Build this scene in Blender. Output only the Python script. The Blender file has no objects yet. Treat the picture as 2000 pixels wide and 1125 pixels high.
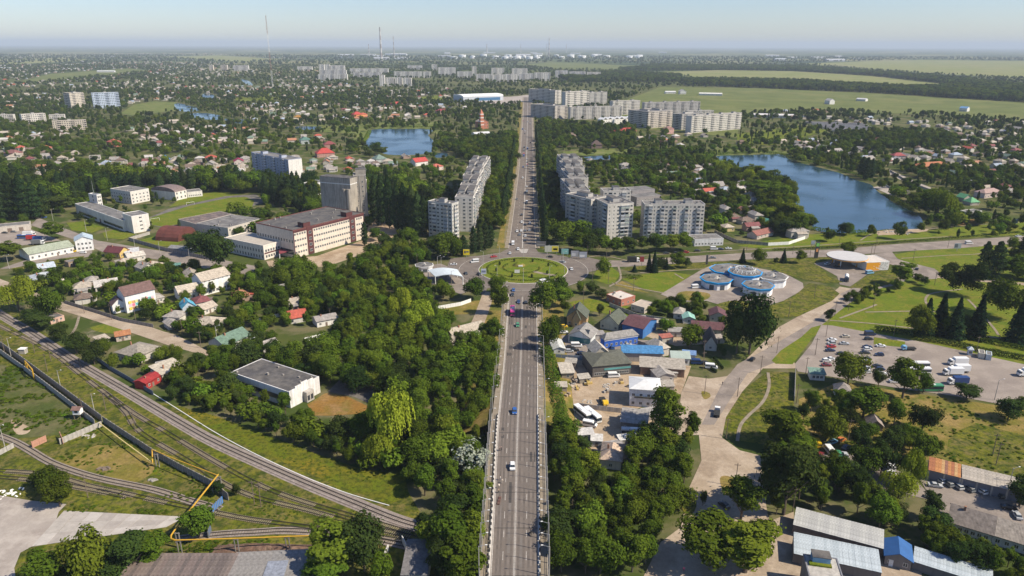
import bpy, bmesh, math, random
from mathutils import Vector, Matrix
from mathutils.geometry import tessellate_polygon
from mathutils.noise import noise as pnoise
rnd = random.Random(11)
sc = bpy.context.scene
COL = sc.collection
# ------------------------------------------------------------------ camera
W, H, F, CZ = 2000.0, 1125.0, 1400.0, 140.0
PITCH, ROLL = math.radians(18.76), math.radians(0.17)
CAM = Vector((0, 0, CZ))
CM = Matrix.Rotation(math.pi/2-PITCH, 3, 'X') @ Matrix.Rotation(ROLL, 3, 'Z')
cd = bpy.data.cameras.new('camera'); cam = bpy.data.objects.new('camera', cd); COL.objects.link(cam)
cd.sensor_width = 36; cd.lens = F/W*36; cd.clip_start = 1; cd.clip_end = 200000
cam.location = CAM; cam.rotation_euler = CM.to_euler(); sc.camera = cam
# ------------------------------------------------------------------ sky, sun, exposure
SUN_EL, SUN_AZ = math.radians(45), math.radians(-17)      # azimuth from +X, towards the camera side
wd = bpy.data.worlds.new('World'); sc.world = wd; wd.use_nodes = True
nt = wd.node_tree; bg = nt.nodes['Background']
sky = nt.nodes.new('ShaderNodeTexSky'); sky.sky_type = 'NISHITA'; sky.sun_disc = False
sky.sun_elevation = SUN_EL; sky.sun_rotation = math.pi/2-SUN_AZ
sky.air_density = 1.0; sky.dust_density = 0.3; sky.ozone_density = 3.0
tint = nt.nodes.new('ShaderNodeVectorMath'); tint.operation = 'MULTIPLY'; tint.inputs[1].default_value = (.93, .98, 1.16)      # a clear blue cast over the whole dome
nt.links.new(sky.outputs[0], tint.inputs[0]); nt.links.new(tint.outputs[0], bg.inputs[0]); bg.inputs[1].default_value = 0.085
sd = bpy.data.lights.new('sun', 'SUN'); sun = bpy.data.objects.new('sun', sd); COL.objects.link(sun)
sd.energy = 4.9; sd.angle = math.radians(0.5); sd.color = (1.0, 0.9, 0.73)
SV = Vector((math.cos(SUN_EL)*math.cos(SUN_AZ), math.cos(SUN_EL)*math.sin(SUN_AZ), math.sin(SUN_EL)))
sun.rotation_euler = SV.to_track_quat('Z', 'Y').to_euler(); sun.location = (60, 0, 300)
sc.view_settings.view_transform = 'Standard'; sc.view_settings.look = 'None'
sc.view_settings.exposure = 0.5; sc.view_settings.gamma = 1; sc.view_settings.use_curve_mapping = False
sc.render.engine = 'CYCLES'
sc.cycles.max_bounces = 4; sc.cycles.diffuse_bounces = 2; sc.cycles.glossy_bounces = 2
sc.cycles.transmission_bounces = 2; sc.cycles.transparent_max_bounces = 4; sc.cycles.volume_bounces = 0
sc.cycles.caustics_reflective = False; sc.cycles.caustics_refractive = False
HAZE_DENSITY = 0.000058
# ------------------------------------------------------------------ picture <-> place
def P(px, py, z=0.0):
    d = CM @ Vector(((px-W/2)/F, -(py-H/2)/F, -1.0))
    t = (z-CZ)/d.z
    return CAM + d*t
def proj(v):
    c = CM.transposed() @ (Vector(v)-CAM)
    if c.z >= -1: return (-9999, -9999)
    return (W/2+F*c.x/-c.z, H/2-F*c.y/-c.z)
def scl(px, py):
    c = CM.transposed() @ (P(px, py)-CAM); return F/-c.z         # photo pixels per metre
def hfrom(px, py, ytop):
    g = P(px, py); d = CM @ Vector(((px-W/2)/F, -(ytop-H/2)/F, -1.0))
    return CZ + d.z*math.hypot(g.x, g.y)/math.hypot(d.x, d.y)
def inpoly(x, y, poly):
    r = False; j = len(poly)-1
    for i in range(len(poly)):
        xi, yi = poly[i][0], poly[i][1]; xj, yj = poly[j][0], poly[j][1]
        if (yi > y) != (yj > y) and x < (xj-xi)*(y-yi)/(yj-yi)+xi: r = not r
        j = i
    return r
KEEP = []        # (minx, miny, maxx, maxy, polygon in metres)
def keep(poly):
    xs = [p[0] for p in poly]; ys = [p[1] for p in poly]
    KEEP.append((min(xs), min(ys), max(xs), max(ys), [(p[0], p[1]) for p in poly]))
def blocked(x, y, m=0):
    for a, b, c, d, pl in KEEP:
        if a-m <= x <= c+m and b-m <= y <= d+m:
            if inpoly(x, y, pl): return True
            if m:
                for k in range(6):
                    if inpoly(x+m*math.cos(k*1.047), y+m*math.sin(k*1.047), pl): return True
    return False
# ------------------------------------------------------------------ materials
def nd(nt, t, **kw):
    n = nt.nodes.new(t)
    for k, v in kw.items(): setattr(n, k, v)
    return n
MATS = {}
def lin(*c): return tuple(c)
def mat(name, col=(.5, .5, .5), rough=.85, var=.18, scale=.4, col2=None, scale2=None, objcol=False, metal=0.0,
        spec=.3, bump=0.0, bscale=4.0, stripe=None, panel=None, rand=0.0, stain=0.0):
    """diffuse-ish material: base colour, broad wear noise, optional second colour in patches, ribs or panel joints"""
    if name in MATS: return MATS[name]
    m = bpy.data.materials.new(name); m.use_nodes = True; nt = m.node_tree; L = nt.links.new
    bs = nt.nodes['Principled BSDF']; bs.inputs['Roughness'].default_value = rough
    bs.inputs['Metallic'].default_value = metal; bs.inputs['Specular IOR Level'].default_value = spec
    tc = nd(nt, 'ShaderNodeTexCoord'); co = tc.outputs['Object']
    if objcol:
        oi = nd(nt, 'ShaderNodeObjectInfo'); c = oi.outputs['Color']
    else:
        rg = nd(nt, 'ShaderNodeRGB'); rg.outputs[0].default_value = (*col, 1); c = rg.outputs[0]
    if col2:
        n = nd(nt, 'ShaderNodeTexNoise'); n.inputs['Scale'].default_value = scale2 or scale; n.inputs['Detail'].default_value = 5
        n.inputs['Roughness'].default_value = .62
        L(co, n.inputs['Vector'])
        r = nd(nt, 'ShaderNodeMapRange'); r.inputs[1].default_value = .42; r.inputs[2].default_value = .6
        L(n.outputs[0], r.inputs[0])
        x = nd(nt, 'ShaderNodeMix', data_type='RGBA'); L(r.outputs[0], x.inputs[0]); L(c, x.inputs[6]); x.inputs[7].default_value = (*col2, 1)
        c = x.outputs[2]
    if var:
        n = nd(nt, 'ShaderNodeTexNoise'); n.inputs['Scale'].default_value = scale; n.inputs['Detail'].default_value = 8
        n.inputs['Roughness'].default_value = .7
        L(co, n.inputs['Vector'])
        r = nd(nt, 'ShaderNodeMapRange'); r.inputs[1].default_value = .25; r.inputs[2].default_value = .75
        r.inputs[3].default_value = 1-var*1.6; r.inputs[4].default_value = 1+var*1.6
        L(n.outputs[0], r.inputs[0]); v = r.outputs[0]
        if rand:
            oi2 = nd(nt, 'ShaderNodeObjectInfo'); r2 = nd(nt, 'ShaderNodeMapRange'); r2.inputs[3].default_value = 1-rand; r2.inputs[4].default_value = 1+rand
            L(oi2.outputs['Random'], r2.inputs[0]); mm = nd(nt, 'ShaderNodeMath', operation='MULTIPLY'); L(v, mm.inputs[0]); L(r2.outputs[0], mm.inputs[1]); v = mm.outputs[0]
        if stain:
            # rain streaks: noise stretched along Z
            mp = nd(nt, 'ShaderNodeMapping'); mp.inputs['Scale'].default_value = (1.1, 1.1, .08); L(co, mp.inputs[0])
            n3 = nd(nt, 'ShaderNodeTexNoise'); n3.inputs['Scale'].default_value = 1.0; n3.inputs['Detail'].default_value = 4; L(mp.outputs[0], n3.inputs['Vector'])
            r3 = nd(nt, 'ShaderNodeMapRange'); r3.inputs[1].default_value = .4; r3.inputs[2].default_value = .7; r3.inputs[3].default_value = 1; r3.inputs[4].default_value = 1-stain
            L(n3.outputs[0], r3.inputs[0]); mm = nd(nt, 'ShaderNodeMath', operation='MULTIPLY'); L(v, mm.inputs[0]); L(r3.outputs[0], mm.inputs[1]); v = mm.outputs[0]
        x = nd(nt, 'ShaderNodeVectorMath', operation='SCALE'); L(c, x.inputs[0]); L(v, x.inputs['Scale']); c = x.outputs[0]
    if stripe or panel:
        if stripe:
            w = nd(nt, 'ShaderNodeTexWave', bands_direction=stripe[0]); w.inputs['Scale'].default_value = stripe[1]; w.inputs['Distortion'].default_value = .15
            L(co, w.inputs['Vector']); f = w.outputs['Fac']; lo = 1-stripe[2]
        else:
            mp = nd(nt, 'ShaderNodeMapping'); mp.inputs['Rotation'].default_value = (math.radians(90), 0, 0); L(co, mp.inputs[0])
            w = nd(nt, 'ShaderNodeTexBrick', offset=0.0); w.inputs['Scale'].default_value = 1; w.inputs['Brick Width'].default_value = panel[0]
            w.inputs['Row Height'].default_value = panel[1]; w.inputs['Mortar Size'].default_value = .06
            w.inputs['Color1'].default_value = (1, 1, 1, 1); w.inputs['Color2'].default_value = (.86, .86, .86, 1); w.inputs['Mortar'].default_value = (.6, .6, .6, 1)
            L(mp.outputs[0], w.inputs['Vector']); f = w.outputs['Color']; lo = 0.0
        r = nd(nt, 'ShaderNodeMapRange'); r.inputs[3].default_value = lo; r.inputs[4].default_value = 1.0; L(f, r.inputs[0])
        x = nd(nt, 'ShaderNodeVectorMath', operation='SCALE'); L(c, x.inputs[0]); L(r.outputs[0], x.inputs['Scale']); c = x.outputs[0]
        if stripe:
            b = nd(nt, 'ShaderNodeBump'); b.inputs['Strength'].default_value = .5; b.inputs['Distance'].default_value = .05
            L(f, b.inputs['Height']); L(b.outputs[0], bs.inputs['Normal'])
    if bump:
        n = nd(nt, 'ShaderNodeTexNoise'); n.inputs['Scale'].default_value = bscale; n.inputs['Detail'].default_value = 4; L(co, n.inputs['Vector'])
        b = nd(nt, 'ShaderNodeBump'); b.inputs['Strength'].default_value = bump; b.inputs['Distance'].default_value = .3
        L(n.outputs[0], b.inputs['Height']); L(b.outputs[0], bs.inputs['Normal'])
    L(c, bs.inputs['Base Color'])
    MATS[name] = m
    return m
def ground_mat(name, cols, scales, bump=.4, bscale=.8, fine=.25):
    """three colours in irregular patches"""
    if name in MATS: return MATS[name]
    m = bpy.data.materials.new(name); m.use_nodes = True; nt = m.node_tree; L = nt.links.new
    bs = nt.nodes['Principled BSDF']; bs.inputs['Roughness'].default_value = .95; bs.inputs['Specular IOR Level'].default_value = .1
    tc = nd(nt, 'ShaderNodeTexCoord'); co = tc.outputs['Object']
    rg = nd(nt, 'ShaderNodeRGB'); rg.outputs[0].default_value = (*cols[0], 1); c = rg.outputs[0]
    for k in range(1, len(cols)):
        n = nd(nt, 'ShaderNodeTexNoise'); n.inputs['Scale'].default_value = scales[k-1]; n.inputs['Detail'].default_value = 7; n.inputs['Roughness'].default_value = .6
        mp = nd(nt, 'ShaderNodeMapping'); mp.inputs['Location'].default_value = (k*37, k*91, 0); L(co, mp.inputs[0]); L(mp.outputs[0], n.inputs['Vector'])
        r = nd(nt, 'ShaderNodeMapRange'); r.inputs[1].default_value = .46; r.inputs[2].default_value = .62; L(n.outputs[0], r.inputs[0])
        x = nd(nt, 'ShaderNodeMix', data_type='RGBA'); L(r.outputs[0], x.inputs[0]); L(c, x.inputs[6]); x.inputs[7].default_value = (*cols[k], 1); c = x.outputs[2]
    n = nd(nt, 'ShaderNodeTexNoise'); n.inputs['Scale'].default_value = bscale; n.inputs['Detail'].default_value = 6; n.inputs['Roughness'].default_value = .75; L(co, n.inputs['Vector'])
    r = nd(nt, 'ShaderNodeMapRange'); r.inputs[1].default_value = .3; r.inputs[2].default_value = .7; r.inputs[3].default_value = 1-fine; r.inputs[4].default_value = 1+fine; L(n.outputs[0], r.inputs[0])
    x = nd(nt, 'ShaderNodeVectorMath', operation='SCALE'); L(c, x.inputs[0]); L(r.outputs[0], x.inputs['Scale'])
    L(x.outputs[0], bs.inputs['Base Color'])
    if bump:
        b = nd(nt, 'ShaderNodeBump'); b.inputs['Strength'].default_value = bump; b.inputs['Distance'].default_value = .4
        L(n.outputs[0], b.inputs['Height']); L(b.outputs[0], bs.inputs['Normal'])
    MATS[name] = m
    return m
def leaf_mat(name, dark, light, hue=.25, trans=.22):
    m = bpy.data.materials.new(name); m.use_nodes = True; nt = m.node_tree; L = nt.links.new
    for n in list(nt.nodes): nt.nodes.remove(n)
    out = nd(nt, 'ShaderNodeOutputMaterial'); g = nd(nt, 'ShaderNodeNewGeometry'); oi = nd(nt, 'ShaderNodeObjectInfo')
    a = nd(nt, 'ShaderNodeMix', data_type='RGBA'); a.inputs[6].default_value = (*dark, 1); a.inputs[7].default_value = (*light, 1)
    ad = nd(nt, 'ShaderNodeMath', operation='MULTIPLY_ADD'); ad.inputs[1].default_value = .55; L(g.outputs['Random Per Island'], ad.inputs[0])
    ml = nd(nt, 'ShaderNodeMath', operation='MULTIPLY'); ml.inputs[1].default_value = .5; L(oi.outputs['Random'], ml.inputs[0]); L(ml.outputs[0], ad.inputs[2])
    L(ad.outputs[0], a.inputs[0])
    hs = nd(nt, 'ShaderNodeHueSaturation'); L(a.outputs[2], hs.inputs['Color'])
    # a different hash of the same random number for hue and value
    fr = nd(nt, 'ShaderNodeMath', operation='MULTIPLY'); fr.inputs[1].default_value = 7.31; L(oi.outputs['Random'], fr.inputs[0])
    f2 = nd(nt, 'ShaderNodeMath', operation='FRACT'); L(fr.outputs[0], f2.inputs[0])
    r = nd(nt, 'ShaderNodeMapRange'); r.inputs[3].default_value = .5-.05*hue*2; r.inputs[4].default_value = .5+.03*hue*2; L(f2.outputs[0], r.inputs[0]); L(r.outputs[0], hs.inputs['Hue'])
    f3 = nd(nt, 'ShaderNodeMath', operation='MULTIPLY'); f3.inputs[1].default_value = 23.7; L(oi.outputs['Random'], f3.inputs[0])
    f4 = nd(nt, 'ShaderNodeMath', operation='FRACT'); L(f3.outputs[0], f4.inputs[0])
    r2 = nd(nt, 'ShaderNodeMapRange'); r2.inputs[3].default_value = .72; r2.inputs[4].default_value = 1.3; L(f4.outputs[0], r2.inputs[0]); L(r2.outputs[0], hs.inputs['Value'])
    d = nd(nt, 'ShaderNodeBsdfDiffuse'); t = nd(nt, 'ShaderNodeBsdfTranslucent'); mx = nd(nt, 'ShaderNodeMixShader'); mx.inputs[0].default_value = trans
    L(hs.outputs[0], d.inputs[0]); L(hs.outputs[0], t.inputs[0]); L(d.outputs[0], mx.inputs[1]); L(t.outputs[0], mx.inputs[2]); L(mx.outputs[0], out.inputs[0])
    MATS[name] = m
    return m
# ------------------------------------------------------------------ meshes
class MB:
    def __init__(s): s.v = []; s.f = []; s.m = []; s.T = None
    def add(s, pts, faces, m=0):
        i = len(s.v)
        s.v += [tuple(s.T @ Vector(p)) if s.T else tuple(p) for p in pts]
        for k, f in enumerate(faces):
            s.f.append([i+q for q in f]); s.m.append(m if not isinstance(m, (list, tuple)) else m[k])
        return s
    def face(s, pts, m=0): return s.add(pts, [range(len(pts))], m)
    def box(s, x0, y0, z0, x1, y1, z1, m=0, mt=None):
        pts = [(x0, y0, z0), (x1, y0, z0), (x1, y1, z0), (x0, y1, z0), (x0, y0, z1), (x1, y0, z1), (x1, y1, z1), (x0, y1, z1)]
        if mt is None: mt = m
        return s.add(pts, [(0, 1, 5, 4), (1, 2, 6, 5), (2, 3, 7, 6), (3, 0, 4, 7), (4, 5, 6, 7), (3, 2, 1, 0)], [m, m, m, m, mt, m])
    def frus(s, b, t, m=0, mt=None):        # b, t: equal-length loops
        n = len(b)
        fs = [(i, (i+1) % n, n+(i+1) % n, n+i) for i in range(n)]+[tuple(range(n, 2*n)), tuple(reversed(range(n)))]
        return s.add(list(b)+list(t), fs, [m]*n+[m if mt is None else mt, m])
    def prism(s, poly, z0, z1, m=0, mt=None):
        a = sum(poly[i][0]*poly[(i+1) % len(poly)][1]-poly[(i+1) % len(poly)][0]*poly[i][1] for i in range(len(poly)))
        if a < 0: poly = poly[::-1]
        return s.frus([(p[0], p[1], z0) for p in poly], [(p[0], p[1], z1) for p in poly], m, mt)
    def cyl(s, p0, p1, r0, r1=None, n=8, m=0, caps=True):
        p0, p1 = Vector(p0), Vector(p1); r1 = r0 if r1 is None else r1
        d = (p1-p0).normalized(); u = d.orthogonal().normalized(); w = d.cross(u)
        b = [p0+(u*math.cos(k*2*math.pi/n)+w*math.sin(k*2*math.pi/n))*r0 for k in range(n)]
        t = [p1+(u*math.cos(k*2*math.pi/n)+w*math.sin(k*2*math.pi/n))*r1 for k in range(n)]
        return s.frus(b, t, m)
    def tube(s, pts, r, n=6, m=0):
        for a, b in zip(pts[:-1], pts[1:]): s.cyl(a, b, r, r, n, m)
        return s
    def gable(s, x0, y0, x1, y1, z, rh, ov=.5, m=0, axis='x', th=.18):
        """two pitched slabs with overhang, gable triangles filled by the wall builder"""
        x0 -= ov; x1 += ov; y0 -= ov; y1 += ov
        if axis == 'x':
            ym = (y0+y1)/2; dz = rh*ov/((y1-y0)/2-ov+1e-6)
            for (ya, yb) in ((y0, ym), (ym, y1)):
                za, zb = (z-dz, z+rh) if yb == ym else (z+rh, z-dz)
                s.add([(x0, ya, za), (x1, ya, za), (x1, yb, zb), (x0, yb, zb), (x0, ya, za+th), (x1, ya, za+th), (x1, yb, zb+th), (x0, yb, zb+th)],
                      [(0, 1, 5, 4), (1, 2, 6, 5), (2, 3, 7, 6), (3, 0, 4, 7), (4, 5, 6, 7), (3, 2, 1, 0)], m)
        else:
            xm = (x0+x1)/2; dz = rh*ov/((x1-x0)/2-ov+1e-6)
            for (xa, xb) in ((x0, xm), (xm, x1)):
                za, zb = (z-dz, z+rh) if xb == xm else (z+rh, z-dz)
                s.add([(xa, y0, za), (xb, y0, zb), (xb, y1, zb), (xa, y1, za), (xa, y0, za+th), (xb, y0, zb+th), (xb, y1, zb+th), (xa, y1, za+th)],
                      [(0, 1, 5, 4), (1, 2, 6, 5), (2, 3, 7, 6), (3, 0, 4, 7), (4, 5, 6, 7), (3, 2, 1, 0)], m)
        return s
    def hip(s, x0, y0, x1, y1, z, rh, ov=.5, m=0, axis='x', half=1.0):
        x0 -= ov; x1 += ov; y0 -= ov; y1 += ov; th = .15
        if axis == 'x':
            q = min((y1-y0)/2*half, (x1-x0)/2-.05); a = (x0+q, (y0+y1)/2, z+rh+th); b = (x1-q, (y0+y1)/2, z+rh+th)
            fs = [(4, 5, 9, 8), (5, 6, 9), (6, 7, 8, 9), (7, 4, 8)]
        else:
            q = min((x1-x0)/2*half, (y1-y0)/2-.05); a = ((x0+x1)/2, y0+q, z+rh+th); b = ((x0+x1)/2, y1-q, z+rh+th)
            fs = [(4, 5, 8), (5, 6, 9, 8), (6, 7, 9), (7, 4, 8, 9)]
        pts = [(x0, y0, z), (x1, y0, z), (x1, y1, z), (x0, y1, z), (x0, y0, z+th), (x1, y0, z+th), (x1, y1, z+th), (x0, y1, z+th), a, b]
        return s.add(pts, [(0, 1, 5, 4), (1, 2, 6, 5), (2, 3, 7, 6), (3, 0, 4, 7), (3, 2, 1, 0)]+fs, m)
    def mesh(s, name, mats):
        me = bpy.data.meshes.new(name); me.from_pydata(s.v, [], s.f)
        if not isinstance(mats, (list, tuple)): mats = [mats]
        for q in mats: me.materials.append(q)
        if any(s.m): me.polygons.foreach_set('material_index', s.m)
        me.update(); return me
    def build(s, name, mats, parent=None, color=None, kind=None, loc=None, rotz=0):
        return ob(name, s.mesh(name, mats), parent, color, kind, loc, rotz)
def ob(name, me, parent=None, color=None, kind=None, loc=None, rotz=0, scale=None):
    o = bpy.data.objects.new(name, me); COL.objects.link(o)
    if parent: o.parent = parent
    if color: o.color = (*color, 1)
    if kind: o['kind'] = kind
    if loc is not None: o.location = loc
    if rotz: o.rotation_euler = (0, 0, rotz)
    if scale: o.scale = scale
    return o
def tag(o, label=None, cat=None, group=None, kind=None):
    if label: o['label'] = label
    if cat: o['category'] = cat
    if group: o['group'] = group
    if kind: o['kind'] = kind
    return o
AUTO = []; LM = {}
def thing(name, label, cat, loc, rotz=0, group=None, style=None):
    o = bpy.data.objects.new(name, None); COL.objects.link(o); o.empty_display_size = .5
    o.location = loc; o.rotation_euler = (0, 0, rotz)
    tag(o, label, cat, group)
    if style: AUTO.append((o, style))
    return o
def lm(name, px, py): LM[name] = P(px, py)
ZLAY = [0.0]
def sheet_mesh(name, pts, z):
    tri = tessellate_polygon([[Vector((p[0], p[1], 0)) for p in pts]])
    mb = MB(); vs = [(p[0], p[1], z) for p in pts]
    fs = []
    for t in tri:
        a, b, c = (Vector(vs[i]) for i in t)
        fs.append(t if (b-a).cross(c-a).z > 0 else t[::-1])
    mb.add(vs, fs); return mb
def smooth(pts, n=5, closed=False):
    out = []; N = len(pts)
    for i in range(N if closed else N-1):
        if closed: p0, p1, p2, p3 = pts[i-1], pts[i], pts[(i+1) % N], pts[(i+2) % N]
        else: p0, p1, p2, p3 = pts[max(i-1, 0)], pts[i], pts[i+1], pts[min(i+2, N-1)]
        for k in range(n):
            t = k/n
            out.append(tuple(.5*((2*p1[j])+(-p0[j]+p2[j])*t+(2*p0[j]-5*p1[j]+4*p2[j]-p3[j])*t*t+(-p0[j]+3*p1[j]-3*p2[j]+p3[j])*t**3) for j in range(len(p1))))
    if not closed: out.append(tuple(pts[-1]))
    return out
def sheet(name, px, m, z, k=False, sm=0, kind='structure', parent=None):
    pts = [P(*p) for p in px]; pts = [(p.x, p.y) for p in pts]
    if sm: pts = smooth(pts, sm, True)
    if k: keep(pts)
    ZLAY[0] += .0003
    return sheet_mesh(name, pts, z+ZLAY[0]).build(name, m, parent, kind=kind)
def offset(pts, d):
    out = []
    for i, p in enumerate(pts):
        a = Vector(pts[max(i-1, 0)][:2]); b = Vector(pts[min(i+1, len(pts)-1)][:2]); t = (b-a).normalized()
        out.append((p[0]-t.y*d, p[1]+t.x*d))
    return out
def ribbon(name, pts, w0, w1, z, m, kind='structure', k=False, parent=None, zf=None, h=0.0, dash=None):
    """strip between side offsets w0 (right) and w1 (left) of a polyline in metres; h > 0 makes it a solid kerb"""
    a = offset(pts, w0); b = offset(pts, w1); mb = MB(); acc = 0.0
    for i in range(len(pts)-1):
        ln = (Vector(pts[i+1][:2])-Vector(pts[i][:2])).length; acc += ln
        if dash and int(acc/dash) % 3: continue
        z0 = z+(zf(pts[i][1]) if zf else 0); z1 = z+(zf(pts[i+1][1]) if zf else 0)
        if h:
            mb.frus([(*a[i], z0), (*a[i+1], z1), (*b[i+1], z1), (*b[i], z0)], [(*a[i], z0+h), (*a[i+1], z1+h), (*b[i+1], z1+h), (*b[i], z0+h)])
        else: mb.face([(*a[i], z0), (*a[i+1], z1), (*b[i+1], z1), (*b[i], z0)])
    if k: keep(a+b[::-1])
    return mb.build(name, m, parent, kind=kind)
def pl(px, n=5): return smooth([(P(*p).x, P(*p).y) for p in px], n)
def dens(pts, step):
    out = [pts[0]]
    for a, b in zip(pts[:-1], pts[1:]):
        L_ = math.hypot(b[0]-a[0], b[1]-a[1]); n = max(1, int(L_/step))
        for i in range(1, n+1): out.append((a[0]+(b[0]-a[0])*i/n, a[1]+(b[1]-a[1])*i/n))
    return out
# ------------------------------------------------------------------ the ground and what is laid on it
G_base = ground_mat('ground_cover', [(.052, .075, .016), (.085, .092, .026), (.14, .125, .06)], [.02, .045], fine=.3, bscale=.5)
G_yard = ground_mat('garden_soil', [(.05, .07, .018), (.12, .11, .055), (.19, .165, .11)], [.05, .08], fine=.3)
G_wild = ground_mat('wild_grass', [(.118, .128, .01), (.155, .142, .018), (.055, .068, .009), (.15, .125, .04), (.045, .06, .01)], [.05, .11, .2, .5], fine=.35, bscale=1.2)
G_lawn = ground_mat('lawn_grass', [(.115, .155, .01), (.155, .165, .016), (.09, .13, .01), (.165, .155, .024), (.095, .13, .012)], [.03, .09, .12, .5], fine=.26, bscale=1.5)
G_bank = ground_mat('bank_grass', [(.115, .135, .008), (.21, .15, .018), (.09, .12, .008), (.11, .108, .012), (.055, .068, .008)], [.04, .05, .25, .6], fine=.28, bscale=1.6)
G_dry = ground_mat('dry_grass', [(.17, .14, .03), (.1, .11, .02), (.24, .17, .06)], [.06, .1], fine=.35, bscale=.8)
G_rust = ground_mat('scorched_grass', [(.22, .12, .03), (.14, .12, .025), (.25, .15, .06)], [.09, .12], fine=.35)
G_field = ground_mat('meadow', [(.125, .145, .04), (.16, .165, .055), (.1, .12, .032)], [.006, .015], fine=.2, bscale=.15)
G_crop = ground_mat('crop_field', [(.2, .21, .07), (.24, .22, .1), (.16, .18, .05)], [.003, .01], fine=.15, bscale=.06)
G_dirt = ground_mat('bare_dirt', [(.35, .265, .18), (.28, .205, .135), (.41, .32, .23)], [.05, .12], fine=.2, bscale=.9)
G_track = ground_mat('dirt_road', [(.34, .27, .2), (.27, .21, .155), (.4, .325, .25)], [.03, .1], fine=.18, bscale=.7)
G_reed = ground_mat('reed_bed', [(.12, .15, .035), (.09, .12, .025), (.17, .17, .06)], [.02, .06], fine=.35, bscale=.6)
A_road = ground_mat('road_asphalt', [(.158, .133, .115), (.132, .112, .099), (.185, .157, .136)], [.03, .2], bump=.1, fine=.1, bscale=2.0)
A_lot = ground_mat('car_park_asphalt', [(.26, .22, .19), (.215, .18, .157), (.3, .255, .22)], [.03, .1], bump=.1, fine=.12, bscale=1.5)
A_str = ground_mat('street_asphalt', [(.23, .195, .168), (.19, .16, .138), (.275, .232, .2)], [.04, .12], bump=.1, fine=.14, bscale=1.2)
A_pale = ground_mat('pale_concrete', [(.34, .3, .265), (.29, .25, .22), (.39, .345, .305)], [.05, .16], bump=.1, fine=.1)
A_walk = ground_mat('footpath', [(.24, .2, .15), (.19, .16, .115), (.28, .235, .18)], [.1, .3], bump=.1, fine=.12)
A_ball = ground_mat('ballast', [(.25, .21, .185), (.2, .165, .145), (.3, .255, .23)], [.2, .6], bump=.5, fine=.25, bscale=3)
A_med = ground_mat('worn_median', [(.2, .172, .15), (.17, .148, .13), (.23, .2, .175)], [.1, .3], bump=.1, fine=.12)
A_wear = ground_mat('tyre_worn_asphalt', [(.136, .115, .101), (.15, .128, .112), (.118, .1, .089)], [.05, .2], bump=0, fine=.12)
A_dark = ground_mat('dark_yard', [(.13, .12, .11), (.1, .095, .09), (.18, .16, .14)], [.05, .15], bump=.1, fine=.2)
M_line = mat('road_paint', (.5, .47, .43), var=.3, scale=1.2)
M_kerb = mat('kerb_concrete', (.5, .46, .41), var=.12, scale=1)
M_conc = mat('concrete', (.42, .39, .35), var=.2, scale=.5, stain=.25)
M_concd = mat('weathered_concrete', (.3, .275, .25), var=.25, scale=.4, stain=.35)
M_white = mat('white_paint', (.78, .77, .74), var=.06, scale=.6, stain=.12)
M_black = mat('black_paint', (.03, .03, .03), var=.1)
M_steel = mat('galvanised_steel', (.38, .38, .38), rough=.45, metal=.6, var=.1)
M_rail = mat('rail_steel', (.05, .042, .038), rough=.5, metal=.3, var=.1)
M_wood = mat('old_timber', (.17, .13, .1), var=.25, scale=2)

ME = MB(); R = 46000
ME.add([(-R, -600, 0), (R, -600, 0), (R, R, 0), (-R, R, 0)], [(0, 1, 2, 3)])
gm = bpy.data.materials.new('far_plain'); gm.use_nodes = True; _n = gm.node_tree; _L = _n.links.new
_bs = _n.nodes['Principled BSDF']; _bs.inputs['Roughness'].default_value = 1; _bs.inputs['Specular IOR Level'].default_value = .05
_tc = nd(_n, 'ShaderNodeTexCoord')
def _noise(sx, sy, lo, hi, det=6):
    mp = nd(_n, 'ShaderNodeMapping'); mp.inputs['Scale'].default_value = (sx, sy, 1); _L(_tc.outputs['Object'], mp.inputs[0])
    n = nd(_n, 'ShaderNodeTexNoise'); n.inputs['Scale'].default_value = 1; n.inputs['Detail'].default_value = det; n.inputs['Roughness'].default_value = .62; _L(mp.outputs[0], n.inputs['Vector'])
    r = nd(_n, 'ShaderNodeMapRange'); r.inputs[1].default_value = lo; r.inputs[2].default_value = hi; _L(n.outputs[0], r.inputs[0]); return r.outputs[0]
def _mix(f, a, b):
    x = nd(_n, 'ShaderNodeMix', data_type='RGBA'); _L(f, x.inputs[0])
    for i, q in ((6, a), (7, b)):
        if isinstance(q, tuple): x.inputs[i].default_value = (*q, 1)
        else: _L(q, x.inputs[i])
    return x.outputs[2]
# town part: weeds, soil; out in the plain: woods, meadows and pale fields as broad patches
near = _mix(_noise(.05, .05, .46, .6), _mix(_noise(.021, .021, .45, .62), (.05, .072, .016), (.085, .095, .026)), (.14, .125, .065))
far = _mix(_noise(.0009, .0006, .5, .6), _mix(_noise(.0013, .0022, .44, .56), (.03, .05, .018), (.085, .105, .03)), (.2, .19, .085))
_sx = nd(_n, 'ShaderNodeSeparateXYZ'); _L(_tc.outputs['Object'], _sx.inputs[0])
_r = nd(_n, 'ShaderNodeMapRange'); _r.inputs[1].default_value = 2200; _r.inputs[2].default_value = 4200; _L(_sx.outputs[1], _r.inputs[0])
_L(_mix(_r.outputs[0], near, far), _bs.inputs['Base Color'])
ME.build('ground', gm, kind='structure')

def zr(y):          # level of the avenue: a viaduct over the railway, then down a bank to the roundabout
    t = min(1, max(0, (345-y)/(345-225))); t = t*t*(3-2*t); return .14+6.6*t
def PZ(px, py):
    p = P(px, py)
    for _ in range(4): p = P(px, py, zr(p.y))
    return p
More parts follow.
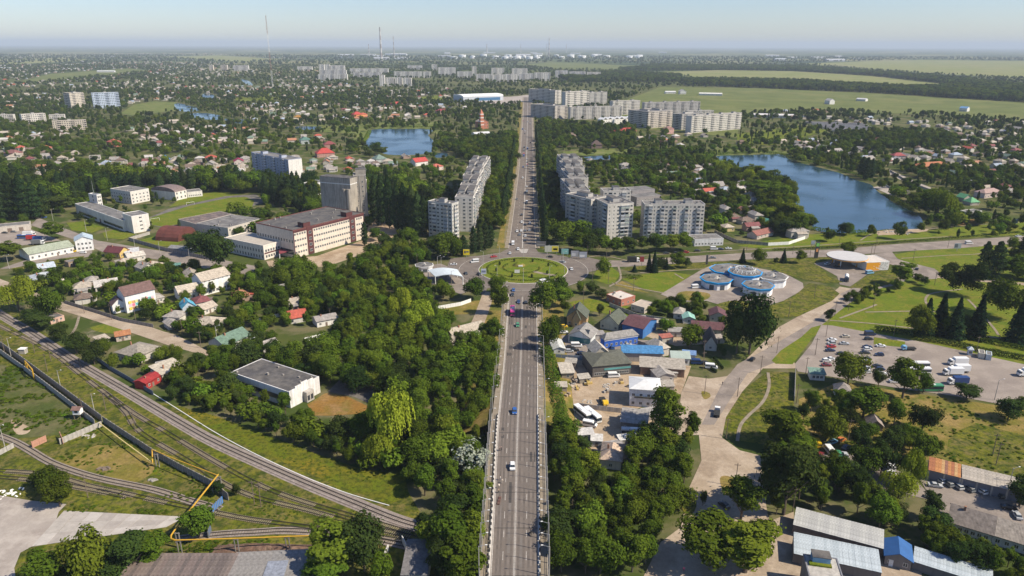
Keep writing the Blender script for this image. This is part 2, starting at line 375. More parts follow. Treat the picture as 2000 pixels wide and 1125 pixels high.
# --- broad areas of cover (metres from photo outline)
sheet('meadow', [(1170, 215), (1290, 170), (1480, 172), (1700, 182), (2050, 204), (2200, 270), (1990, 236), (1830, 224), (1560, 216), (1445, 222), (1440, 268), (1250, 250)], G_field, .03, k=True)
sheet('crop_field', [(1210, 143), (1400, 137), (1550, 139), (1700, 148), (1880, 168), (1750, 170), (1600, 160), (1350, 150)], G_crop, .05, k=True)
sheet('crop_field', [(1560, 124), (1800, 117), (2300, 122), (2300, 160), (1990, 153), (1720, 137)], G_crop, .05, k=True)
sheet('meadow', [(1020, 126), (1080, 122), (1290, 130), (1210, 136), (1080, 135)], G_field, .04, k=True)
sheet('meadow', [(310, 111), (430, 108), (560, 117), (470, 121)], G_crop, .05, k=True)
sheet('meadow', [(-60, 118), (140, 112), (180, 118), (0, 127)], G_crop, .04)
sheet('meadow', [(100, 144), (250, 134), (300, 138), (160, 152), (20, 165)], G_field, .04, k=True)
sheet('meadow', [(260, 205), (300, 198), (345, 200), (350, 215), (260, 225), (235, 222)], G_reed, .04, k=True)
sheet('meadow', [(430, 183), (520, 178), (590, 182), (575, 192), (470, 198)], G_lawn, .04)
sheet('meadow', [(820, 190), (870, 184), (880, 196), (830, 200)], G_lawn, .04)
sheet('meadow', [(1440, 262), (1560, 245), (1620, 255), (1500, 285), (1440, 278)], G_lawn, .04)
sheet('reed_bed', [(600, 245), (700, 240), (860, 238), (850, 250), (870, 258), (850, 262), (845, 254), (722, 252), (722, 258), (720, 280), (690, 290), (690, 262), (600, 255)], G_reed, .05)
sheet('reed_bed', [(1100, 296), (1240, 288), (1240, 298), (1100, 306)], G_reed, .05)
sheet('reed_bed', [(1380, 288), (1500, 290), (1640, 312), (1600, 322), (1500, 302), (1400, 305), (1385, 302)], G_reed, .05)
# --- water
M_water = bpy.data.materials.new('lake_water'); M_water.use_nodes = True; _n = M_water.node_tree; _bs = _n.nodes['Principled BSDF']
_bs.inputs['Base Color'].default_value = (.022, .055, .08, 1); _bs.inputs['Roughness'].default_value = .1; _bs.inputs['Specular IOR Level'].default_value = .6
_t = nd(_n, 'ShaderNodeTexCoord'); _q = nd(_n, 'ShaderNodeTexNoise'); _q.inputs['Scale'].default_value = .35; _q.inputs['Detail'].default_value = 5
_b = nd(_n, 'ShaderNodeBump'); _b.inputs['Strength'].default_value = .22; _b.inputs['Distance'].default_value = .4
_q2 = nd(_n, 'ShaderNodeTexNoise'); _q2.inputs['Scale'].default_value = .018; _q2.inputs['Detail'].default_value = 4; _r2 = nd(_n, 'ShaderNodeMapRange'); _r2.inputs[1].default_value = .4; _r2.inputs[2].default_value = .65; _r2.inputs[3].default_value = .06; _r2.inputs[4].default_value = .3; _n.links.new(_t.outputs['Object'], _q2.inputs['Vector']); _n.links.new(_q2.outputs[0], _r2.inputs[0]); _n.links.new(_r2.outputs[0], _bs.inputs['Roughness'])
_n.links.new(_t.outputs['Object'], _q.inputs['Vector']); _n.links.new(_q.outputs[0], _b.inputs['Height']); _n.links.new(_b.outputs[0], _bs.inputs['Normal'])
LAKE = [(1400, 305), (1450, 303), (1500, 302), (1528, 302), (1548, 314), (1590, 325), (1640, 338), (1672, 352), (1700, 360), (1712, 372), (1740, 392), (1765, 405), (1795, 420), (1800, 447), (1740, 447), (1700, 452), (1660, 455), (1600, 452), (1585, 440), (1560, 425), (1545, 412), (1550, 395), (1555, 378), (1530, 360), (1500, 345), (1450, 330), (1410, 318)]
sheet('lake', LAKE, M_water, .08, k=True, sm=3)
sheet('lake', [(722, 254), (770, 252), (842, 253), (836, 264), (846, 275), (843, 290), (836, 300), (770, 303), (738, 296), (709, 281), (722, 268)], M_water, .08, k=True, sm=3)
sheet('pond', [(395, 184), (415, 184), (420, 192), (402, 196)], M_water, .08, k=True, sm=3)
sheet('pond', [(340, 204), (352, 202), (368, 206), (388, 212), (384, 217), (352, 217)], M_water, .08, k=True, sm=3)
sheet('pond', [(372, 222), (400, 221), (432, 226), (432, 233), (412, 234), (380, 230)], M_water, .08, k=True, sm=3)
sheet('pond', [(440, 232), (480, 234), (484, 242), (448, 238)], M_water, .08, k=True, sm=3)
sheet('pond', [(470, 155), (486, 158), (494, 166), (484, 166)], M_water, .08, k=True, sm=3)
sheet('pond', [(580, 247), (625, 248), (622, 253), (582, 253)], M_water, .08, k=True, sm=3)
sheet('pond', [(850, 300), (872, 299), (874, 305), (852, 308)], M_water, .08, k=True, sm=3)
sheet('pond', [(1140, 307), (1180, 304), (1215, 305), (1212, 310), (1170, 312), (1142, 311)], M_water, .08, k=True, sm=3)
# --- near ground cover
sheet('railway_grass', [(-200, 560), (20, 590), (60, 630), (150, 695), (300, 785), (350, 792), (480, 840), (600, 884), (700, 922), (785, 938), (820, 1000), (880, 1080), (860, 1200), (-300, 1200)], G_wild, .03, k=True)
sheet('grass_bank', [(325, 788), (420, 812), (600, 880), (690, 912), (790, 930), (800, 970), (760, 985), (650, 945), (500, 880), (400, 830)], G_bank, .06)
sheet('scorched_grass', [(600, 790), (635, 768), (680, 775), (722, 795), (715, 808), (650, 812), (612, 812)], G_rust, .07, k=True)
sheet('dark_yard', [(640, 765), (665, 740), (750, 760), (800, 790), (730, 792), (690, 775)], A_dark, .08)
sheet('dry_grass', [(110, 905), (190, 870), (250, 880), (300, 905), (290, 930), (230, 950), (160, 925)], G_dry, .06, sm=3)
sheet('bare_dirt', [(22, 820), (45, 828), (60, 838), (50, 848), (30, 846)], G_dirt, .06, sm=3)
sheet('rail_yard_weeds', [(-60, 700), (40, 720), (185, 830), (110, 850), (0, 860), (-80, 820)], G_base, .05)
# parks and verges to the right
sheet('park_lawn', [(1490, 690), (1570, 640), (1660, 575), (1760, 545), (1850, 520), (2050, 535), (2200, 720), (2000, 715), (1800, 672), (1620, 638), (1540, 690)], G_lawn, .05)
sheet('park_lawn', [(1742, 498), (1800, 488), (1900, 482), (2000, 476), (2200, 470), (2200, 545), (2000, 545), (1880, 545), (1800, 520), (1760, 508)], G_lawn, .05)
sheet('park_lawn', [(1575, 458), (1680, 455), (1800, 453), (1860, 442), (2050, 428), (2050, 455), (1900, 464), (1750, 473), (1600, 483), (1500, 488), (1440, 480), (1500, 470)], G_lawn, .05)
sheet('meadow', [(1790, 355), (1900, 345), (2100, 330), (2100, 440), (1900, 440), (1830, 420), (1770, 395), (1720, 360), (1740, 340)], G_base, .04)
sheet('dry_grass', [(1560, 780), (1640, 745), (1760, 765), (1870, 780), (2000, 800), (2200, 830), (2200, 960), (2000, 940), (1850, 905), (1700, 880), (1560, 850)], G_dry, .05)
sheet('park_lawn', [(1850, 880), (1900, 830), (2000, 850), (2200, 880), (2200, 960), (2000, 945)], G_wild, .07, sm=3)
sheet('park_lawn', [(1405, 830), (1440, 770), (1500, 725), (1545, 728), (1555, 840), (1500, 870), (1440, 860)], G_wild, .06, k=True)
sheet('lawn_verge', [(1112, 590), (1150, 583), (1235, 600), (1245, 620), (1180, 612), (1120, 602)], G_lawn, .06, k=True)
# middle: shopping area lawns
sheet('lawn_verge', [(1218, 512+32), (1260, 535), (1310, 531), (1350, 537), (1300, 572), (1265, 568), (1215, 545)], G_lawn, .06, k=True)
sheet('lawn_verge', [(1200, 557), (1215, 549), (1260, 570), (1280, 575), (1240, 568)], G_dry, .06)
sheet('lawn_verge', [(1155, 545), (1170, 520), (1195, 522), (1212, 535), (1200, 553), (1185, 555)], G_lawn, .06, k=True)
sheet('lawn_verge', [(1217, 527), (1225, 522), (1375, 513), (1500, 507), (1600, 503), (1660, 503), (1600, 517), (1480, 523), (1365, 525), (1250, 533)], G_wild, .06)
sheet('dry_grass', [(1322, 575), (1340, 569), (1380, 572), (1387, 580), (1370, 588), (1335, 586)], G_dry, .16, sm=3)
sheet('dry_grass', [(1400, 595), (1430, 588), (1470, 590), (1480, 602), (1440, 607), (1405, 604)], G_wild, .16, sm=3)
sheet('lawn_verge', [(1500, 600), (1550, 580), (1580, 553), (1620, 560), (1640, 574), (1625, 588), (1560, 618), (1505, 622)], G_wild, .16, k=True)
sheet('lawn_verge', [(1500, 522), (1580, 516), (1600, 520), (1620, 540), (1648, 552), (1610, 553), (1565, 545), (1525, 533)], G_wild, .16, k=True)
sheet('lawn_verge', [(1660, 562), (1700, 535), (1735, 527), (1752, 530), (1755, 540), (1740, 555), (1700, 565)], G_wild, .16, k=True)
sheet('bare_dirt', [(1255, 655), (1270, 642), (1335, 650), (1380, 672), (1320, 676)], G_dirt, .07)
# dirt yards of the trade quarter and the unpaved road system
sheet('dirt_yard', [(1095, 700), (1160, 695), (1350, 715), (1330, 770), (1240, 800), (1125, 800), (1110, 760)], G_dirt, .07, k=True)
sheet('dirt_yard', [(1110, 785), (1240, 800), (1310, 790), (1325, 850), (1200, 905), (1120, 855)], G_dirt, .075, k=True)
sheet('paved_yard', [(1070, 665), (1100, 655), (1270, 665), (1260, 690), (1155, 700), (1085, 695)], A_str, .09, k=True)
sheet('dirt_road', [(1590, 628), (1628, 600), (1655, 585), (1668, 565), (1640, 560), (1618, 580), (1570, 612), (1520, 640), (1470, 690), (1420, 735), (1385, 740), (1345, 735), (1330, 770), (1322, 850), (1365, 850), (1370, 900), (1345, 955), (1330, 1030), (1290, 1060), (1250, 1140), (1560, 1200), (1540, 1060), (1500, 1010), (1490, 945), (1485, 890), (1445, 880), (1410, 855), (1418, 815), (1450, 765), (1490, 720), (1560, 720), (1545, 700), (1505, 710)], G_track, .1, k=True)
sheet('grass_island', [(1406, 935), (1420, 930), (1440, 940), (1437, 962), (1415, 965)], G_dry, .14, sm=3)
sheet('grass_island', [(1370, 765), (1385, 768), (1387, 776), (1375, 780)], G_dry, .14, sm=3)
sheet('grass_island', [(1330, 985), (1355, 968), (1360, 990), (1345, 1010)], G_wild, .14, sm=3)
sheet('street', [(1440, 712), (1500, 680), (1590, 628), (1668, 566), (1700, 562), (1728, 548), (1720, 556), (1660, 592), (1605, 635), (1585, 640), (1510, 710), (1460, 730), (1420, 790), (1395, 830), (1370, 830), (1390, 790), (1410, 750)], A_str, .12)
sheet('grass_triangle', [(1507, 705), (1525, 685), (1600, 636), (1580, 670), (1548, 712), (1515, 711)], G_lawn, .16, k=True)
sheet('car_park', [(1604, 635), (1625, 636), (1700, 650), (1800, 668), (1900, 690), (2000, 712), (2250, 760), (2250, 850), (2000, 798), (1870, 775), (1750, 758), (1660, 742), (1558, 726), (1552, 712), (1585, 672)], A_lot, .12, k=True)
sheet('grass_plot', [(1707, 659), (1768, 668), (1766, 679), (1706, 673)], G_lawn, .16)
sheet('workshop_yard', [(1560, 890), (1650, 885), (1700, 900), (1780, 930), (1830, 980), (1700, 950), (1600, 910)], A_str, .09, k=True)
sheet('parking_court', [(1790, 925), (1830, 935), (2050, 980), (2200, 1010), (2200, 1080), (1950, 1040), (1840, 1005), (1810, 960)], A_str, .1, k=True)
sheet('dirt_yard', [(1500, 1020), (1550, 1000), (1560, 1200), (1500, 1200)], G_track, .08)
sheet('dirt_yard', [(1540, 1010), (1800, 1080), (1800, 1200), (1540, 1200)], G_track, .06)
# shopping forecourts
sheet('forecourt', [(1290, 575), (1365, 530), (1390, 518), (1480, 524), (1530, 533), (1568, 553), (1570, 565), (1530, 588), (1500, 597), (1420, 600), (1380, 588), (1330, 590)], A_lot, .13, k=True)
sheet('forecourt', [(1590, 515), (1640, 505), (1740, 507), (1735, 525), (1700, 532), (1660, 560), (1640, 556), (1635, 540)], A_str, .13, k=True)
# streets on the right
def street(name, up, lo, m, z, k=True, kind='structure'):
    return sheet(name, up+lo[::-1], m, z, k=k)
street('cross_street', [(1140, 505), (1160, 509), (1225, 509), (1375, 499), (1500, 492), (1640, 487), (1750, 477), (1875, 469), (2000, 461), (2300, 440)],
       [(1150, 532), (1180, 522), (1225, 521), (1375, 512), (1500, 505), (1620, 502), (1745, 492), (1875, 485), (2000, 474), (2300, 455)], A_str, .12)
sheet('side_street', [(1700, 497), (1742, 492), (1752, 505), (1765, 510), (1825, 525), (1835, 533), (1830, 545), (1800, 546), (1770, 540), (1773, 531), (1758, 523), (1735, 515)], A_str, .125, k=True)
sheet('side_street', [(1640, 575), (1665, 563), (1690, 560), (1750, 548), (1775, 542), (1760, 555), (1700, 568), (1660, 585)], A_str, .122, k=True)
ribbon('park_path', pl([(1825, 540), (1900, 547), (2000, 555), (2200, 575)]), -3, 3, .13, G_track)
for p in ([(1860, 462), (1700, 472), (1560, 482), (1400, 491), (1240, 500)], [(1680, 470), (1700, 458), (1720, 455)], [(1810, 448), (1900, 440), (2000, 434)],
          [(1760, 505), (1850, 499), (1912, 496), (1980, 483)], [(1640, 622), (1700, 600), (1712, 595)], [(1620, 626), (1700, 632), (1770, 640), (1900, 655), (2000, 665)],
          [(1690, 610), (1800, 608), (1830, 610)], [(1810, 595), (1808, 583), (1822, 573), (1880, 565)], [(1890, 585), (1905, 600), (1940, 640), (1950, 655)],
          [(1500, 728), (1502, 755), (1490, 785), (1462, 812), (1446, 832), (1440, 862)], [(1512, 705), (1545, 680), (1590, 645)],
          [(1195, 553), (1260, 566), (1300, 573)], [(1208, 521), (1212, 545), (1190, 560)], [(1250, 533), (1365, 526), (1480, 523)], [(1318, 535), (1335, 545)], [(1150, 502), (1180, 500), (1225, 509)],
          [(155, 617), (148, 640), (138, 655)]):
    ribbon('footpath', pl(p), -.65, .65, .17, A_walk)
# left side streets and yards
sheet('street', [(-50, 530), (0, 545), (120, 590), (200, 615), (255, 625), (320, 648), (345, 655), (395, 680), (430, 700), (390, 692), (330, 675), (250, 648), (170, 622), (100, 600), (0, 560)], G_track, .1, k=True)
sheet('street', [(75, 425), (110, 440), (190, 470), (300, 488), (420, 505), (500, 520), (490, 540), (400, 525), (330, 510), (200, 492), (150, 470), (60, 440)], A_str, .1, k=True)
sheet('yard', [(-60, 450), (60, 448), (120, 470), (40, 480), (10, 500), (-60, 500)], A_lot, .09, k=True)
sheet('yard', [(0, 525), (60, 505), (140, 488), (180, 487), (180, 500), (60, 525)], A_str, .1, k=True)
sheet('lawn_verge', [(20, 525), (120, 505), (165, 500), (160, 510), (60, 535)], G_wild, .12)
sheet('lawn_verge', [(130, 435), (165, 433), (205, 445), (180, 455), (140, 450)], G_lawn, .11)
sheet('lawn_verge', [(200, 455), (225, 448), (265, 458), (240, 468), (205, 465)], G_lawn, .11)
sheet('lawn_verge', [(270, 470), (300, 462), (355, 472), (345, 480), (300, 482)], G_lawn, .11)
sheet('stadium_track', [(270, 435), (330, 408), (440, 383), (500, 380), (520, 395), (400, 430), (320, 445)], A_dark, .06, k=True)
sheet('stadium_pitch', [(290, 427), (370, 402), (450, 386), (480, 385), (497, 392), (490, 410), (400, 430), (320, 443), (298, 440)], G_lawn, .09)
sheet('lawn_verge', [(355, 385), (420, 375), (480, 378), (420, 388), (330, 405)], G_lawn, .05)
sheet('factory_yard', [(620, 500), (720, 465), (790, 440), (780, 455), (715, 495), (640, 520), (530, 530), (520, 510)], G_dirt, .08, k=True)
sheet('factory_yard', [(720, 440), (740, 425), (790, 432), (785, 445), (740, 470), (715, 460)], G_dirt, .09)
sheet('station_court', [(800, 525), (860, 515), (900, 530), (925, 565), (900, 575), (860, 560), (810, 545)], A_str, .1, k=True)
sheet('lawn_verge', [(845, 600), (900, 590), (960, 585), (975, 600), (950, 612), (880, 615)], G_dry, .06)
ribbon('footpath', pl([(955, 570), (945, 600), (930, 635), (905, 650)]), -3.5, 3.5, .09, G_track)
sheet('garden_plot', [(175, 640), (205, 632), (250, 645), (225, 652), (190, 650)], G_lawn, .06)
sheet('garden_plot', [(160, 655), (180, 645), (222, 655), (200, 670), (165, 668)], G_yard, .06)
# --- the avenue
ROWS = [(1300, 946, 996, 1054), (1125, 957, 1005, 1051), (985, 965, 1008, 1050), (845, 972, 1011, 1049), (720, 984, 1015, 1049), (640, 990, 1018, 1048), (575, 994, 1020, 1047)]
AL = [PZ(r[1], r[0]) for r in ROWS]; AC = [PZ(r[2], r[0]) for r in ROWS]; AR = [PZ(r[3], r[0]) for r in ROWS]
def rows_at(n=6):
    a = [(p.x, p.y) for p in AL]; b = [(p.x, p.y) for p in AR]
    return smooth(a, n), smooth(b, n)
eL, eR = rows_at(); eC = [((a[0]+b[0])/2, (a[1]+b[1])/2) for a, b in zip(eL, eR)]
def lane(f): return [(a[0]+(b[0]-a[0])*f, a[1]+(b[1]-a[1])*f) for a, b in zip(eL, eR)]
av = bpy.data.objects.new('avenue', None); COL.objects.link(av); av['kind'] = 'structure'
mb = MB()
for (a, b), (c, d) in zip(zip(eL[:-1], eR[:-1]), zip(eL[1:], eR[1:])):
    mb.face([(a[0], a[1], zr(a[1])), (b[0], b[1], zr(b[1])), (d[0], d[1], zr(d[1])), (c[0], c[1], zr(c[1]))])
mb.build('carriageway', A_road, av); keep(eL+eR[::-1]); keep(offset(eL, 4.5)[:len([1 for p in eL if p[1] < 250])]+offset(eR, -4.5)[:len([1 for p in eL if p[1] < 250])][::-1])
# earth bank carrying the avenue down from the viaduct
def bank(side, edge, d0, d1):
    mb = MB(); a = offset(edge, d0); b = offset(edge, d1)
    for i in range(len(a)-1):
        if a[i][1] < 232: continue
        mb.face([(*a[i], zr(a[i][1])-.06), (*a[i+1], zr(a[i+1][1])-.06), (*b[i+1], .05), (*b[i], .05)])
    return mb.build('grass_bank', G_dry, None, kind='structure')
bank(0, eL, 0.2, 15); bank(1, eR, -0.2, -15)
ribbon('footway', eL, .35, 2.6, .1, A_walk, parent=av, zf=zr); ribbon('footway', eR, -2.6, -.35, .1, A_walk, parent=av, zf=zr)
ribbon('kerb', eL, .0, .35, 0, M_kerb, parent=av, zf=zr, h=.2); ribbon('kerb', eR, -.35, 0, 0, M_kerb, parent=av, zf=zr, h=.2)
cl = lane(.5); cl = dens(cl, 2)
ribbon('median_strip', cl, -.5, .5, .012, A_med, parent=av, zf=zr); ribbon('centre_line', cl, -.2, -.1, .02, M_line, parent=av, zf=zr); ribbon('centre_line', cl, .1, .2, .02, M_line, parent=av, zf=zr)
for f in (.12, .2, .31, .42, .58, .69, .8, .9): ribbon('wheel_track', dens(lane(f), 6), -.32, .32, .008, A_wear, parent=av, zf=zr)
for f in (.25, .75): ribbon('lane_dash', dens(lane(f), 1.0), -.06, .06, .02, M_line, parent=av, zf=zr, dash=3.0)
ribbon('edge_line', dens(lane(.02), 4), -.08, .08, .02, M_line, parent=av, zf=zr)
# mended patches and joints of the road surface
A_patch = ground_mat('tar_patch', [(.07, .064, .06), (.085, .077, .072)], [.2], bump=0, fine=.1); A_pale2 = ground_mat('pale_patch', [(.17, .15, .135), (.15, .132, .118)], [.2], bump=0, fine=.1)
for k in range(26):
    i = rnd.randrange(8, len(eL)-2); a, b = Vector(eL[i]), Vector(eR[i]); u = rnd.choice((.14, .36, .64, .86))+rnd.uniform(-.03, .03); c = a.lerp(b, u); w, l = rnd.uniform(.5, 1.3), rnd.uniform(1.5, 7)
    MB().face([(c.x-w, c.y-l, zr(c.y-l)+.004+k*.0001), (c.x+w, c.y-l, zr(c.y-l)+.004+k*.0001), (c.x+w, c.y+l, zr(c.y+l)+.004+k*.0001), (c.x-w, c.y+l, zr(c.y+l)+.004+k*.0001)]).build('road_patch', rnd.choice((A_patch, A_pale2)), av)
for y in range(156, 246, 18):
    k = min(range(len(eL)), key=lambda i: abs(eL[i][1]-y)); a, b = eL[k], eR[k]; MB().face([(a[0], a[1]-.12, zr(a[1])+.014), (b[0], b[1]-.12, zr(b[1])+.014), (b[0], b[1]+.12, zr(b[1])+.014), (a[0], a[1]+.12, zr(a[1])+.014)]).build('expansion_joint', M_black, av)
# far half of the avenue, straight to the edge of town
NL = [(994, 485), (1000, 440), (1008, 380), (1014, 330), (1019, 270), (1023, 215), (1023, 190)]
NR = [(1046, 485), (1044, 440), (1042, 380), (1041, 330), (1040, 270), (1038, 215), (1036, 190)]
fl = smooth([tuple(P(*p)[:2]) for p in NL], 4); fr = smooth([tuple(P(*p)[:2]) for p in NR], 4)
mb = MB()
for a, b, c, d in zip(fl[:-1], fr[:-1], fl[1:], fr[1:]): mb.face([(*a, .15), (*b, .15), (*d, .15), (*c, .15)])
mb.build('carriageway', A_road, av); keep(fl+fr[::-1])
fc = [((a[0]+b[0])/2, (a[1]+b[1])/2) for a, b in zip(fl, fr)]
ribbon('centre_line', dens(fc, 8), -.22, .22, .2, M_line, parent=av)
for q in (.25, .75): ribbon('lane_dash', dens([(a[0]+(b[0]-a[0])*q, a[1]+(b[1]-a[1])*q) for a, b in zip(fl, fr)], 2), -.07, .07, .2, M_line, parent=av, dash=4)
ribbon('footway', fl, .3, 3.2, .14, A_walk, parent=av); ribbon('footway', fr, -3.2, -.3, .14, A_walk, parent=av)
ribbon('kerb', fl, 0, .3, .1, M_kerb, parent=av, h=.15); ribbon('kerb', fr, -.3, 0, .1, M_kerb, parent=av, h=.15)
ribbon('roadside_verge', fl, 3.2, 9, .1, G_dry); ribbon('roadside_verge', fr, -9, -3.2, .1, G_wild)
keep(offset(fl, 4)+fl[::-1]); keep(offset(fr, -4)+fr[::-1])
sheet('plaza', [(930, 192), (1010, 188), (1030, 185), (1060, 190), (1036, 196), (990, 204), (940, 202)], A_pale, .1, k=True)
# --- roundabout
RC = P(1022, 527); RI = 175/scl(1022, 527)/2; RO = RI+13.5
def circ(r, n=64, c=None, a0=0, a1=2*math.pi): c = c or RC; return [(c.x+r*math.cos(a0+(a1-a0)*k/n), c.y+r*math.sin(a0+(a1-a0)*k/n)) for k in range(n+1)]
rb = bpy.data.objects.new('roundabout', None); COL.objects.link(rb); rb['kind'] = 'structure'
mb = sheet_mesh('roundabout', circ(RO)[:-1], .16); mb.build('carriageway', A_road, rb); keep(circ(RO)[:-1])
for px in ([(1118, 500), (1150, 503), (1185, 512), (1185, 524), (1150, 532), (1100, 545), (1090, 520)], [(994, 485), (1046, 485), (1060, 505), (1022, 515), (960, 503)],
           [(985, 545), (1065, 545), (1055, 565), (1047, 580), (994, 580), (985, 562)], [(880, 505), (955, 498), (960, 515), (930, 545), (955, 560), (945, 575), (925, 570), (900, 545), (870, 530)]):
    sheet('carriageway', px, A_road, .165+.004*len(rb.children), parent=rb, k=True)
mb = MB(); mb.frus([(*p, .16) for p in circ(RI)[:-1]], [(*p, .32) for p in circ(RI-.1)[:-1]]); mb.build('kerb', M_line, rb)
mb = sheet_mesh('x', circ(RI-.5)[:-1], .34); mb.build('island_lawn', G_lawn, rb)
ribbon('edge_line', circ(RO-.6), -.1, .1, .21, M_line, parent=rb)
for c_ in ([(1000, 488), (1030, 490), (1014, 486)], ): pass
mb = MB()
for a in range(6):      # striped splitter marking at the north mouth
    t = a/6; mb.face([(*P(1012+8*t*.9, 487+8*t)[:2], .22), (*P(1028-4*t+4, 487+8*t)[:2], .22), (*P(1028-4*t+4, 487.8+8*t)[:2], .22), (*P(1012+8*t*.9, 487.8+8*t)[:2], .22)])
mb.build('splitter_marking', M_line, rb)
ribbon('island_path', pl([(1042, 531), (1064, 536), (1086, 539)]), -1.6, 1.6, .38, A_walk, parent=rb)
# --- concrete yard at the bottom, slab by slab
sheet('concrete_yard', [(-300, 960), (0, 968), (60, 978), (130, 985), (115, 1000), (105, 1030), (62, 1068), (40, 1080), (28, 1110), (40, 1200), (-300, 1200)], A_pale, .07, k=True)
sl = bpy.data.objects.new('concrete_apron', None); COL.objects.link(sl); sl['kind'] = 'structure'
A_, B_, C_, D_ = P(125, 998), P(362, 1010), P(325, 1030), P(62, 1068)
slabm = [mat('slab_%s' % k, c, var=.12, scale=.5) for k, c in (('a', (.37, .335, .3)), ('b', (.33, .295, .265)), ('c', (.42, .385, .35)))]
nx, ny = 9, 3
for i in range(nx):
    for j in range(ny):
        def q(u, v): return (A_*(1-u)+B_*u)*(1-v)+(D_*(1-u)+C_*u)*v
        g = .004; c4 = [q((i+g*4)/nx, (j+g)/ny), q((i+1-g*4)/nx, (j+g)/ny), q((i+1-g*4)/nx, (j+1-g)/ny), q((i+g*4)/nx, (j+1-g)/ny)]
        h = .16+rnd.random()*.03; MB().prism([(p.x, p.y) for p in c4], .06, h).build('slab', rnd.choice(slabm), sl)
keep([(p.x, p.y) for p in (A_, B_, C_, D_)])
# --- railway: ballast, rails, sleepers
M_slp = mat('sleeper_concrete', (.17, .145, .125), var=.2, scale=2); M_slpw = mat('sleeper_timber', (.2, .165, .12), var=.25, scale=2)
def track(label, px, ballast, slp, slm, gap=.62, grown=0.0):
    pts = dens(pl(px, 6), 2.5)
    r = bpy.data.objects.new('railway_track', None); COL.objects.link(r); r['kind'] = 'structure'
    if ballast: ribbon('ballast', pts, -ballast, ballast, .09, A_ball, parent=r, h=.12)
    for s in (-.78, .78):
        ribbon('rail', pts, s-.09, s+.09, .3, M_rail, parent=r, h=.16)
    fine = dens(pts, gap); mb = MB()
    for a, b in zip(fine[:-1], fine[1:]):
        if grown and pnoise(Vector((a[0]*.12, a[1]*.12, 3)))*.5+.5 < grown: continue
        d = Vector((b[0]-a[0], b[1]-a[1])).normalized(); n = Vector((-d.y, d.x))
        c = [Vector(a)+n*u+d*v for u, v in ((-1.3, -.13), (1.3, -.13), (1.3, .13), (-1.3, .13))]
        mb.prism([(p.x, p.y) for p in c], .1, .28)
    mb.build('sleeper_bed', slm, r, kind='stuff')
    keep(offset(pts, 3)+offset(pts, -3)[::-1])
    return pts
T0 = track('main', [(-60, 572), (0, 613), (62, 650), (120, 688), (160, 713), (250, 765), (370, 836), (430, 868), (500, 900), (600, 944), (700, 985), (775, 1015), (840, 1035), (950, 1072), (1060, 1110)], 2.2, 1, M_slp)
track('b', [(-60, 603), (0, 637), (62, 667), (112, 697), (155, 730), (200, 764), (262, 808), (325, 845), (420, 902), (500, 945), (575, 975), (675, 1005), (812, 1045), (950, 1090)], 0, 1, M_slpw, grown=.45)
track('c', [(205, 768), (245, 805), (275, 845), (375, 905), (437, 945), (500, 972), (600, 997), (700, 1025), (812, 1052)], 0, 1, M_slpw, grown=.52)
track('d', [(-40, 915), (0, 920), (92, 928), (175, 950), (250, 966), (350, 988), (425, 1003), (500, 1017), (675, 1040), (812, 1062)], 0, 1, M_slpw, grown=.42)
track('e', [(-20, 845), (25, 862), (57, 879), (100, 904), (155, 924), (212, 939), (300, 957), (375, 980), (430, 995)], 1.6, 1, M_slpw, grown=.1)
track('f', [(-40, 930), (75, 940), (175, 957), (250, 972)], 0, 1, M_slpw, grown=.45)
track('g', [(345, 1054), (430, 1044), (500, 1040), (560, 1037), (640, 1042), (720, 1052), (812, 1070)], 1.7, 1, M_slpw, grown=.1)
ribbon('ballast_shoulder', offset(T0, 0), -3.0, 2.6, .045, A_ball)
ribbon('white_hose', pl([(300, 770), (340, 795), (420, 845), (500, 888), (590, 930), (640, 950), (690, 968), (760, 988)]), -.12, .12, .1, M_white, h=.15)
# ------------------------------------------------------------------ buildings
M_glass = mat('window_glass', (.035, .045, .055), rough=.12, spec=.6, var=0)
M_frame = mat('window_frame', (.62, .6, .56), var=.05)
M_bit = mat('bitumen_roof', (.135, .128, .125), var=.25, scale=.25, col2=(.19, .18, .17), scale2=.12)
M_bitd = mat('dark_bitumen', (.085, .08, .08), var=.25, scale=.3, col2=(.12, .11, .1), scale2=.15)
M_wallc = mat('rendered_wall', objcol=True, var=.1, scale=.5, stain=.16)
M_panel = mat('panel_wall', objcol=True, var=.1, scale=.25, panel=(3.2, 2.9), stain=.18)
M_roofc = mat('sheet_roof', objcol=True, var=.3, scale=.9, rough=.75, stain=.2)
M_ribx = mat('ribbed_roof', objcol=True, var=.12, scale=.4, stripe=('X', 1.3, .25), rough=.55)
M_slate = mat('slate_roof', objcol=True, var=.34, scale=.8, stripe=('X', .9, .16), rough=.9)
M_door = mat('door_paint', objcol=True, var=.1)
M_brick = mat('red_brick', (.32, .16, .1), var=.2, scale=.8)
GREY, CREAM, WHITE, PALE = (.44, .42, .39), (.62, .55, .46), (.72, .7, .66), (.62, .58, .52)
SLATE, MAROON, RED, GREEN, BLUE, BROWN, TANR = (.33, .3, .27), (.13, .04, .045), (.42, .06, .05), (.1, .19, .13), (.12, .24, .42), (.12, .07, .06), (.42, .36, .29)
MC = {}
def winmesh(w, h, f=.09, cols=2, kind=0):
    k = ('w', round(w, 2), round(h, 2), cols, kind)
    if k not in MC:
        mb = MB(); o = .05
        mb.box(-w/2, -.035, 0, w/2, .0, h, 1)
        mb.box(-w/2, -o-.02, 0, w/2, -.0, f, 0); mb.box(-w/2, -o-.02, h-f, w/2, 0, h, 0)
        xs = [-w/2+(w-f)*i/cols for i in range(cols+1)]
        for x in xs: mb.box(x, -o-.01, f, x+f, 0, h-f, 0)
        MC[k] = mb.mesh('window', [M_frame, M_glass])
    return MC[k]
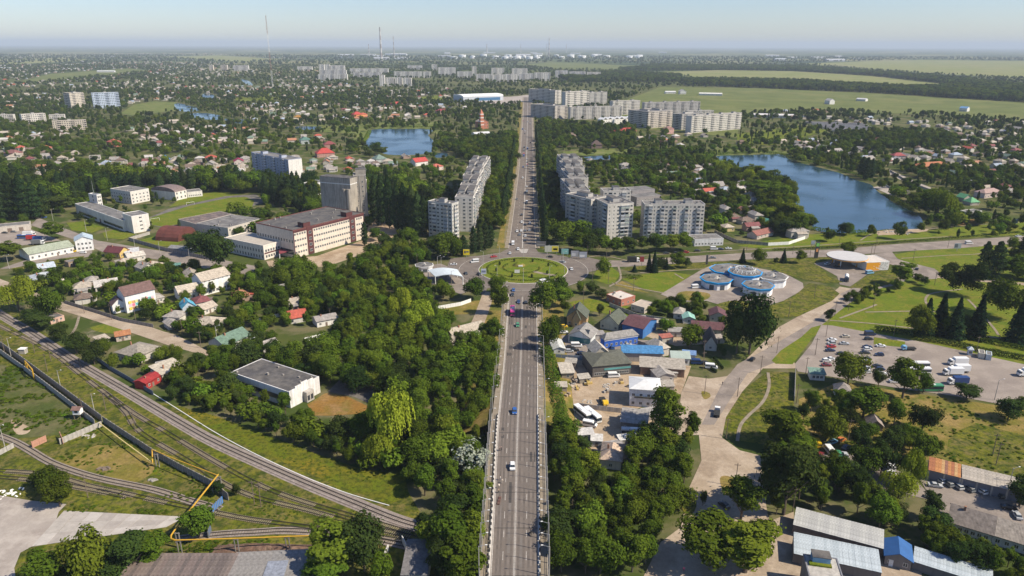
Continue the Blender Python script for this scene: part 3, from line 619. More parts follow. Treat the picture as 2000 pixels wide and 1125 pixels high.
M_curt = mat('balcony_glazing', (.2, .22, .24), rough=.2, spec=.5, var=.3, scale=1)
def balmesh(w, kind):
    k = ('b', round(w, 2), kind)
    if k not in MC:
        mb = MB(); d = 1.0
        mb.box(-w/2, -d, 0, w/2, 0, .14, 0); mb.box(-w/2, -d-.06, .14, w/2, -d, 1.1, 0); mb.box(-w/2, -d, .14, -w/2+.08, 0, 1.1, 0); mb.box(w/2-.08, -d, .14, w/2, 0, 1.1, 0)
        if kind:      # glazed in
            mb.box(-w/2+.04, -d-.02, 1.1, w/2-.04, -.02, 2.45, 1)
            for i in range(4): x = -w/2+.04+i*(w-.16)/3; mb.box(x, -d-.05, 1.1, x+.08, -d-.02, 2.45, 2)
            mb.box(-w/2, -d-.06, 2.45, w/2, 0, 2.55, 2)
        else:
            mb.box(-w/2+.5, -.05, .14, w/2-.3, 0, 2.3, 1)
        MC[k] = mb.mesh('balcony', [M_wallc, M_curt if kind else M_glass, M_frame])
    return MC[k]
def side_frames(L, D): return {'f': ((0, 0), 0, L), 'r': ((L, 0), math.pi/2, D), 'b': ((L, D), math.pi, L), 'l': ((0, D), -math.pi/2, D)}
class B:
    """a building on the rectangle with front edge A-B (photo pixels, left to right) and a depth in metres"""
    def __init__(s, name, label, cat, A, Bp, depth, top=None, h=None, col=WHITE, wmat=None, group=None, C=None, style=None, kp=True):
        a, b = P(*A), P(*Bp); d = b-a; s.L = d.length; s.rz = math.atan2(d.y, d.x)
        if C is not None:
            c = P(*C); n = Vector((-math.sin(s.rz), math.cos(s.rz), 0)); depth = max(4, min(abs((c-b).dot(n)) if (c-b).length < (c-a).length else abs((c-a).dot(n)), 140))
        s.D = depth; s.h = h if h else hfrom(A[0], A[1], top); s.col = col; s.wm = wmat or M_wallc
        s.r = thing(name, label, cat, a, s.rz, group, style); s.o = a
        s.M = Matrix.Translation(a) @ Matrix.Rotation(s.rz, 4, 'Z')
        s.fp = [s.M @ Vector(q) for q in ((0, 0, 0), (s.L, 0, 0), (s.L, s.D, 0), (0, s.D, 0))]
        if kp: keep([((q.x-sum(w.x for w in s.fp)/4)*1.04+sum(w.x for w in s.fp)/4, (q.y-sum(w.y for w in s.fp)/4)*1.04+sum(w.y for w in s.fp)/4) for q in s.fp])
    def walls(s, rt=None, rh=0, axis='x'):
        mb = MB(); L, D, h = s.L, s.D, s.h
        mb.box(0, 0, 0, L, D, h)
        if rt == 'gable':
            if axis == 'x':
                for x in (0.0, L-.2): mb.frus([(x, 0, h), (x+.2, 0, h), (x+.2, D, h), (x, D, h)], [(x, D/2-.01, h+rh-.04), (x+.2, D/2-.01, h+rh-.04), (x+.2, D/2+.01, h+rh-.04), (x, D/2+.01, h+rh-.04)])
            else:
                for y in (0.0, D-.2): mb.frus([(0, y, h), (L, y, h), (L, y+.2, h), (0, y+.2, h)], [(L/2-.01, y, h+rh-.04), (L/2+.01, y, h+rh-.04), (L/2+.01, y+.2, h+rh-.04), (L/2-.01, y+.2, h+rh-.04)])
        mb.build('wall', s.wm, s.r, s.col); return s
    def roof(s, rt='gable', rh=2.0, col=SLATE, m=None, axis=None, ov=.5, chim=0, label=None):
        axis = axis or ('x' if s.L >= s.D else 'y'); s.rh = rh
        s.walls(rt, rh, axis); mb = MB()
        if rt == 'gable': mb.gable(0, 0, s.L, s.D, s.h, rh, ov, 0, axis)
        elif rt == 'hip': mb.hip(0, 0, s.L, s.D, s.h+.02, rh, ov, 0, axis)
        elif rt == 'shed':
            dz = rh; mb.frus([(-ov, -ov, s.h+.02), (s.L+ov, -ov, s.h+.02), (s.L+ov, s.D+ov, s.h+dz), (-ov, s.D+ov, s.h+dz)], [(-ov, -ov, s.h+.2), (s.L+ov, -ov, s.h+.2), (s.L+ov, s.D+ov, s.h+dz+.18), (-ov, s.D+ov, s.h+dz+.18)])
        elif rt == 'arch':
            n = 10; R = s.D/2
            pr = [(R-R*math.cos(math.pi*k/n), rh*math.sin(math.pi*k/n)) for k in range(n+1)]
            mb.add([(x, y, s.h+z) for x in (-ov, s.L+ov) for y, z in pr], [(k, n+1+k, n+2+k, k+1) for k in range(n)]+[tuple(range(n+1)), tuple(range(2*n+1, n, -1))])
        s.rf = mb.build('roof', m or M_slate, s.r, col)
        for k in range(chim):
            x, y = s.L*(.3+.4*k), s.D*(.42); c = MB(); c.box(x-.3, y-.3, s.h+rh*.4, x+.3, y+.3, s.h+rh+.9); c.build('chimney', M_brick, s.rf)
        return s
    def flat(s, m=None, par=.5, pcol=None, over=0.0):
        s.walls(); mb = MB(); o = over; h = s.h
        mb.box(.3-o, .3-o, h+.003, s.L-.3+o, s.D-.3+o, h+.12); s.rf = mb.build('roof', m or M_bit, s.r)
        if par:
            mb = MB(); t = .3
            mb.box(-.06-o, -.06-o, h-.15, s.L+.06+o, t-o, h+par); mb.box(-.06-o, s.D-t+o, h-.15, s.L+.06+o, s.D+.06+o, h+par)
            mb.box(-.06-o, t-o, h-.15, t-o, s.D-t+o, h+par); mb.box(s.L-t+o, t-o, h-.15, s.L+.06+o, s.D-t+o, h+par)
            mb.build('parapet', M_wallc, s.r, pcol or s.col)
        return s
    def vents(s, n, hh=.9, seed=1, big=0):
        q = random.Random(seed)
        for k in range(n):
            x, y = q.uniform(1, s.L-1), q.uniform(1, s.D-1); w = q.uniform(.25, .5); c = MB(); c.box(x-w, y-w, s.h+.1, x+w, y+w, s.h+hh*q.uniform(.6, 1.2)); c.build('roof_vent', M_concd, s.r)
        return s
    def hut(s, x, y, w, d, hh, col=None, m=None, name='roof_hut'):
        c = MB(); c.box(x, y, s.h+.1, x+w, y+d, s.h+hh); c.box(x-.15, y-.15, s.h+hh, x+w+.15, y+d+.15, s.h+hh+.18, 1); c.build(name, [m or M_wallc, M_bitd], s.r, col or s.col); return s
    def put(s, side, u, z, me, name, color=None, out=0.0, scale=None):
        (ox, oy), a, ln = side_frames(s.L, s.D)[side]
        o = ob(name, me, s.r, color, None, (ox+math.cos(a)*u+math.sin(a)*out, oy+math.sin(a)*u-math.cos(a)*out, z), a, scale); return o
    def wins(s, side, rows, cols, w=1.4, h=1.4, z0=1.0, dz=2.9, m0=1.2, m1=None, skip=None, cc=2, name='window'):
        ln = side_frames(s.L, s.D)[side][2]; m1 = m0 if m1 is None else m1; me = winmesh(w, h, cols=cc)
        for r in range(rows):
            for c in range(cols):
                if skip and skip(r, c): continue
                u = m0+w/2+(ln-m0-m1-w)*(c/(cols-1) if cols > 1 else .5)
                s.put(side, u, z0+r*dz, me, name)
        return s
    def door(s, side, u, w=1.1, h=2.1, col=(.2, .15, .12), name='door'):
        me = MC.setdefault(('d', w, h), None) or MB().box(-w/2, -.06, 0.02, w/2, 0, h).mesh('door', M_door); MC[('d', w, h)] = me
        s.put(side, u, 0, me, name, col); return s
    def strip(s, side, z0, z1, u0=.3, u1=None, m=None, name='window_band', out=.04, color=None):
        ln = side_frames(s.L, s.D)[side][2]; u1 = ln-.3 if u1 is None else u1
        me = MB().box(u0, -out, z0, u1, 0, z1).mesh(name, m or M_glass); o = s.put(side, 0, 0, me, name, color); return o
    def land(s, name): LM[name] = s.M @ Vector((s.L/2, s.D/2, 0)); return s
BALC = [(.5, .48, .46), (.62, .6, .58), (.4, .42, .46), (.55, .5, .43), (.36, .4, .36)]
def apt_near(label, A, Bp, depth, h=27.2, floors=9, col=PALE, f=None, ends=(), huts=2, group='nine-storey panel blocks', C=None, land=None, fr='f', rside=None):
    s = B('apartment_block', label, 'apartment block', A, Bp, depth, h=h, col=col, wmat=M_panel, group=group, C=C); s.flat(M_bit, .7, (col[0]*.9, col[1]*.9, col[2]*.9))
    fh = (h-1.6)/floors; q = random.Random(int(A[0])*7+1)
    def side(sd, pat, ln):
        n = len(pat); stp = ln/n
        for r in range(floors):
            for i, ch in enumerate(pat):
                u = stp*(i+.5); z = 1.3+r*fh
                if ch == 'w': s.put(sd, u, z+.75, winmesh(min(1.9, stp*.6), 1.45), 'window')
                elif ch == 'n': s.put(sd, u, z+.8, winmesh(.8, 1.3, cols=1), 'window')
                elif ch == 'B' and r > 0 or ch == 'L': s.put(sd, u, z-.1, balmesh(min(stp*.96, 5.6), 1 if q.random() < .6 else 0), 'balcony', q.choice(BALC))
    for sd, pat in (f or {}).items(): side(sd, pat, side_frames(s.L, s.D)[sd][2])
    for k in range(huts):
        s.hut(s.L*(k+.5)/huts-2.6, s.D*.3, 5.2, s.D*.45, 2.9, GREY)
        for d in (-6, 5.5): s.hut(max(.8, s.L*(k+.5)/huts+d), s.D*.25, 1.1, 2.2, 1.3, GREY, name='roof_vent')
    if land: s.land(land)
    return s
def apt_far(label, A, Bp, depth, top, floors, col=PALE, C=None, land=None, group='far panel blocks', sec=None, h=None, balc=True):
    s = B('apartment_block', label, 'apartment block', A, Bp, depth, top=top, h=h, col=col, group=group, C=C)
    s.h = max(9, s.h); s.flat(M_bit, .6); q = random.Random(int(A[0]*3+A[1]))
    fh = s.h/floors; bay = 3.3 if s.o.y < 2600 else 6.5
    mb = MB()
    for sd in 'frl':
        (ox, oy), a, ln = side_frames(s.L, s.D)[sd]
        if sd != 'f' and ln < 20: continue
        T = Matrix.Translation((ox, oy, 0)) @ Matrix.Rotation(a, 4, 'Z'); mb.T = T; n = max(2, int(ln/bay)); st = ln/n
        for i in range(n):
            ki = i % 6
            for r in range(floors):
                z = r*fh; u = st*(i+.5)
                if balc and ki in (2, 3): mb.box(u-st*.46, -.9, z+.15, u+st*.46, -.02, z+fh*.42, 1); mb.box(u-st*.45, -.06, z+fh*.45, u+st*.45, -.02, z+fh*.9, 0)
                else: mb.box(u-st*.25, -.06, z+fh*.33, u+st*.25, -.02, z+fh*.82, 0)
    mb.build('window_grid', [M_glass, M_wallc], s.r, (col[0]*.95, col[1]*.95, col[2]*.97), kind='stuff')
    n = max(1, int(s.L/28))
    for k in range(n): s.hut(s.L*(k+.5)/n-2.5, s.D*.3, 5, s.D*.4, 2.6, GREY)
    if land: s.land(land)
    return s
# --- nine-storey blocks beside the roundabout
apt_near('pale nine-storey slab with its long front square to the cross street', (1255, 469), (1371, 469), 13.5, f={'f': 'wBnwBwwBnnLnwBw', 'l': 'w'}, huts=2, land='the pale slab block')
s = apt_near('nine-storey block with a lit balcony front at the corner behind the billboards', (1184, 470), (1234, 466), 14, f={'f': 'nnwBBw', 'l': 'BwB'}, huts=1, C=(1168, 452), land='the corner block')
apt_near('nine-storey wing joining the corner block to the long row', (1152, 458), (1180, 452), 16, f={'f': 'wBw', 'l': 'wBwBw'}, huts=1, C=(1134, 438))
apt_near('nine-storey block set crosswise behind the corner block, blank end wall in shade', (1176, 438), (1229, 437), 13, f={'f': 'wBwnBw'}, huts=1)
for i, (x0, x1, y0, x2, y2) in enumerate([(1112, 1150, 437, 1113, 408), (1110, 1147, 407, 1108, 384), (1104, 1140, 383, 1101, 366), (1098, 1136, 365, 1097, 351)]):
    apt_near(['section of the long row on the lake side of the avenue, nearest the roundabout', 'second section from the roundabout in the long row on the lake side',
              'third section from the roundabout in the long row on the lake side', 'farthest section of the long row on the lake side of the avenue'][i],
             (x0, y0), (x1, y0-.5), 40, f={'l': 'wBwBwwBwBwwBw', 'f': 'ww'}, huts=2, C=(x2, y2), h=27)
apt_near('pale nine-storey tower block whose white end wall faces the roundabout', (838, 462), (884, 469), 14, f={'f': 'wBwwBw', 'r': 'nLLw'}, huts=1, land='the white-ended block', C=(913, 466), col=(.56, .54, .5))
for i, (x0, x1, y0, x2, y2) in enumerate([(890, 925, 452, 930, 424), (900, 931, 423, 935, 402), (905, 937, 401, 942, 384), (912, 943, 383, 947, 369), (917, 951, 368, 956, 356)]):
    apt_near(['section of the long row on the factory side of the avenue, nearest the roundabout', 'second section from the roundabout in the long row on the factory side',
              'third section from the roundabout in the long row on the factory side', 'fourth section from the roundabout in the long row on the factory side', 'farthest section of the long row on the factory side of the avenue'][i],
             (x0, y0), (x1, y0+.5), 40, f={'r': 'wBwBwwBwBwwBw', 'f': 'www'}, huts=2, C=(x2, y2), h=27)
# --- farther panel blocks: label, front-left base, front-right base, depth, roof y, storeys, colour, corner
LB = (.5, .5, .52)
for t in [('pale block with a shaded long flank at the avenue end of the lake estate', (1084, 203), (1096, 202), 50, 177, 9, PALE, (1060, 197)),
          ('rear block standing behind the long front slab of the lake estate', (1104, 212), (1150, 209), 13, 180, 9, PALE, None),
          ('grey block directly behind the rear block of the lake estate', (1131, 207), (1185, 204), 13, 182, 9, GREY, None),
          ('long pale front slab of the lake estate, widest of its blocks', (1114, 234), (1214, 231), 13, 210, 9, (.58, .54, .49), None),
          ('block beside the poplars with a plain beige end wall', (1084, 233), (1108, 231), 40, 208, 9, (.55, .5, .44), (1070, 225)),
          ('block with the yellowish end wall beside the white terraces', (1196, 225), (1249, 223), 13, 198, 9, PALE, None),
          ('grey-striped block facing the meadow behind the others', (1258, 226), (1366, 223), 13, 201, 9, (.46, .43, .42), None),
          ('block with a broad beige gable facing the white terraces', (1265, 251), (1312, 247), 15, 219, 9, (.56, .5, .43), (1250, 244)),
          ('narrow shaded block between the gable block and the meadow slab', (1312, 252), (1330, 254), 40, 222, 9, GREY, (1308, 243)),
          ('long slab along the meadow edge, nearest to the lake', (1349, 260), (1446, 252), 13, 227, 9, PALE, None),
          ('low-lying rear slab behind the long meadow slab', (1342, 243), (1392, 242), 13, 217, 9, PALE, None)]:
    apt_far(*t[:7], C=t[7], group='lake estate blocks')
LM['the lake estate'] = P(1200, 235)
for t in [('cream tower block beside the blue and white block', (140, 211), (168, 209), 24, 182, 9, (.62, .55, .46)), ('blue and white ribbed tower block on the edge of the ponds', (184, 212), (236, 210), 14, 182, 9, (.5, .57, .68)),
          ('long five-storey block with white balconies', (45, 243), (92, 240), 12, 224, 5, PALE), ('beige five-storey block standing in front of the long one', (105, 256), (171, 253), 12, 237, 5, (.56, .49, .4)),
          ('short five-storey block between the two long ones', (98, 240), (128, 239), 12, 225, 5, PALE), ('five-storey block cut off by the edge of the picture', (-14, 239), (28, 238), 12, 225, 5, PALE),
          ('small bright block alone in the distant gardens beyond the ponds', (409, 138), (417, 138), 14, 127, 9, (.66, .58, .48)), ('second bright block in the distant gardens', (432, 139), (445, 139), 14, 127, 9, (.62, .55, .47)), ('wide bright block in the distant gardens', (456, 139), (486, 139), 14, 128, 9, (.66, .62, .58))]:
    apt_far(*t, group='blocks in the old suburb')
LM['the blue and white tower block'] = P(210, 211); LM['the beige five-storey block'] = P(138, 254)
FAR = [(581, 610, 138, 130), (624, 634, 144, 126), (635, 645, 143, 126), (646, 674, 143, 128), (622, 679, 157, 145), (625, 677, 150, 137), (684, 759, 144, 134), (690, 745, 151, 142), (742, 752, 168, 147), (754, 770, 167, 152), (772, 786, 167, 152), (788, 804, 168, 153),
       (770, 824, 152, 140), (826, 842, 152, 140), (796, 825, 136, 128), (843, 854, 137, 126), (856, 890, 147, 132), (893, 922, 152, 140), (922, 931, 147, 130), (930, 960, 158, 145), (961, 985, 160, 146), (986, 1012, 160, 145), (1014, 1042, 158, 144), (1044, 1075, 158, 142), (1085, 1109, 152, 138), (1112, 1144, 153, 140), (1147, 1173, 153, 141), (1000, 1030, 148, 134), (960, 985, 147, 133)]
FL = ['low pale block at the near edge of the far estate', 'slim white tower, first of the pair at the far estate', 'slim white tower, second of the pair at the far estate', 'pale block joined to the slim towers', 'long pale block in front of the slim towers', 'second row block behind the long pale one', 'longest pale block of the far estate', 'shorter block before the longest one', 'white tower standing out before the far estate', 'grey block next to the standing-out white tower', 'middle grey block next to the white tower', 'last grey block of three after the white tower',
      'wide block with a shaded gable in the far estate', 'short block after the wide gabled one', 'hazy block behind the wide gabled one', 'hazy tower rising over the far estate', 'stepped block near the middle of the far estate', 'pale block in front of the stepped one', 'tall slab beyond the stepped block', 'first section of the curved front row of the far estate', 'second section of the curved front row', 'third section of the curved front row', 'fourth section of the curved front row', 'last section of the curved front row, next to the avenue', 'block across the avenue from the curved row', 'block with a bright gable across the avenue', 'outermost block with a bright gable before the tree belt', 'hazy block behind the curved row near the avenue', 'hazy block behind the curved row']
for (x0, x1, yb, yt), l in zip(FAR, FL):
    apt_far(l, (x0, yb), (x1, yb), 14, yt, 9, rnd.choice([(.74, .7, .64), (.78, .72, .64), (.7, .66, .62), (.8, .75, .68)]), group='far estate blocks')
LM['the far estate'] = P(900, 158)
s = B('apartment_block', 'blue-grey striped block with a plain white end wall among dark poplars', 'apartment block', (496, 346), (568, 364), 13, h=27, col=(.4, .43, .52), wmat=M_panel, C=(592, 360)); s.flat(M_bit, .6)
for r in range(9):
    for i in range(12): s.put('f', s.L*(i+.5)/12, 1.4+r*2.85, balmesh(3.2, 1) if i % 3 == 1 else winmesh(1.6, 1.4), 'balcony' if i % 3 == 1 else 'window', (.5, .52, .58))
MB().box(-.02, -.3, 0, .12, s.D+.3, s.h).build('end_wall', M_wallc, s.r, (.7, .67, .62), loc=(s.L, 0, 0)); s.hut(s.L*.2, 3, 5, 6, 2.8); s.hut(s.L*.7, 3, 5, 6, 2.8); s.land('the blue-grey striped block')
s = B('apartment_block', 'small white three-storey block below the blue-grey striped one', 'apartment block', (590, 381), (612, 383), 22, h=11, col=(.75, .73, .7)); s.flat(M_bit, .5).wins('f', 3, 4, z0=1.4, dz=3)
# --- factory
fa = B('factory', 'long cream factory hall with dark red stair bays and a dark flat roof', 'factory', (577, 505), (713, 466), 31, top=451, col=(.66, .58, .48), C=(506, 487)); fa.flat(M_bitd, .5, (.16, .06, .05)); L_, h_ = fa.L, fa.h
fa.land('the cream factory')
for u in (.215, .82): fa.strip('f', .3, h_+.4, L_*u-2.6, L_*u+2.6, mat('oxblood_panel', (.1, .035, .035), var=.1), 'stair_bay', .35)
fa.strip('f', h_-1.5, h_-.2, .1, L_-.1, MATS['oxblood_panel'], 'cornice', .3); fa.strip('f', 0, h_, 0, .5, MATS['oxblood_panel'], 'corner_trim', .25); fa.strip('f', 0, h_, L_-.5, L_, MATS['oxblood_panel'], 'corner_trim', .25)
for r in range(4):
    z = 1.5+r*(h_-2.5)/4
    for i in range(30):
        u = L_*(i+.7)/31
        if any(abs(u-L_*k) < 3.2 for k in (.215, .82)): continue
        fa.put('f', u, z+1.6, winmesh(1.5, 1.5), 'window')
    for k in (.215, .82): fa.put('f', L_*k, z+.6, winmesh(2.4, 2.0), 'stair_window', out=.36)
for i in range(14): fa.put('l', fa.D*(i+.5)/14, h_*.55, winmesh(1.7, 2.2), 'window')
fa.strip('l', h_*.12, h_*.3, 1, fa.D-1)
for u in (.2, .8): fa.hut(L_*u-3, 1, 6, 6, 3.4, None, MATS['oxblood_panel'])
fa.vents(14, 1.3, 5)
an = B('office_wing', 'white two-storey office wing with dark window grid beside the cream factory', 'office', (517, 508), (560, 495), 22, top=481, col=(.7, .64, .56), C=(449, 489)); an.flat(mat('pale_roof', (.4, .36, .31), var=.15), .6)
an.wins('f', 2, 8, 1.5, 1.9, 1.2, 4.0).wins('l', 2, 14, 1.3, 2.2, 1.0, 4.0); an.strip('f', 3.9, 4.9, .4, None, MATS['oxblood_panel'], 'spandrel')
cp = thing('entrance_canopy', 'dark red flat canopy over the factory entrance', 'canopy', P(560, 502))
c4 = [P(547, 507, 0), P(578, 499, 0), P(561, 490, 0), P(545, 497, 0)]; o_ = P(560, 502)
MB().prism([(p.x-o_.x, p.y-o_.y) for p in c4], 4.0, 4.7).build('canopy_roof', mat('maroon_sheet', (.2, .045, .06), var=.12), cp)
for p in c4: MB().box(-.2, -.2, 0, .2, .2, 4.0).build('column', M_white, cp, loc=(p.x-o_.x, p.y-o_.y, 0))
# --- grain tower
tw = B('grain_tower', 'tall concrete grain silo tower behind the factory', 'silo', (696, 441), (720, 440), 14, top=343, col=(.45, .41, .36), wmat=mat('silo_concrete', (.37, .33, .28), var=.2, scale=.15, stain=.4), C=(684, 434)); tw.flat(M_bit, .6)
tw.wins('f', 9, 2, 1.2, 1.7, 4, (tw.h-6)/9, 2.2); tw.hut(2, 3, 8, 7, 4.5, (.4, .37, .33), MATS['silo_concrete'], 'head_house')
for k in (0, .5, 1): tw.strip('f', 0, tw.h+.3, tw.L*k*.96, tw.L*k*.96+.5, M_conc, 'pilaster', .3)
tw.land('the grain tower')
si = B('grain_silo', 'block of ribbed concrete silo cells with a flat gallery roof', 'silo', (632, 440), (690, 446), 20, top=356, wmat=MATS['silo_concrete'], C=(629, 434)); si.D = 24; si.flat(M_bit, .5)
for k in (5, 6):
    MB().cyl((si.L*(k+.5)/7, .2, 0), (si.L*(k+.5)/7, .2, si.h*.9), si.L/15, n=14).build('silo_cell', MATS['silo_concrete'], si.r)
si.hut(0, 0, si.L, 10, 5, None, MATS['silo_concrete'], 'gallery')
# --- fire station compound on the left
M_lw = mat('lime_wall', (.7, .66, .6), var=.1, scale=.3, stain=.2)
tt = B('training_tower', 'slim white drill tower with a column of square windows', 'tower', (179, 413), (195, 416), 6, top=379, wmat=M_lw, C=(172, 410)); tt.flat(M_bit, .9); tt.wins('f', 4, 1, 1.6, 2, 3, tt.h/4.6).wins('r', 4, 2, 1.2, 1.9, 3, tt.h/4.6, .6); tt.land('the drill tower')
MB().cyl((tt.L*.4, tt.D*.5, tt.h), (tt.L*.4, tt.D*.5, tt.h+12), .25, .08).build('aerial', M_steel, tt.r)
lo = B('garage_hall', 'long white low hall with a grey roof and ribbon windows', 'hall', (150, 417), (243, 452), 13, top=398, wmat=M_lw); lo.flat(M_bit, .4); lo.strip('f', 1.2, 3.2, 6, lo.L*.46); lo.strip('f', 1.2, 3.2, lo.L*.6, lo.L-2); lo.door('f', lo.L*.53, 3, 3.2); lo.vents(5, .8, 3)
hs = B('office_tower', 'white four-storey block at the end of the low hall', 'office', (262, 456), (295, 450), 13, top=423, wmat=M_lw, C=(240, 450)); hs.flat(M_bit, .5); hs.wins('f', 4, 1, 2.2, 1.1, 2, (hs.h-1)/4); hs.land('the white four-storey block')
w3 = B('apartment_block', 'three-storey pale block behind the drill tower', 'apartment block', (258, 399), (294, 392), 16, top=375, col=(.66, .62, .56), C=(226, 391)); w3.flat(M_bit, .5).wins('f', 3, 5, z0=1.3, dz=3.1).wins('l', 3, 8, z0=1.3, dz=3.1); w3.vents(6, 1.2, 8)
ah = B('arched_hall', 'white hall with a curved maroon-grey roof', 'hall', (344, 392), (366, 387), 26, h=8, col=(.72, .67, .6), C=(322, 381)); ah.roof('arch', 4, (.2, .15, .14), M_roofc, ov=.3); ah.wins('f', 2, 3, 1.6, 2, 1.5, 4)
s = B('hall_annex', 'low white annex with small windows beside the arched hall', 'annex', (367, 386), (396, 383), 14, h=5, col=(.7, .66, .6)); s.flat(M_bit, .3).wins('f', 1, 7, 1, 1.4)
s = B('house', 'orange brick house with a maroon roof beyond the arched hall', 'house', (380, 358), (395, 358), 10, h=6, col=(.5, .22, .1)); s.roof('gable', 3, MAROON)
ar = B('arched_hangar', 'rust-red corrugated arched hangar', 'hangar', (304, 470), (348, 473), 22, h=.4, col=(.15, .05, .035)); ar.roof('arch', 8.5, (.13, .04, .03), mat('rust_rib', (.14, .045, .035), var=.25, scale=.2, stripe=('X', .6, .2)), ov=.1); ar.land('the rust-red hangar')
s = B('workshop_hall', 'long low hall with a patched dark roof behind the hangar', 'hall', (388, 452), (470, 435), 18, h=5.5, col=(.52, .46, .4), C=(336, 444)); s.flat(mat('patched_roof', (.11, .09, .085), var=.35, scale=.2, col2=(.2, .15, .13), scale2=.3), .2); s.wins('f', 1, 6, 2, 1.5, 2.5)
s = B('workshop_hall', 'grey-roofed workshop beside the office wing', 'hall', (447, 463), (512, 444), 20, h=7, col=(.55, .5, .44), C=(392, 452)); s.flat(M_bit, .3).wins('f', 1, 9, 1.6, 1.3, 4.5); s.vents(6, 1, 4)
s = B('flat_garage', 'beige flat-roofed garage at the edge of the truck yard', 'garage', (-30, 458), (60, 449), 12, h=4.5, col=(.55, .49, .42)); s.flat(M_bit, .3); s.door('f', s.L*.55, 3, 3); s.door('f', s.L*.8, 3, 3)
s = B('depot_hall', 'single-storey white depot with a pale green pitched roof', 'depot', (59, 510), (146, 493), 13, h=4.6, col=(.72, .7, .66), C=(40, 500)); s.roof('gable', 2.6, (.33, .36, .27), M_roofc); s.wins('f', 1, 7, 1.3, 1.6, 1.3).door('f', s.L*.62); s.land('the pale green roof depot')
s = B('depot_office', 'white two-storey house with a light blue hip roof', 'office', (150, 492), (184, 488), 14, h=8, col=(.76, .75, .73), C=(131, 486)); s.roof('gable', 2.6, (.4, .48, .54), M_roofc); s.wins('f', 2, 4, 1.3, 1.5, 1.3, 3.3); s.land('the light blue roof office')
# --- houses of the near quarter: label, A, B, depth, wall h, roof type, rise, wall colour, roof colour, extra
HN = [('house with a dark maroon gable roof and yellow wall', (205, 502), (235, 505), 9, 4, 'gable', 3, (.6, .42, .15), MAROON), ('pale slate-roofed house behind the garden rows', (232, 525), (262, 520), 9, 3.4, 'hip', 2, PALE, TANR),
      ('house with a white asbestos roof next to the street', (252, 513), (285, 507), 9, 3.4, 'gable', 2, PALE, (.5, .46, .4)), ('low house with a light sheet roof before the concrete wall', (245, 503), (272, 500), 8, 3.2, 'shed', 1, PALE, (.5, .5, .5)),
      ('grey sheet-roofed outbuilding behind the fence', (330, 492), (372, 496), 7, 3, 'gable', 1.2, GREY, (.22, .22, .22)), ('twin-gabled slate house in the orchard', (280, 536), (305, 530), 10, 3.6, 'gable', 2.6, (.6, .58, .5), SLATE), ('house with a patched grey roof beside the twin-gabled one', (300, 532), (322, 524), 10, 3.4, 'hip', 2.4, PALE, TANR),
      ('house with a pale blue tin roof at the wall corner', (70, 558), (112, 548), 12, 3.4, 'hip', 2.2, (.5, .46, .42), (.42, .45, .47)), ('second pale tin-roofed house beside the wall', (78, 535), (110, 530), 9, 3.2, 'shed', 1.2, GREY, (.5, .55, .6)), ('brown-grey roofed house joined to the tin-roofed one', (105, 553), (132, 545), 8, 3.2, 'hip', 1.8, PALE, (.4, .33, .28)),
      ('small shed with a teal roof among the fruit trees', (330, 530), (352, 528), 6, 2.6, 'shed', .8, GREY, (.12, .24, .2)), ('grey-roofed house below the kindergarten', (320, 630), (352, 632), 9, 3.3, 'hip', 2.2, PALE, SLATE), ('house with a broad beige hip roof behind the street', (375, 645), (420, 648), 11, 3.3, 'hip', 2.6, (.66, .62, .56), TANR),
      ('low grey-roofed house below the beige hip roof', (330, 645), (350, 640), 7, 2.8, 'gable', 1.2, GREY, SLATE), ('long house with a dark green gable roof', (440, 690), (490, 668), 11, 4, 'gable', 3, (.5, .5, .48), (.13, .2, .15)), ('big weathered house with a many-sided grey roof by the track', (228, 702), (270, 712), 13, 3.6, 'hip', 3.2, (.5, .46, .4), (.27, .24, .2)),
      ('shed row with a terracotta roof in the corner garden', (228, 668), (256, 663), 6, 3, 'gable', 1.4, (.5, .42, .36), (.34, .15, .07)), ('shed with a pale slate roof beside the terracotta one', (195, 676), (215, 670), 5, 2.6, 'shed', .8, GREY, TANR), ('small red sheet-metal shed near the track', (287, 762), (316, 745), 6, 3.2, 'gable', .9, (.34, .035, .03), (.3, .03, .03)),
      ('long barn with a beige slate roof behind the red shed', (318, 745), (362, 728), 9, 3.2, 'shed', 1.6, (.4, .36, .3), (.44, .39, .31)), ('flat-roofed grey store between the big house and the barn', (310, 728), (336, 722), 6, 2.8, 'flat', 0, GREY, SLATE), ('shed with pinkish walls among bushes by the track', (100, 634), (127, 626), 7, 2.8, 'flat', 0, (.55, .36, .28), SLATE),
      ('low white barn with a grey roof in the orchard', (620, 640), (660, 632), 8, 3.4, 'gable', 1.4, WHITE, (.3, .27, .25)), ('house with long grey slate roofs under the trees by the footpath', (885, 667), (948, 650), 9, 3.2, 'gable', 2, PALE, (.4, .35, .28)), ('collapsed slate lean-to below the long-roofed house', (868, 680), (900, 676), 6, 2.6, 'shed', .8, PALE, TANR),
      ('small grey house half hidden above the workshop', (515, 690), (545, 680), 7, 3, 'gable', 1.5, GREY, SLATE), ('house with a blue arched roof behind the kindergarten', (358, 615), (384, 610), 8, 4, 'gable', 3, (.5, .56, .62), (.1, .36, .5)), ('small slate-roofed house between the kindergarten and the depot', (170, 560), (195, 556), 8, 3, 'hip', 2, PALE, SLATE),
      ('house with brown boards at the depot corner', (135, 522), (158, 517), 6, 3.2, 'flat', 0, (.3, .22, .16), BROWN), ('low grey house near the weeping willow', (185, 545), (205, 540), 7, 3, 'hip', 2, PALE, (.4, .36, .3)), ('slate-roofed house by the yard trees next to the white villa', (300, 595), (322, 590), 8, 3, 'hip', 2, PALE, SLATE), ('house with a grey sheet roof facing the orchard street', (400, 615), (425, 606), 8, 3, 'gable', 2, PALE, TANR)]
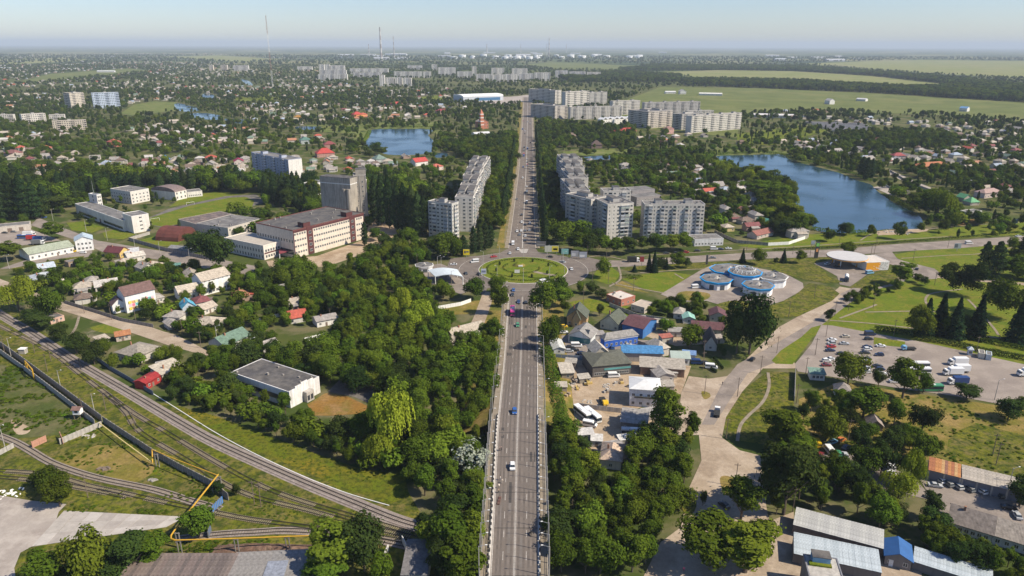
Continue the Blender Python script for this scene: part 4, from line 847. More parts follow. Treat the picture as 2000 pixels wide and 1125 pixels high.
for (l, a, b, d, h, rt, rh, wc, rc) in HN:
    s = B('house' if 'shed' not in l and 'barn' not in l and 'store' not in l else 'shed', l, 'house' if 'shed' not in l and 'barn' not in l and 'store' not in l else 'shed', a, b, d, h=h, col=wc, group=None)
    if rt == 'flat': s.flat(M_bit, .2)
    else: s.roof(rt, rh, rc, M_slate if rc in (SLATE, TANR) else M_roofc, chim=1 if h > 3.1 else 0)
    n = max(2, int(s.L/4)); s.wins('f', 1, n, 1.1, 1.2, 1.1).wins('r', 1, 2, 1, 1.2, 1.1); s.door('f', s.L*.45 if n % 2 == 0 else s.L*.3)
# kindergarten
kg = B('kindergarten', 'white kindergarten with brown roof and coloured squares on the wall', 'kindergarten', (249, 612), (307, 597), 12, top=577, col=(.78, .77, .75), C=(236, 603)); kg.roof('gable', 3.8, (.15, .09, .08), M_roofc); kg.land('the kindergarten')
kg.wins('f', 2, 6, 1.5, 1.6, 1.2, 3.6)
sq = [(.75, .2, .3), (.8, .6, .1), (.2, .55, .6), (.8, .35, .1), (.75, .5, .55), (.7, .65, .3)]
for u0 in (.14, .68):
    for i in range(3):
        for j in range(3): MB().box(-.75, -.05, 0, .75, 0, 1.5).build('coloured_panel', M_door, kg.r, sq[(i*2+j*3+int(u0*10)) % 6], loc=(kg.L*u0+i*1.7, -.0 if (i+j) % 2 else -.03, 1.5+j*1.75))
k2 = B('kindergarten_wing', 'lower white wing with brown roof joined to the kindergarten', 'house', (222, 613), (248, 608), 11, h=5, col=(.78, .77, .75), C=(212, 607)); k2.roof('gable', 3, (.15, .09, .08), M_roofc); k2.wins('f', 1, 3, 1.4, 1.6, 1.2)
vi = B('villa', 'white villa with a stepped beige roof and dormer windows', 'villa', (398, 578), (452, 563), 13, top=549, col=(.78, .76, .72), C=(380, 570)); vi.roof('gable', 3.6, (.42, .36, .29), M_slate); vi.wins('f', 1, 7, 1.5, 1.7, 1).wins('f', 1, 6, 1.0, .9, vi.h-1.1); vi.land('the white villa')
v2 = B('villa_wing', 'lower white wing of the villa with a sloping beige roof', 'house', (352, 589), (396, 580), 11, h=4.5, col=(.76, .75, .72), C=(343, 580)); v2.roof('gable', 3.4, (.45, .39, .32), M_slate); v2.wins('f', 1, 4, 1.4, 1.5, 1)
# white workshop in the wood
wk = B('workshop', 'white windowless workshop with a flat dark roof and stepped gable wall', 'workshop', (455, 757), (567, 797), 19, top=727, col=(.7, .68, .66), C=(633, 769)); wk.flat(M_bitd, .25); wk.land('the white workshop')
wk.strip('f', 2.2, wk.h*.62, 1, wk.L-.4); gw = MB(); D_ = wk.D
for k in range(5): gw.box(0, D_*k/5+.01, 0, .35, D_*(k+1)/5-.01, wk.h+.3+[.1, .9, 1.5, 1.0, .2][k]*.9)
gw.build('gable_wall', mat('flaking_white', (.74, .72, .69), var=.12, scale=.7, stain=.35), wk.r, loc=(wk.L, 0, 0)); pr = MB(); pr.box(0, D_*.42, 0, 2.2, D_*.66, 4.6); pr.box(2.2, D_*.44, .8, 2.24, D_*.52, 3, 1); pr.box(2.2, D_*.55, .8, 2.24, D_*.63, 3, 1); pr.build('porch', [M_conc, M_glass], wk.r, loc=(wk.L+.36, 0, 0)); wk.vents(7, .9, 2)
# bottom-left roofs, sheet by sheet
def sheetroof(name, label, cat, A, Bp, depth, h, n, cols, m, wall=GREY, tilt=.6, kp=True):
    s = B(name, label, cat, A, Bp, depth, h=h, col=wall, kp=kp); s.walls(); st = s.L/n
    rf = bpy.data.objects.new('roof', None); COL.objects.link(rf); rf.parent = s.r; shr = {}
    for i in range(n):
        k = rnd.randrange(3)
        if k not in shr:
            q = MB(); q.frus([(.01, -.5, k*.02), (st-.01, -.5, k*.02), (st-.01, s.D+.5, tilt+k*.02), (.01, s.D+.5, tilt+k*.02)], [(.01, -.5, .1+k*.02), (st-.01, -.5, .1+k*.02), (st-.01, s.D+.5, tilt+.1+k*.02), (.01, s.D+.5, tilt+.1+k*.02)]); shr[k] = q.mesh('roof_sheet', m)
        ob('roof_sheet', shr[k], rf, rnd.choice(cols), None, (i*st, 0, h+.03))
    return s
sheetroof('warehouse', 'warehouse roof of dark timber-brown sheets at the bottom edge', 'warehouse', (190, 1215), (420, 1215), P(300, 1083, 5.6).y-P(300, 1215).y, 5, 26, [(.16, .13, .115), (.19, .15, .13), (.13, .105, .095), (.175, .135, .12)], M_roofc).land('the brown-roofed warehouse')
s = sheetroof('warehouse', 'grey flat warehouse roof with a paler patch at the bottom edge', 'warehouse', (424, 1215), (612, 1205), P(500, 1078, 5.6).y-P(500, 1211).y, 5, 14, [(.23, .215, .2), (.24, .22, .205), (.22, .21, .2)], M_roofc); MB().box(s.L-.4, -.3, 4.7, s.L+.02, s.D+.3, 6.1).build('white_parapet', M_white, s.r); MB().box(s.L*.4, s.D*.45, 5.42, s.L*.63, s.D*.8, 5.72).build('roof_patch', M_roofc, s.r, (.24, .26, .31))
s = B('lean_to', 'dark grey lean-to roof between bushes below the viaduct', 'shed', (785, 1150), (835, 1150), 14, h=4.5, col=GREY); s.roof('shed', .5, (.17, .16, .16), M_roofc, ov=.2)
for (A, Bq, hh, l) in [((745, 1110), (760, 1075), 2.2, 'white rendered wall beside the lane under the trees'), ((785, 1060), (797, 1085), 2.5, 'short white wall by the railway gate')]:
    w = B('yard_wall', l, 'wall', A, Bq, .3, h=hh, col=(.6, .57, .52)); w.walls()
# ------------------------------------------------------------------ trade quarter on the right
def hb(name, label, cat, A, Bp, depth, h=None, top=None, rt='gable', rh=2.5, wc=WHITE, rc=SLATE, rm=None, C=None, rows=1, cols=None, ax=None, land=None, chim=0, sides='fr', ww=1.2):
    s = B(name, label, cat, A, Bp, depth, h=h, top=top, col=wc, C=C)
    if rt == 'flat': s.flat(rm or M_bit, .3)
    else: s.roof(rt, rh, rc, rm or M_roofc, axis=ax, chim=chim)
    for sd in sides:
        ln = side_frames(s.L, s.D)[sd][2]; n = cols or max(1, int(ln/3.6)); 
        if rows: s.wins(sd, rows, n, ww, 1.3, 1.0, (s.h-.6)/rows if rows > 1 else 3, .8)
    if land: s.land(land)
    return s
OL = (.09, .1, .075); GB = (.25, .235, .22); MAR = (.12, .055, .06)
hb('villa', 'yellow brick villa with a dark green cross-gabled roof', 'villa', (1107, 635), (1145, 638), 11, h=5, rt='gable', rh=4.5, wc=(.55, .36, .18), rc=OL, land='the yellow brick villa', chim=1)
s = hb('villa_wing', 'front gable wing of the yellow brick villa', 'house', (1118, 639), (1132, 640), 6, h=5, rt='gable', rh=4, wc=(.55, .36, .18), rc=OL, ax='y')
hb('villa', 'olive-roofed house with a pale gable beside the yellow brick villa', 'villa', (1172, 641), (1207, 648), 12, h=4, rt='gable', rh=4, wc=(.66, .58, .42), rc=OL, C=(1229, 634), chim=1)
hb('market_hall', 'open hall with a wide maroon roof on a blue wall', 'hall', (1215, 652), (1255, 662), 20, h=5.5, rt='gable', rh=2.4, wc=(.05, .16, .4), rc=MAR, C=(1285, 644), sides='', land='the maroon market hall', ax='x')
s = hb('glass_shop', 'shop with a teal glass front and a solar panel on its roof', 'shop', (1110, 669), (1153, 676), 11, top=654, rt='gable', rh=3.2, wc=(.62, .64, .64), rc=GB, C=(1163, 659), rows=0, sides=''); s.strip('f', .8, s.h-.5, .5, None, mat('teal_glass', (.03, .16, .18), rough=.15, spec=.6, var=.1), 'shop_window')
q = MB(); q.frus([(s.L*.3, s.D*.12, s.h+.75), (s.L*.85, s.D*.12, s.h+.75), (s.L*.85, s.D*.36, s.h+2.3), (s.L*.3, s.D*.36, s.h+2.3)], [(s.L*.3, s.D*.12, s.h+1.1), (s.L*.85, s.D*.12, s.h+1.1), (s.L*.85, s.D*.36, s.h+2.65), (s.L*.3, s.D*.36, s.h+2.65)]); q.build('solar_panel', M_glass, s.r)
s = hb('car_shop', 'bright blue shop with a broad grey hip roof', 'shop', (1180, 681), (1245, 671), 14, h=4.6, rt='hip', rh=2.6, wc=(.03, .12, .5), rc=GB, C=(1157, 677), cols=7, land='the bright blue shop'); s.strip('f', s.h-.7, s.h-.05, 0, s.L, M_white, 'fascia', .2)
s = hb('workshop_hall', 'grey workshop with a bright blue sheet roof edge', 'workshop', (1215, 706), (1293, 708), 9, h=4.6, rt='gable', rh=1.6, wc=(.36, .34, .32), rc=(.06, .2, .4), cols=3, land='the blue-roofed workshop')
hb('house', 'beige hip-roofed house behind the blue-roofed workshop', 'house', (1284, 699), (1306, 694), 10, h=4, rt='hip', rh=3, wc=(.55, .5, .44), rc=(.42, .37, .31), rm=M_slate)
s = hb('timber_hall', 'dark glazed hall with an olive hip roof in the dirt yard', 'hall', (1157, 738), (1231, 731), 15, h=5.5, rt='hip', rh=2.2, wc=(.12, .11, .1), rc=(.11, .11, .085), rows=1, cols=9, land='the olive-roofed hall', ww=1.9); s.strip('f', 3.2, 4.1, s.L*.3, s.L, mat('teal_board', (.1, .28, .27), var=.1), 'sign_band', .12)
hb('timber_loft', 'beige pitched roof rising behind the olive-roofed hall', 'house', (1160, 716), (1188, 713), 9, h=6.5, rt='gable', rh=3, wc=(.4, .36, .3), rc=(.5, .44, .36), ax='y')
s = hb('storage_shed', 'long plank shed with a weathered beige roof', 'shed', (1250, 732), (1336, 738), 9, h=4, rt='shed', rh=.9, wc=(.2, .13, .09), rc=(.36, .32, .27), rm=M_slate, rows=0); 
for k in range(24): MB().box(s.L*k/24+.04, -.09, .1, s.L*(k+1)/24-.04, -.0, 3.9).build('plank', M_door, s.r, rnd.choice([(.21, .13, .09), (.17, .11, .08), (.25, .17, .12)]))
hb('house', 'small house with a pale green-white sheet roof by the gate', 'house', (1311, 713), (1346, 714), 8, h=3.6, rt='gable', rh=1.8, wc=(.6, .62, .6), rc=(.4, .47, .42), rm=M_ribx)
s = hb('white_house', 'white two-storey house with a ribbed white hip roof', 'house', (1229, 793), (1287, 797), 11, top=759, rt='hip', rh=1.8, wc=(.74, .74, .73), rc=(.7, .7, .69), rm=M_ribx, rows=2, cols=4, land='the white two-storey house'); s.strip('f', s.h*.55, s.h*.6, s.L*.15, s.L, M_black, 'balcony_rail', .9)
hb('shed', 'slate lean-to behind the white two-storey house', 'shed', (1284, 749), (1316, 746), 8, h=3.2, rt='gable', rh=1.4, wc=(.4, .36, .32), rc=SLATE, rm=M_slate)
hb('shed', 'tumbledown shed with a grey roof next to the big walnut tree', 'shed', (1212, 840), (1262, 846), 9, h=3.6, rt='shed', rh=1.2, wc=(.22, .2, .18), rc=(.3, .28, .26), rm=M_slate)
hb('cottage', 'cottage with a pinkish beige hip roof below the coach', 'cottage', (1172, 914), (1212, 919), 11, h=3.6, rt='hip', rh=2.6, wc=(.6, .54, .46), rc=(.5, .38, .29), rm=M_slate, chim=1, land='the pinkish cottage')
hb('shed', 'pale grey metal shed by the roadside hedge', 'shed', (1081, 693), (1103, 692), 11, h=3, rt='gable', rh=1, wc=(.5, .5, .5), rc=(.48, .49, .47), ax='y')
hb('shed', 'stacked-board hut with a beige sheet roof by the roadside hedge', 'shed', (1097, 742), (1121, 741), 9, h=3.2, rt='shed', rh=.8, wc=(.33, .27, .2), rc=(.45, .4, .33))
hb('row_house', 'long low house with a maroon roof behind the round tree', 'house', (1350, 654), (1412, 659), 9, h=4, rt='gable', rh=2.2, wc=(.62, .56, .42), rc=MAR, cols=6, land='the maroon-roofed row')
hb('house', 'short maroon-roofed house beyond the long one', 'house', (1386, 628), (1417, 630), 9, h=3.6, rt='gable', rh=2, wc=(.5, .44, .38), rc=MAR)
hb('barn', 'dark barrel-roofed barn with a pale gable', 'barn', (1375, 684), (1399, 686), 12, h=3, rt='gable', rh=4.5, wc=(.5, .48, .42), rc=(.06, .055, .055), C=(1425, 668), ax='y')
hb('kiosk', 'small house with a mint green roof', 'house', (1334, 632), (1356, 633), 7, h=3, rt='gable', rh=1.2, wc=(.6, .58, .54), rc=(.25, .45, .38))
hb('house', 'grey slate cottage in the trees beyond the market hall', 'cottage', (1315, 622), (1335, 624), 8, h=3, rt='hip', rh=2, wc=PALE, rc=SLATE, rm=M_slate)
s = hb('snack_bar', 'low flat building with a white roof and a brick-red end wall', 'shop', (1184, 588), (1213, 599), 16, h=4, rt='flat', wc=(.42, .17, .12), rm=mat('whitened_roof', (.55, .49, .43), var=.12, scale=.4), C=(1232, 588)); s.vents(3, 1.2, 4)
hb('store', 'second low flat building with a beige roof beside the brick-red one', 'shop', (1232, 606), (1258, 613), 13, h=3.4, rt='flat', wc=(.5, .44, .37), rm=mat('beige_roof', (.44, .37, .3), var=.15, scale=.4), C=(1273, 602))
hb('corner_shop', 'low shop with a grey roof at the foot of the pale slab block', 'shop', (1356, 481), (1412, 479), 14, h=5, rt='flat', wc=(.64, .63, .62), cols=9, land='the low shop')
s = hb('school', 'low grey building with stepped flat roofs behind the blocks', 'school', (1243, 403), (1290, 398), 16, h=8, rt='flat', wc=(.3, .27, .26), rows=2); s = hb('school_wing', 'paler upper wing of the stepped grey building', 'school', (1234, 391), (1278, 388), 18, h=9, rt='flat', wc=(.34, .31, .3), rows=2)
hb('pavilion', 'flat white canopy building between the blocks of the factory-side row', 'pavilion', (927, 432), (948, 424), 20, h=7, rt='flat', wc=(.66, .64, .6), rm=mat('whitened_roof'))
for (l, a, b, d, h, rt, rh, wc, rc) in [('house with a bright green roof by the water edge', (1475, 442), (1502, 447), 9, 4, 'gable', 3, (.3, .34, .3), (.1, .3, .24)), ('house with a beige hip roof below the lakeside trees', (1415, 453), (1434, 452), 9, 3.4, 'hip', 2, (.6, .48, .22), TANR), ('long house with a red-brown roof beside the fence', (1478, 468), (1510, 460), 9, 3.2, 'gable', 2.4, (.5, .42, .36), (.25, .1, .08)),
                                       ('red and orange hip-roofed manor in the gardens', (1800, 335), (1855, 331), 16, 5, 'hip', 4, (.55, .4, .3), (.4, .15, .07)), ('small dark gazebo with a steep roof on the shore', (1766, 386), (1780, 386), 6, 3, 'hip', 4, (.1, .08, .06), (.07, .06, .055)), ('white flat hut by the willow at the lake end', (1890, 424), (1916, 421), 8, 4, 'flat', 0, (.72, .7, .66), SLATE), ('house with a bright green pyramid roof', (1895, 402), (1912, 401), 9, 3, 'hip', 4, (.4, .36, .3), (.12, .33, .16)), ('hall with a bright green ridge roof', (1882, 395), (1896, 394), 9, 4, 'gable', 3, (.4, .36, .3), (.12, .33, .16)), ('pink house with a hip roof across the lake', (1922, 388), (1955, 384), 11, 5, 'hip', 3, (.55, .45, .42), (.36, .25, .22)), ('white house with a red roof on the far shore', (1745, 312), (1768, 312), 10, 5, 'hip', 3.5, (.5, .4, .36), (.3, .07, .07))]:
    hb('house', l, 'house', a, b, d, h=h, rt=rt, rh=rh, wc=wc, rc=rc)
LM['the orange-roofed manor'] = P(1828, 333)
for i, (px, py, w, d, rc, wc) in enumerate([(1140, 745, 5, 4, (.4, .36, .3), (.3, .26, .2)), (1255, 760, 4, 4, (.3, .29, .28), (.4, .38, .35)), (1300, 762, 6, 5, (.36, .32, .27), (.34, .3, .25)), (1310, 735, 5, 4, (.45, .42, .38), (.4, .36, .3)), (1268, 815, 5, 5, (.33, .31, .29), (.3, .28, .26)), (1225, 868, 7, 3, (.6, .58, .54), (.45, .43, .4)), (1200, 880, 6, 4, (.3, .28, .27), (.36, .32, .28)), (1165, 868, 4, 4, (.55, .53, .5), (.5, .48, .45)), (1115, 715, 5, 4, (.34, .31, .27), (.3, .26, .22)),
        (1300, 668, 6, 4, (.35, .12, .09), (.5, .46, .4)), (1318, 655, 7, 5, (.3, .28, .26), (.5, .46, .42)), (1345, 700, 6, 4, (.15, .25, .45), (.45, .45, .45)), (1290, 637, 7, 5, (.42, .38, .32), (.5, .46, .4)), (1250, 630, 6, 5, (.3, .27, .25), (.46, .42, .38)), (1170, 660, 5, 4, (.28, .26, .25), (.4, .38, .36)), (1400, 668, 6, 4, (.35, .31, .27), (.4, .37, .33)), (1240, 690, 8, 4, (.4, .37, .33), (.36, .34, .32)), (1142, 858, 6, 4, (.5, .48, .46), (.42, .4, .38)), (1095, 765, 5, 4, (.42, .37, .3), (.36, .3, .24))]):
    p = P(px, py); t = thing('shed', None, 'shed', p, rnd.uniform(-.25, .3), 'small sheds of the trade quarter', 'small flat shed'); hh = rnd.uniform(2.3, 3.2); MB().box(-w/2, -d/2, 0, w/2, d/2, hh).build('wall', M_wallc, t, wc); MB().frus([(-w/2-.3, -d/2-.3, hh), (w/2+.3, -d/2-.3, hh), (w/2+.3, d/2+.3, hh+.5), (-w/2-.3, d/2+.3, hh+.5)], [(-w/2-.3, -d/2-.3, hh+.12), (w/2+.3, -d/2-.3, hh+.12), (w/2+.3, d/2+.3, hh+.62), (-w/2-.3, d/2+.3, hh+.62)]).build('roof', M_roofc, t, rc); MB().box(-.5, -d/2-.05, 0, .5, -d/2-.005, 2).build('door', M_door, t, (.15, .12, .1)); keep([(p.x+w*.7*math.cos(k), p.y+w*.7*math.sin(k)) for k in range(6)])
for px, py in ((1120, 750), (1132, 758), (1148, 752), (1210, 748), (1230, 755), (1185, 770), (1215, 815), (1245, 862), (1180, 892), (1290, 750), (1160, 728), (1105, 775)):
    t = thing('crate_stack', None, 'crates', P(px, py), rnd.uniform(0, 3), 'crate stacks in the dirt yard', 'stack of weathered crates')
    for k in range(rnd.randrange(3, 7)): MB().box(-.7, -.5, 0, .7, .5, .9).build('crate', M_door, t, rnd.choice([(.36, .28, .19), (.45, .42, .38), (.26, .2, .15), (.5, .36, .12)]), loc=(rnd.uniform(-1.8, 1.8), rnd.uniform(-1.2, 1.2), .05+.92*(k//3)))
# --- bottom right
shc = [(.4, .45, .48), (.43, .48, .51), (.37, .42, .45)]
sheetroof('market_shed', 'long grey sheet-roofed shed dappled by birch shade', 'shed', (1546, 1043), (1722, 1091), 8, 3.6, 30, [(.4, .4, .385), (.43, .43, .41), (.37, .37, .36)], M_roofc, (.16, .14, .13), .5).land('the long grey shed')
sheetroof('market_shed', 'long pale blue sheet-roofed shed at the bottom edge', 'shed', (1547, 1100), (1718, 1138), 8.5, 3.6, 28, shc, M_roofc, (.14, .13, .13), .5)
s = hb('roof_house', 'dark grey box house with a roof garden in front of the pale blue shed', 'house', (1572, 1175), (1640, 1185), 9, h=8, rt='flat', wc=(.2, .2, .22), rm=M_conc, rows=1, sides='f'); MB().box(s.L*.1, s.D*.5, s.h+.15, s.L*.75, s.D*.68, s.h+.6).build('planter', G_lawn, s.r); s.hut(s.L*.2, s.D*.62, 4.5, 3, 2.2, (.2, .35, .5), M_door)
s = hb('blue_lodge', 'small lodge with a deep blue ribbed roof', 'house', (1726, 1103), (1777, 1116), 7.5, h=3.4, rt='gable', rh=1.6, wc=(.2, .18, .17), rc=(.04, .13, .34), rm=M_ribx, rows=1, cols=2, land='the blue-roofed lodge'); s.door('f', s.L*.25, 1.1, 2.2, (.7, .7, .7))
sheetroof('market_shed', 'pale sheet-roofed shed running on from the blue-roofed lodge', 'shed', (1779, 1112), (1935, 1162), 6, 3, 26, shc, M_roofc, (.14, .13, .13), .4)
for (l, a, b, n, cs) in [('end garages under rusty orange sheets', (1809, 936), (1872, 952), 10, [(.42, .19, .07), (.33, .13, .06), (.45, .27, .12), (.25, .12, .08)]), ('row of grey garages with a beige slate roof', (1874, 953), (2060, 999), 24, [(.36, .32, .27), (.39, .345, .29), (.33, .295, .25)])]:
    s = sheetroof('garage_row', l, 'garage', a, b, 7, 3.9, n, cs, M_roofc, (.2, .2, .22), .9)
    for k in range(max(2, n//4)+1): s.strip('f', 0, 4, s.L*k/max(2, n//4)*.97, s.L*k/max(2, n//4)*.97+.5, M_conc, 'pilaster', .25)
    for k in range(max(2, n//4)): s.door('f', s.L*(k+.5)/max(2, n//4), 3, 2.8, (.16, .17, .2))
LM['the garage row'] = P(1900, 960)
s = hb('long_house', 'long whitewashed house under a brown slate roof by the parking court', 'house', (1850, 1036), (1934, 1062), 10, h=3.4, rt='gable', rh=3.2, wc=(.55, .55, .54), rc=(.2, .17, .15), rm=M_slate, cols=6, chim=1, land='the whitewashed long house'); hb('long_house', 'paler slate-roofed end of the whitewashed house', 'house', (1935, 1062), (2050, 1098), 10, h=3.4, rt='gable', rh=3, wc=(.5, .5, .49), rc=(.3, .26, .22), rm=M_slate, cols=6)
hb('cottage', 'white cottage with a slate hip roof at the car park edge', 'cottage', (1632, 777), (1661, 780), 9, h=3, rt='hip', rh=2.8, wc=(.66, .62, .56), rc=(.26, .23, .21), rm=M_slate, C=(1678, 769), land='the white cottage')
hb('shed', 'little plank barn with a slate roof in the dry grass', 'shed', (1696, 840), (1723, 843), 6, h=2.4, rt='gable', rh=2, wc=(.22, .18, .15), rc=(.28, .23, .2), rm=M_slate, rows=0, ax='y')
hb('kiosk', 'gate kiosk with a green roof beside the car park entrance', 'kiosk', (1582, 742), (1610, 744), 5, h=3, rt='shed', rh=.6, wc=(.6, .6, .57), rc=(.17, .27, .22), cols=3)
hb('guard_booth', 'tiny white guard booth with a peaked roof beside the hedge', 'booth', (1890, 694), (1898, 695), 2.2, h=3, rt='hip', rh=1.2, wc=(.6, .64, .68), rc=(.5, .54, .58), cols=1, land='the guard booth')
hb('container', 'beige site container near the guard booth', 'container', (1910, 700), (1922, 702), 5, h=2.6, rt='flat', wc=(.6, .56, .46), rows=0); hb('container', 'light blue site container near the guard booth', 'container', (1924, 703), (1935, 705), 5, h=2.6, rt='flat', wc=(.45, .52, .56), rows=0)
# --- octagon shops
M_cyan = mat('cyan_fascia', (.02, .33, .74), rough=.5, var=.05)
def octo(label, px, py, r, h, n=8, ring=False, doors=2, wc=(.74, .74, .74), blue=True, sx=1.0, rot=.2):
    c = P(px, py); t = thing('octagon_shop', label, 'shop', c, rot, 'octagon shops with blue fascias')
    po = lambda rr: [(rr*sx*math.cos(2*math.pi*k/n+math.pi/n), rr*math.sin(2*math.pi*k/n+math.pi/n)) for k in range(n)]
    MB().prism(po(r*.92), .1, h-1.5).build('wall', M_wallc, t, wc)
    MB().frus([(x, y, h-1.6) for x, y in po(r*.96)], [(x, y, h-.1) for x, y in po(r*1.06)]).build('fascia', M_cyan if blue else M_white, t)
    MB().prism(po(r*.98), h-.12, h+.06).build('roof', M_bit, t)
    for k in range(doors):
        a = -math.pi/2+(k-.5*(doors-1))*.75-rot; q = MB().box(-1.4, -.12, .1, 1.4, .12, 3.1); rr = r*.92*math.cos(math.pi/n)+.02
        b = 2*math.pi/n*round(a/(2*math.pi/n)) if n == 8 else a; q.build('door', M_door, t, (.07, .08, .09), loc=(rr*sx*math.cos(b), rr*math.sin(b), 0), rotz=b+math.pi/2)
    for k in range(3): MB().box(-.5, -.5, h, .5, .5, h+1.1).build('roof_vent', M_steel, t, loc=(r*.4*math.cos(k*2.1+.5), r*.4*math.sin(k*2.1+.5), 0))
    if ring:
        q = MB(); pts = [(r*.6*math.cos(k*.3927), r*.6*math.sin(k*.3927)) for k in range(16)]
        for i in range(16):
            a, b = pts[i], pts[(i+1) % 16]; q.cyl((*a, h), (*a, h+2), .14, n=5); q.cyl((*a, h+2), (*b, h+2), .14, n=5); q.cyl((*a, h+.1), (*b, h+2), .12, n=5); q.cyl((*a, h+2), (a[0]*1.35, a[1]*1.35, h+.3), .12, n=5)
        q.build('roof_truss', M_white, t)
    else: MB().frus([(x*.25, y*.25, h+.05) for x, y in po(r)], [(x*.02, y*.02, h+1.6) for x, y in po(r)]).build('skylight', M_conc, t)
    keep([(c.x+r*1.1*math.cos(k), c.y+r*1.1*math.sin(k)) for k in range(6)])
    return t
octo('octagon shop with blue fascia nearest the parked white van', 1398, 559, 9.6, 5.2)
octo('larger octagon shop at the back by the cross street', 1424, 541, 11, 5.6, doors=0, sx=1.15)
octo('tallest octagon shop crowned by a white roof truss ring', 1453, 554, 10, 8, n=10, ring=True, doors=0)
octo('octagon shop with the pointed skylight at the front corner', 1479, 573, 9.2, 5.6)
octo('all-white octagon shop at the side of the lawn', 1507, 556, 9, 5.8, blue=False, doors=0)
LM['the octagon shops'] = P(1450, 558)
# --- petrol stations
M_or = mat('orange_panel', (.72, .32, .02), var=.05)
c = P(1652, 518); t = thing('petrol_station', 'round white petrol station canopy edged in orange', 'petrol station', c, 0, 'petrol stations')
R_ = 12.3; po = [(R_*1.05*math.cos(k*math.pi/16), R_*math.sin(k*math.pi/16)) for k in range(32)]
MB().prism(po, 5.6, 6.7).build('canopy', mat('canopy_white', (.46, .45, .44), var=.06), t); MB().prism([(x*1.012, y*1.012) for x, y in po], 5.75, 6.15).build('canopy_band', M_or, t)
for x, y in ((-6, -5), (6, -5), (-6, 5), (6, 5)):
    MB().cyl((x, y, .1), (x, y, 5.6), .35).build('column', M_white, t); q = MB(); q.box(-.5, -.3, .3, .5, .3, 2.1); q.box(-1.2, -.8, .1, 1.2, .8, .3); q.build('pump', M_or, t, loc=(x, y+1.6, 0))
keep([(c.x+13*math.cos(k), c.y+13*math.sin(k)) for k in range(6)])
s = hb('station_shop', 'petrol station shop with an orange wall spotted white', 'shop', (1690, 529), (1734, 527), 15, h=5.6, rt='flat', wc=(.74, .73, .7), rm=mat('whitened_roof'), rows=0, land='the orange petrol station'); s.strip('f', .1, s.h-.2, .2, s.L*.62, M_or, 'orange_wall', .1)
for k in range(44):
    u = s.L*(.32+.66*rnd.random()**.8); z = rnd.uniform(.6, 5); MB().cyl((0, -.14, 0), (0, -.05, 0), rnd.uniform(.18, .38), n=6).build('wall_spot', M_white if u < s.L*.62 else mat('grey_spot', (.45, .43, .4)), s.r, loc=(u, 0, z))
c = P(868, 545); t = thing('petrol_station', 'low arched white canopy of the roadside petrol station', 'petrol station', c, 0, 'petrol stations')
q = [P(836, 528, 5), P(850, 541, 5), P(904, 541, 5), P(893, 527, 5)]
n_ = 8; mb = MB()
for i in range(n_):
    u0, u1 = i/n_, (i+1)/n_; z0, z1 = 5+1.3*math.sin(math.pi*u0), 5+1.3*math.sin(math.pi*u1)
    a0, a1 = q[0].lerp(q[3], u0)-c, q[0].lerp(q[3], u1)-c; b0, b1 = q[1].lerp(q[2], u0)-c, q[1].lerp(q[2], u1)-c
    mb.frus([(b0.x, b0.y, z0), (b1.x, b1.y, z1), (a1.x, a1.y, z1), (a0.x, a0.y, z0)], [(b0.x, b0.y, z0+.35), (b1.x, b1.y, z1+.35), (a1.x, a1.y, z1+.35), (a0.x, a0.y, z0+.35)])
mb.build('canopy', mat('pale_blue_sheet', (.5, .55, .58), var=.08), t)
for p in q: MB().cyl((p.x-c.x, p.y-c.y, 0), (p.x-c.x, p.y-c.y, 5.1), .25).build('column', M_white, t)
MB().box(-3, -2.5, .1, 3, 2.5, 3.4).build('shop', M_wallc, t, (.2, .22, .26))
LM['the roadside petrol station'] = c
t = octo('octagonal white station office with a flat beige roof', 829, 528, 6, 4, blue=False, doors=1); t.name = 'station_office'; t['group'] = 'petrol stations'
# --- landmarks of the distance
arena = B('arena', 'long white-roofed sports arena with a blue glass front', 'arena', (905, 199), (983, 196), 60, h=13, col=(.55, .58, .62)); arena.roof('arch', 4, (.8, .8, .8), M_white, axis='x', ov=.5); arena.strip('f', 1.5, 9, arena.L*.3, arena.L*.92, mat('arena_glass', (.06, .16, .3), rough=.2, spec=.5, var=.2), 'glass_front', .2); arena.land('the white arena')
M_redb = mat('church_brick', (.45, .17, .1), var=.15, scale=.5)
ch = B('church', 'red and white brick church with a tall bell tower by the pond', 'church', (936, 252), (954, 251), 16, h=12, col=(.45, .17, .1)); ch.roof('gable', 4, (.3, .25, .22), M_roofc, axis='y'); q = MB(); q.box(0, -6, 0, 6, 0, 26); [q.box(-.3, -6.3, zz, 6.3, .3, zz+1.2, 1) for zz in (7, 13, 19, 24.9)]; q.frus([(0, -6, 26), (6, -6, 26), (6, 0, 26), (0, 0, 26)], [(2.9, -3.1, 34), (3.1, -3.1, 34), (3.1, -2.9, 34), (2.9, -2.9, 34)]); q.build('bell_tower', [M_redb, M_white], ch.r); ch.wins('f', 2, 4, 1.5, 3, 2, 5); ch.land('the red church')
s = B('storehouse', 'white shed with a pale roof before the church', 'shed', (928, 268), (958, 266), 14, h=5, col=WHITE); s.roof('gable', 2, (.6, .6, .6), M_roofc)
for i, (x0, x1, yb) in enumerate([(1178, 1205, 242), (1200, 1228, 241), (1222, 1249, 240)]):
    s = B('terrace_house', ['first white terrace with a zigzag white roof', 'middle white terrace with a zigzag white roof', 'last white terrace, next to the broad beige gable'][i], 'terrace', (x0, yb+2), (x1, yb), 16, h=9, col=(.74, .72, .66), group='white terraces'); s.walls()
    for k in range(3):
        mb = MB(); mb.gable(s.L*k/3, 0, s.L*(k+1)/3, s.D, s.h, 3.4, 0, 0, 'y'); mb.build('roof', M_white, s.r)
    s.wins('f', 2, 6, 1.4, 1.6, 1.5, 3.8)
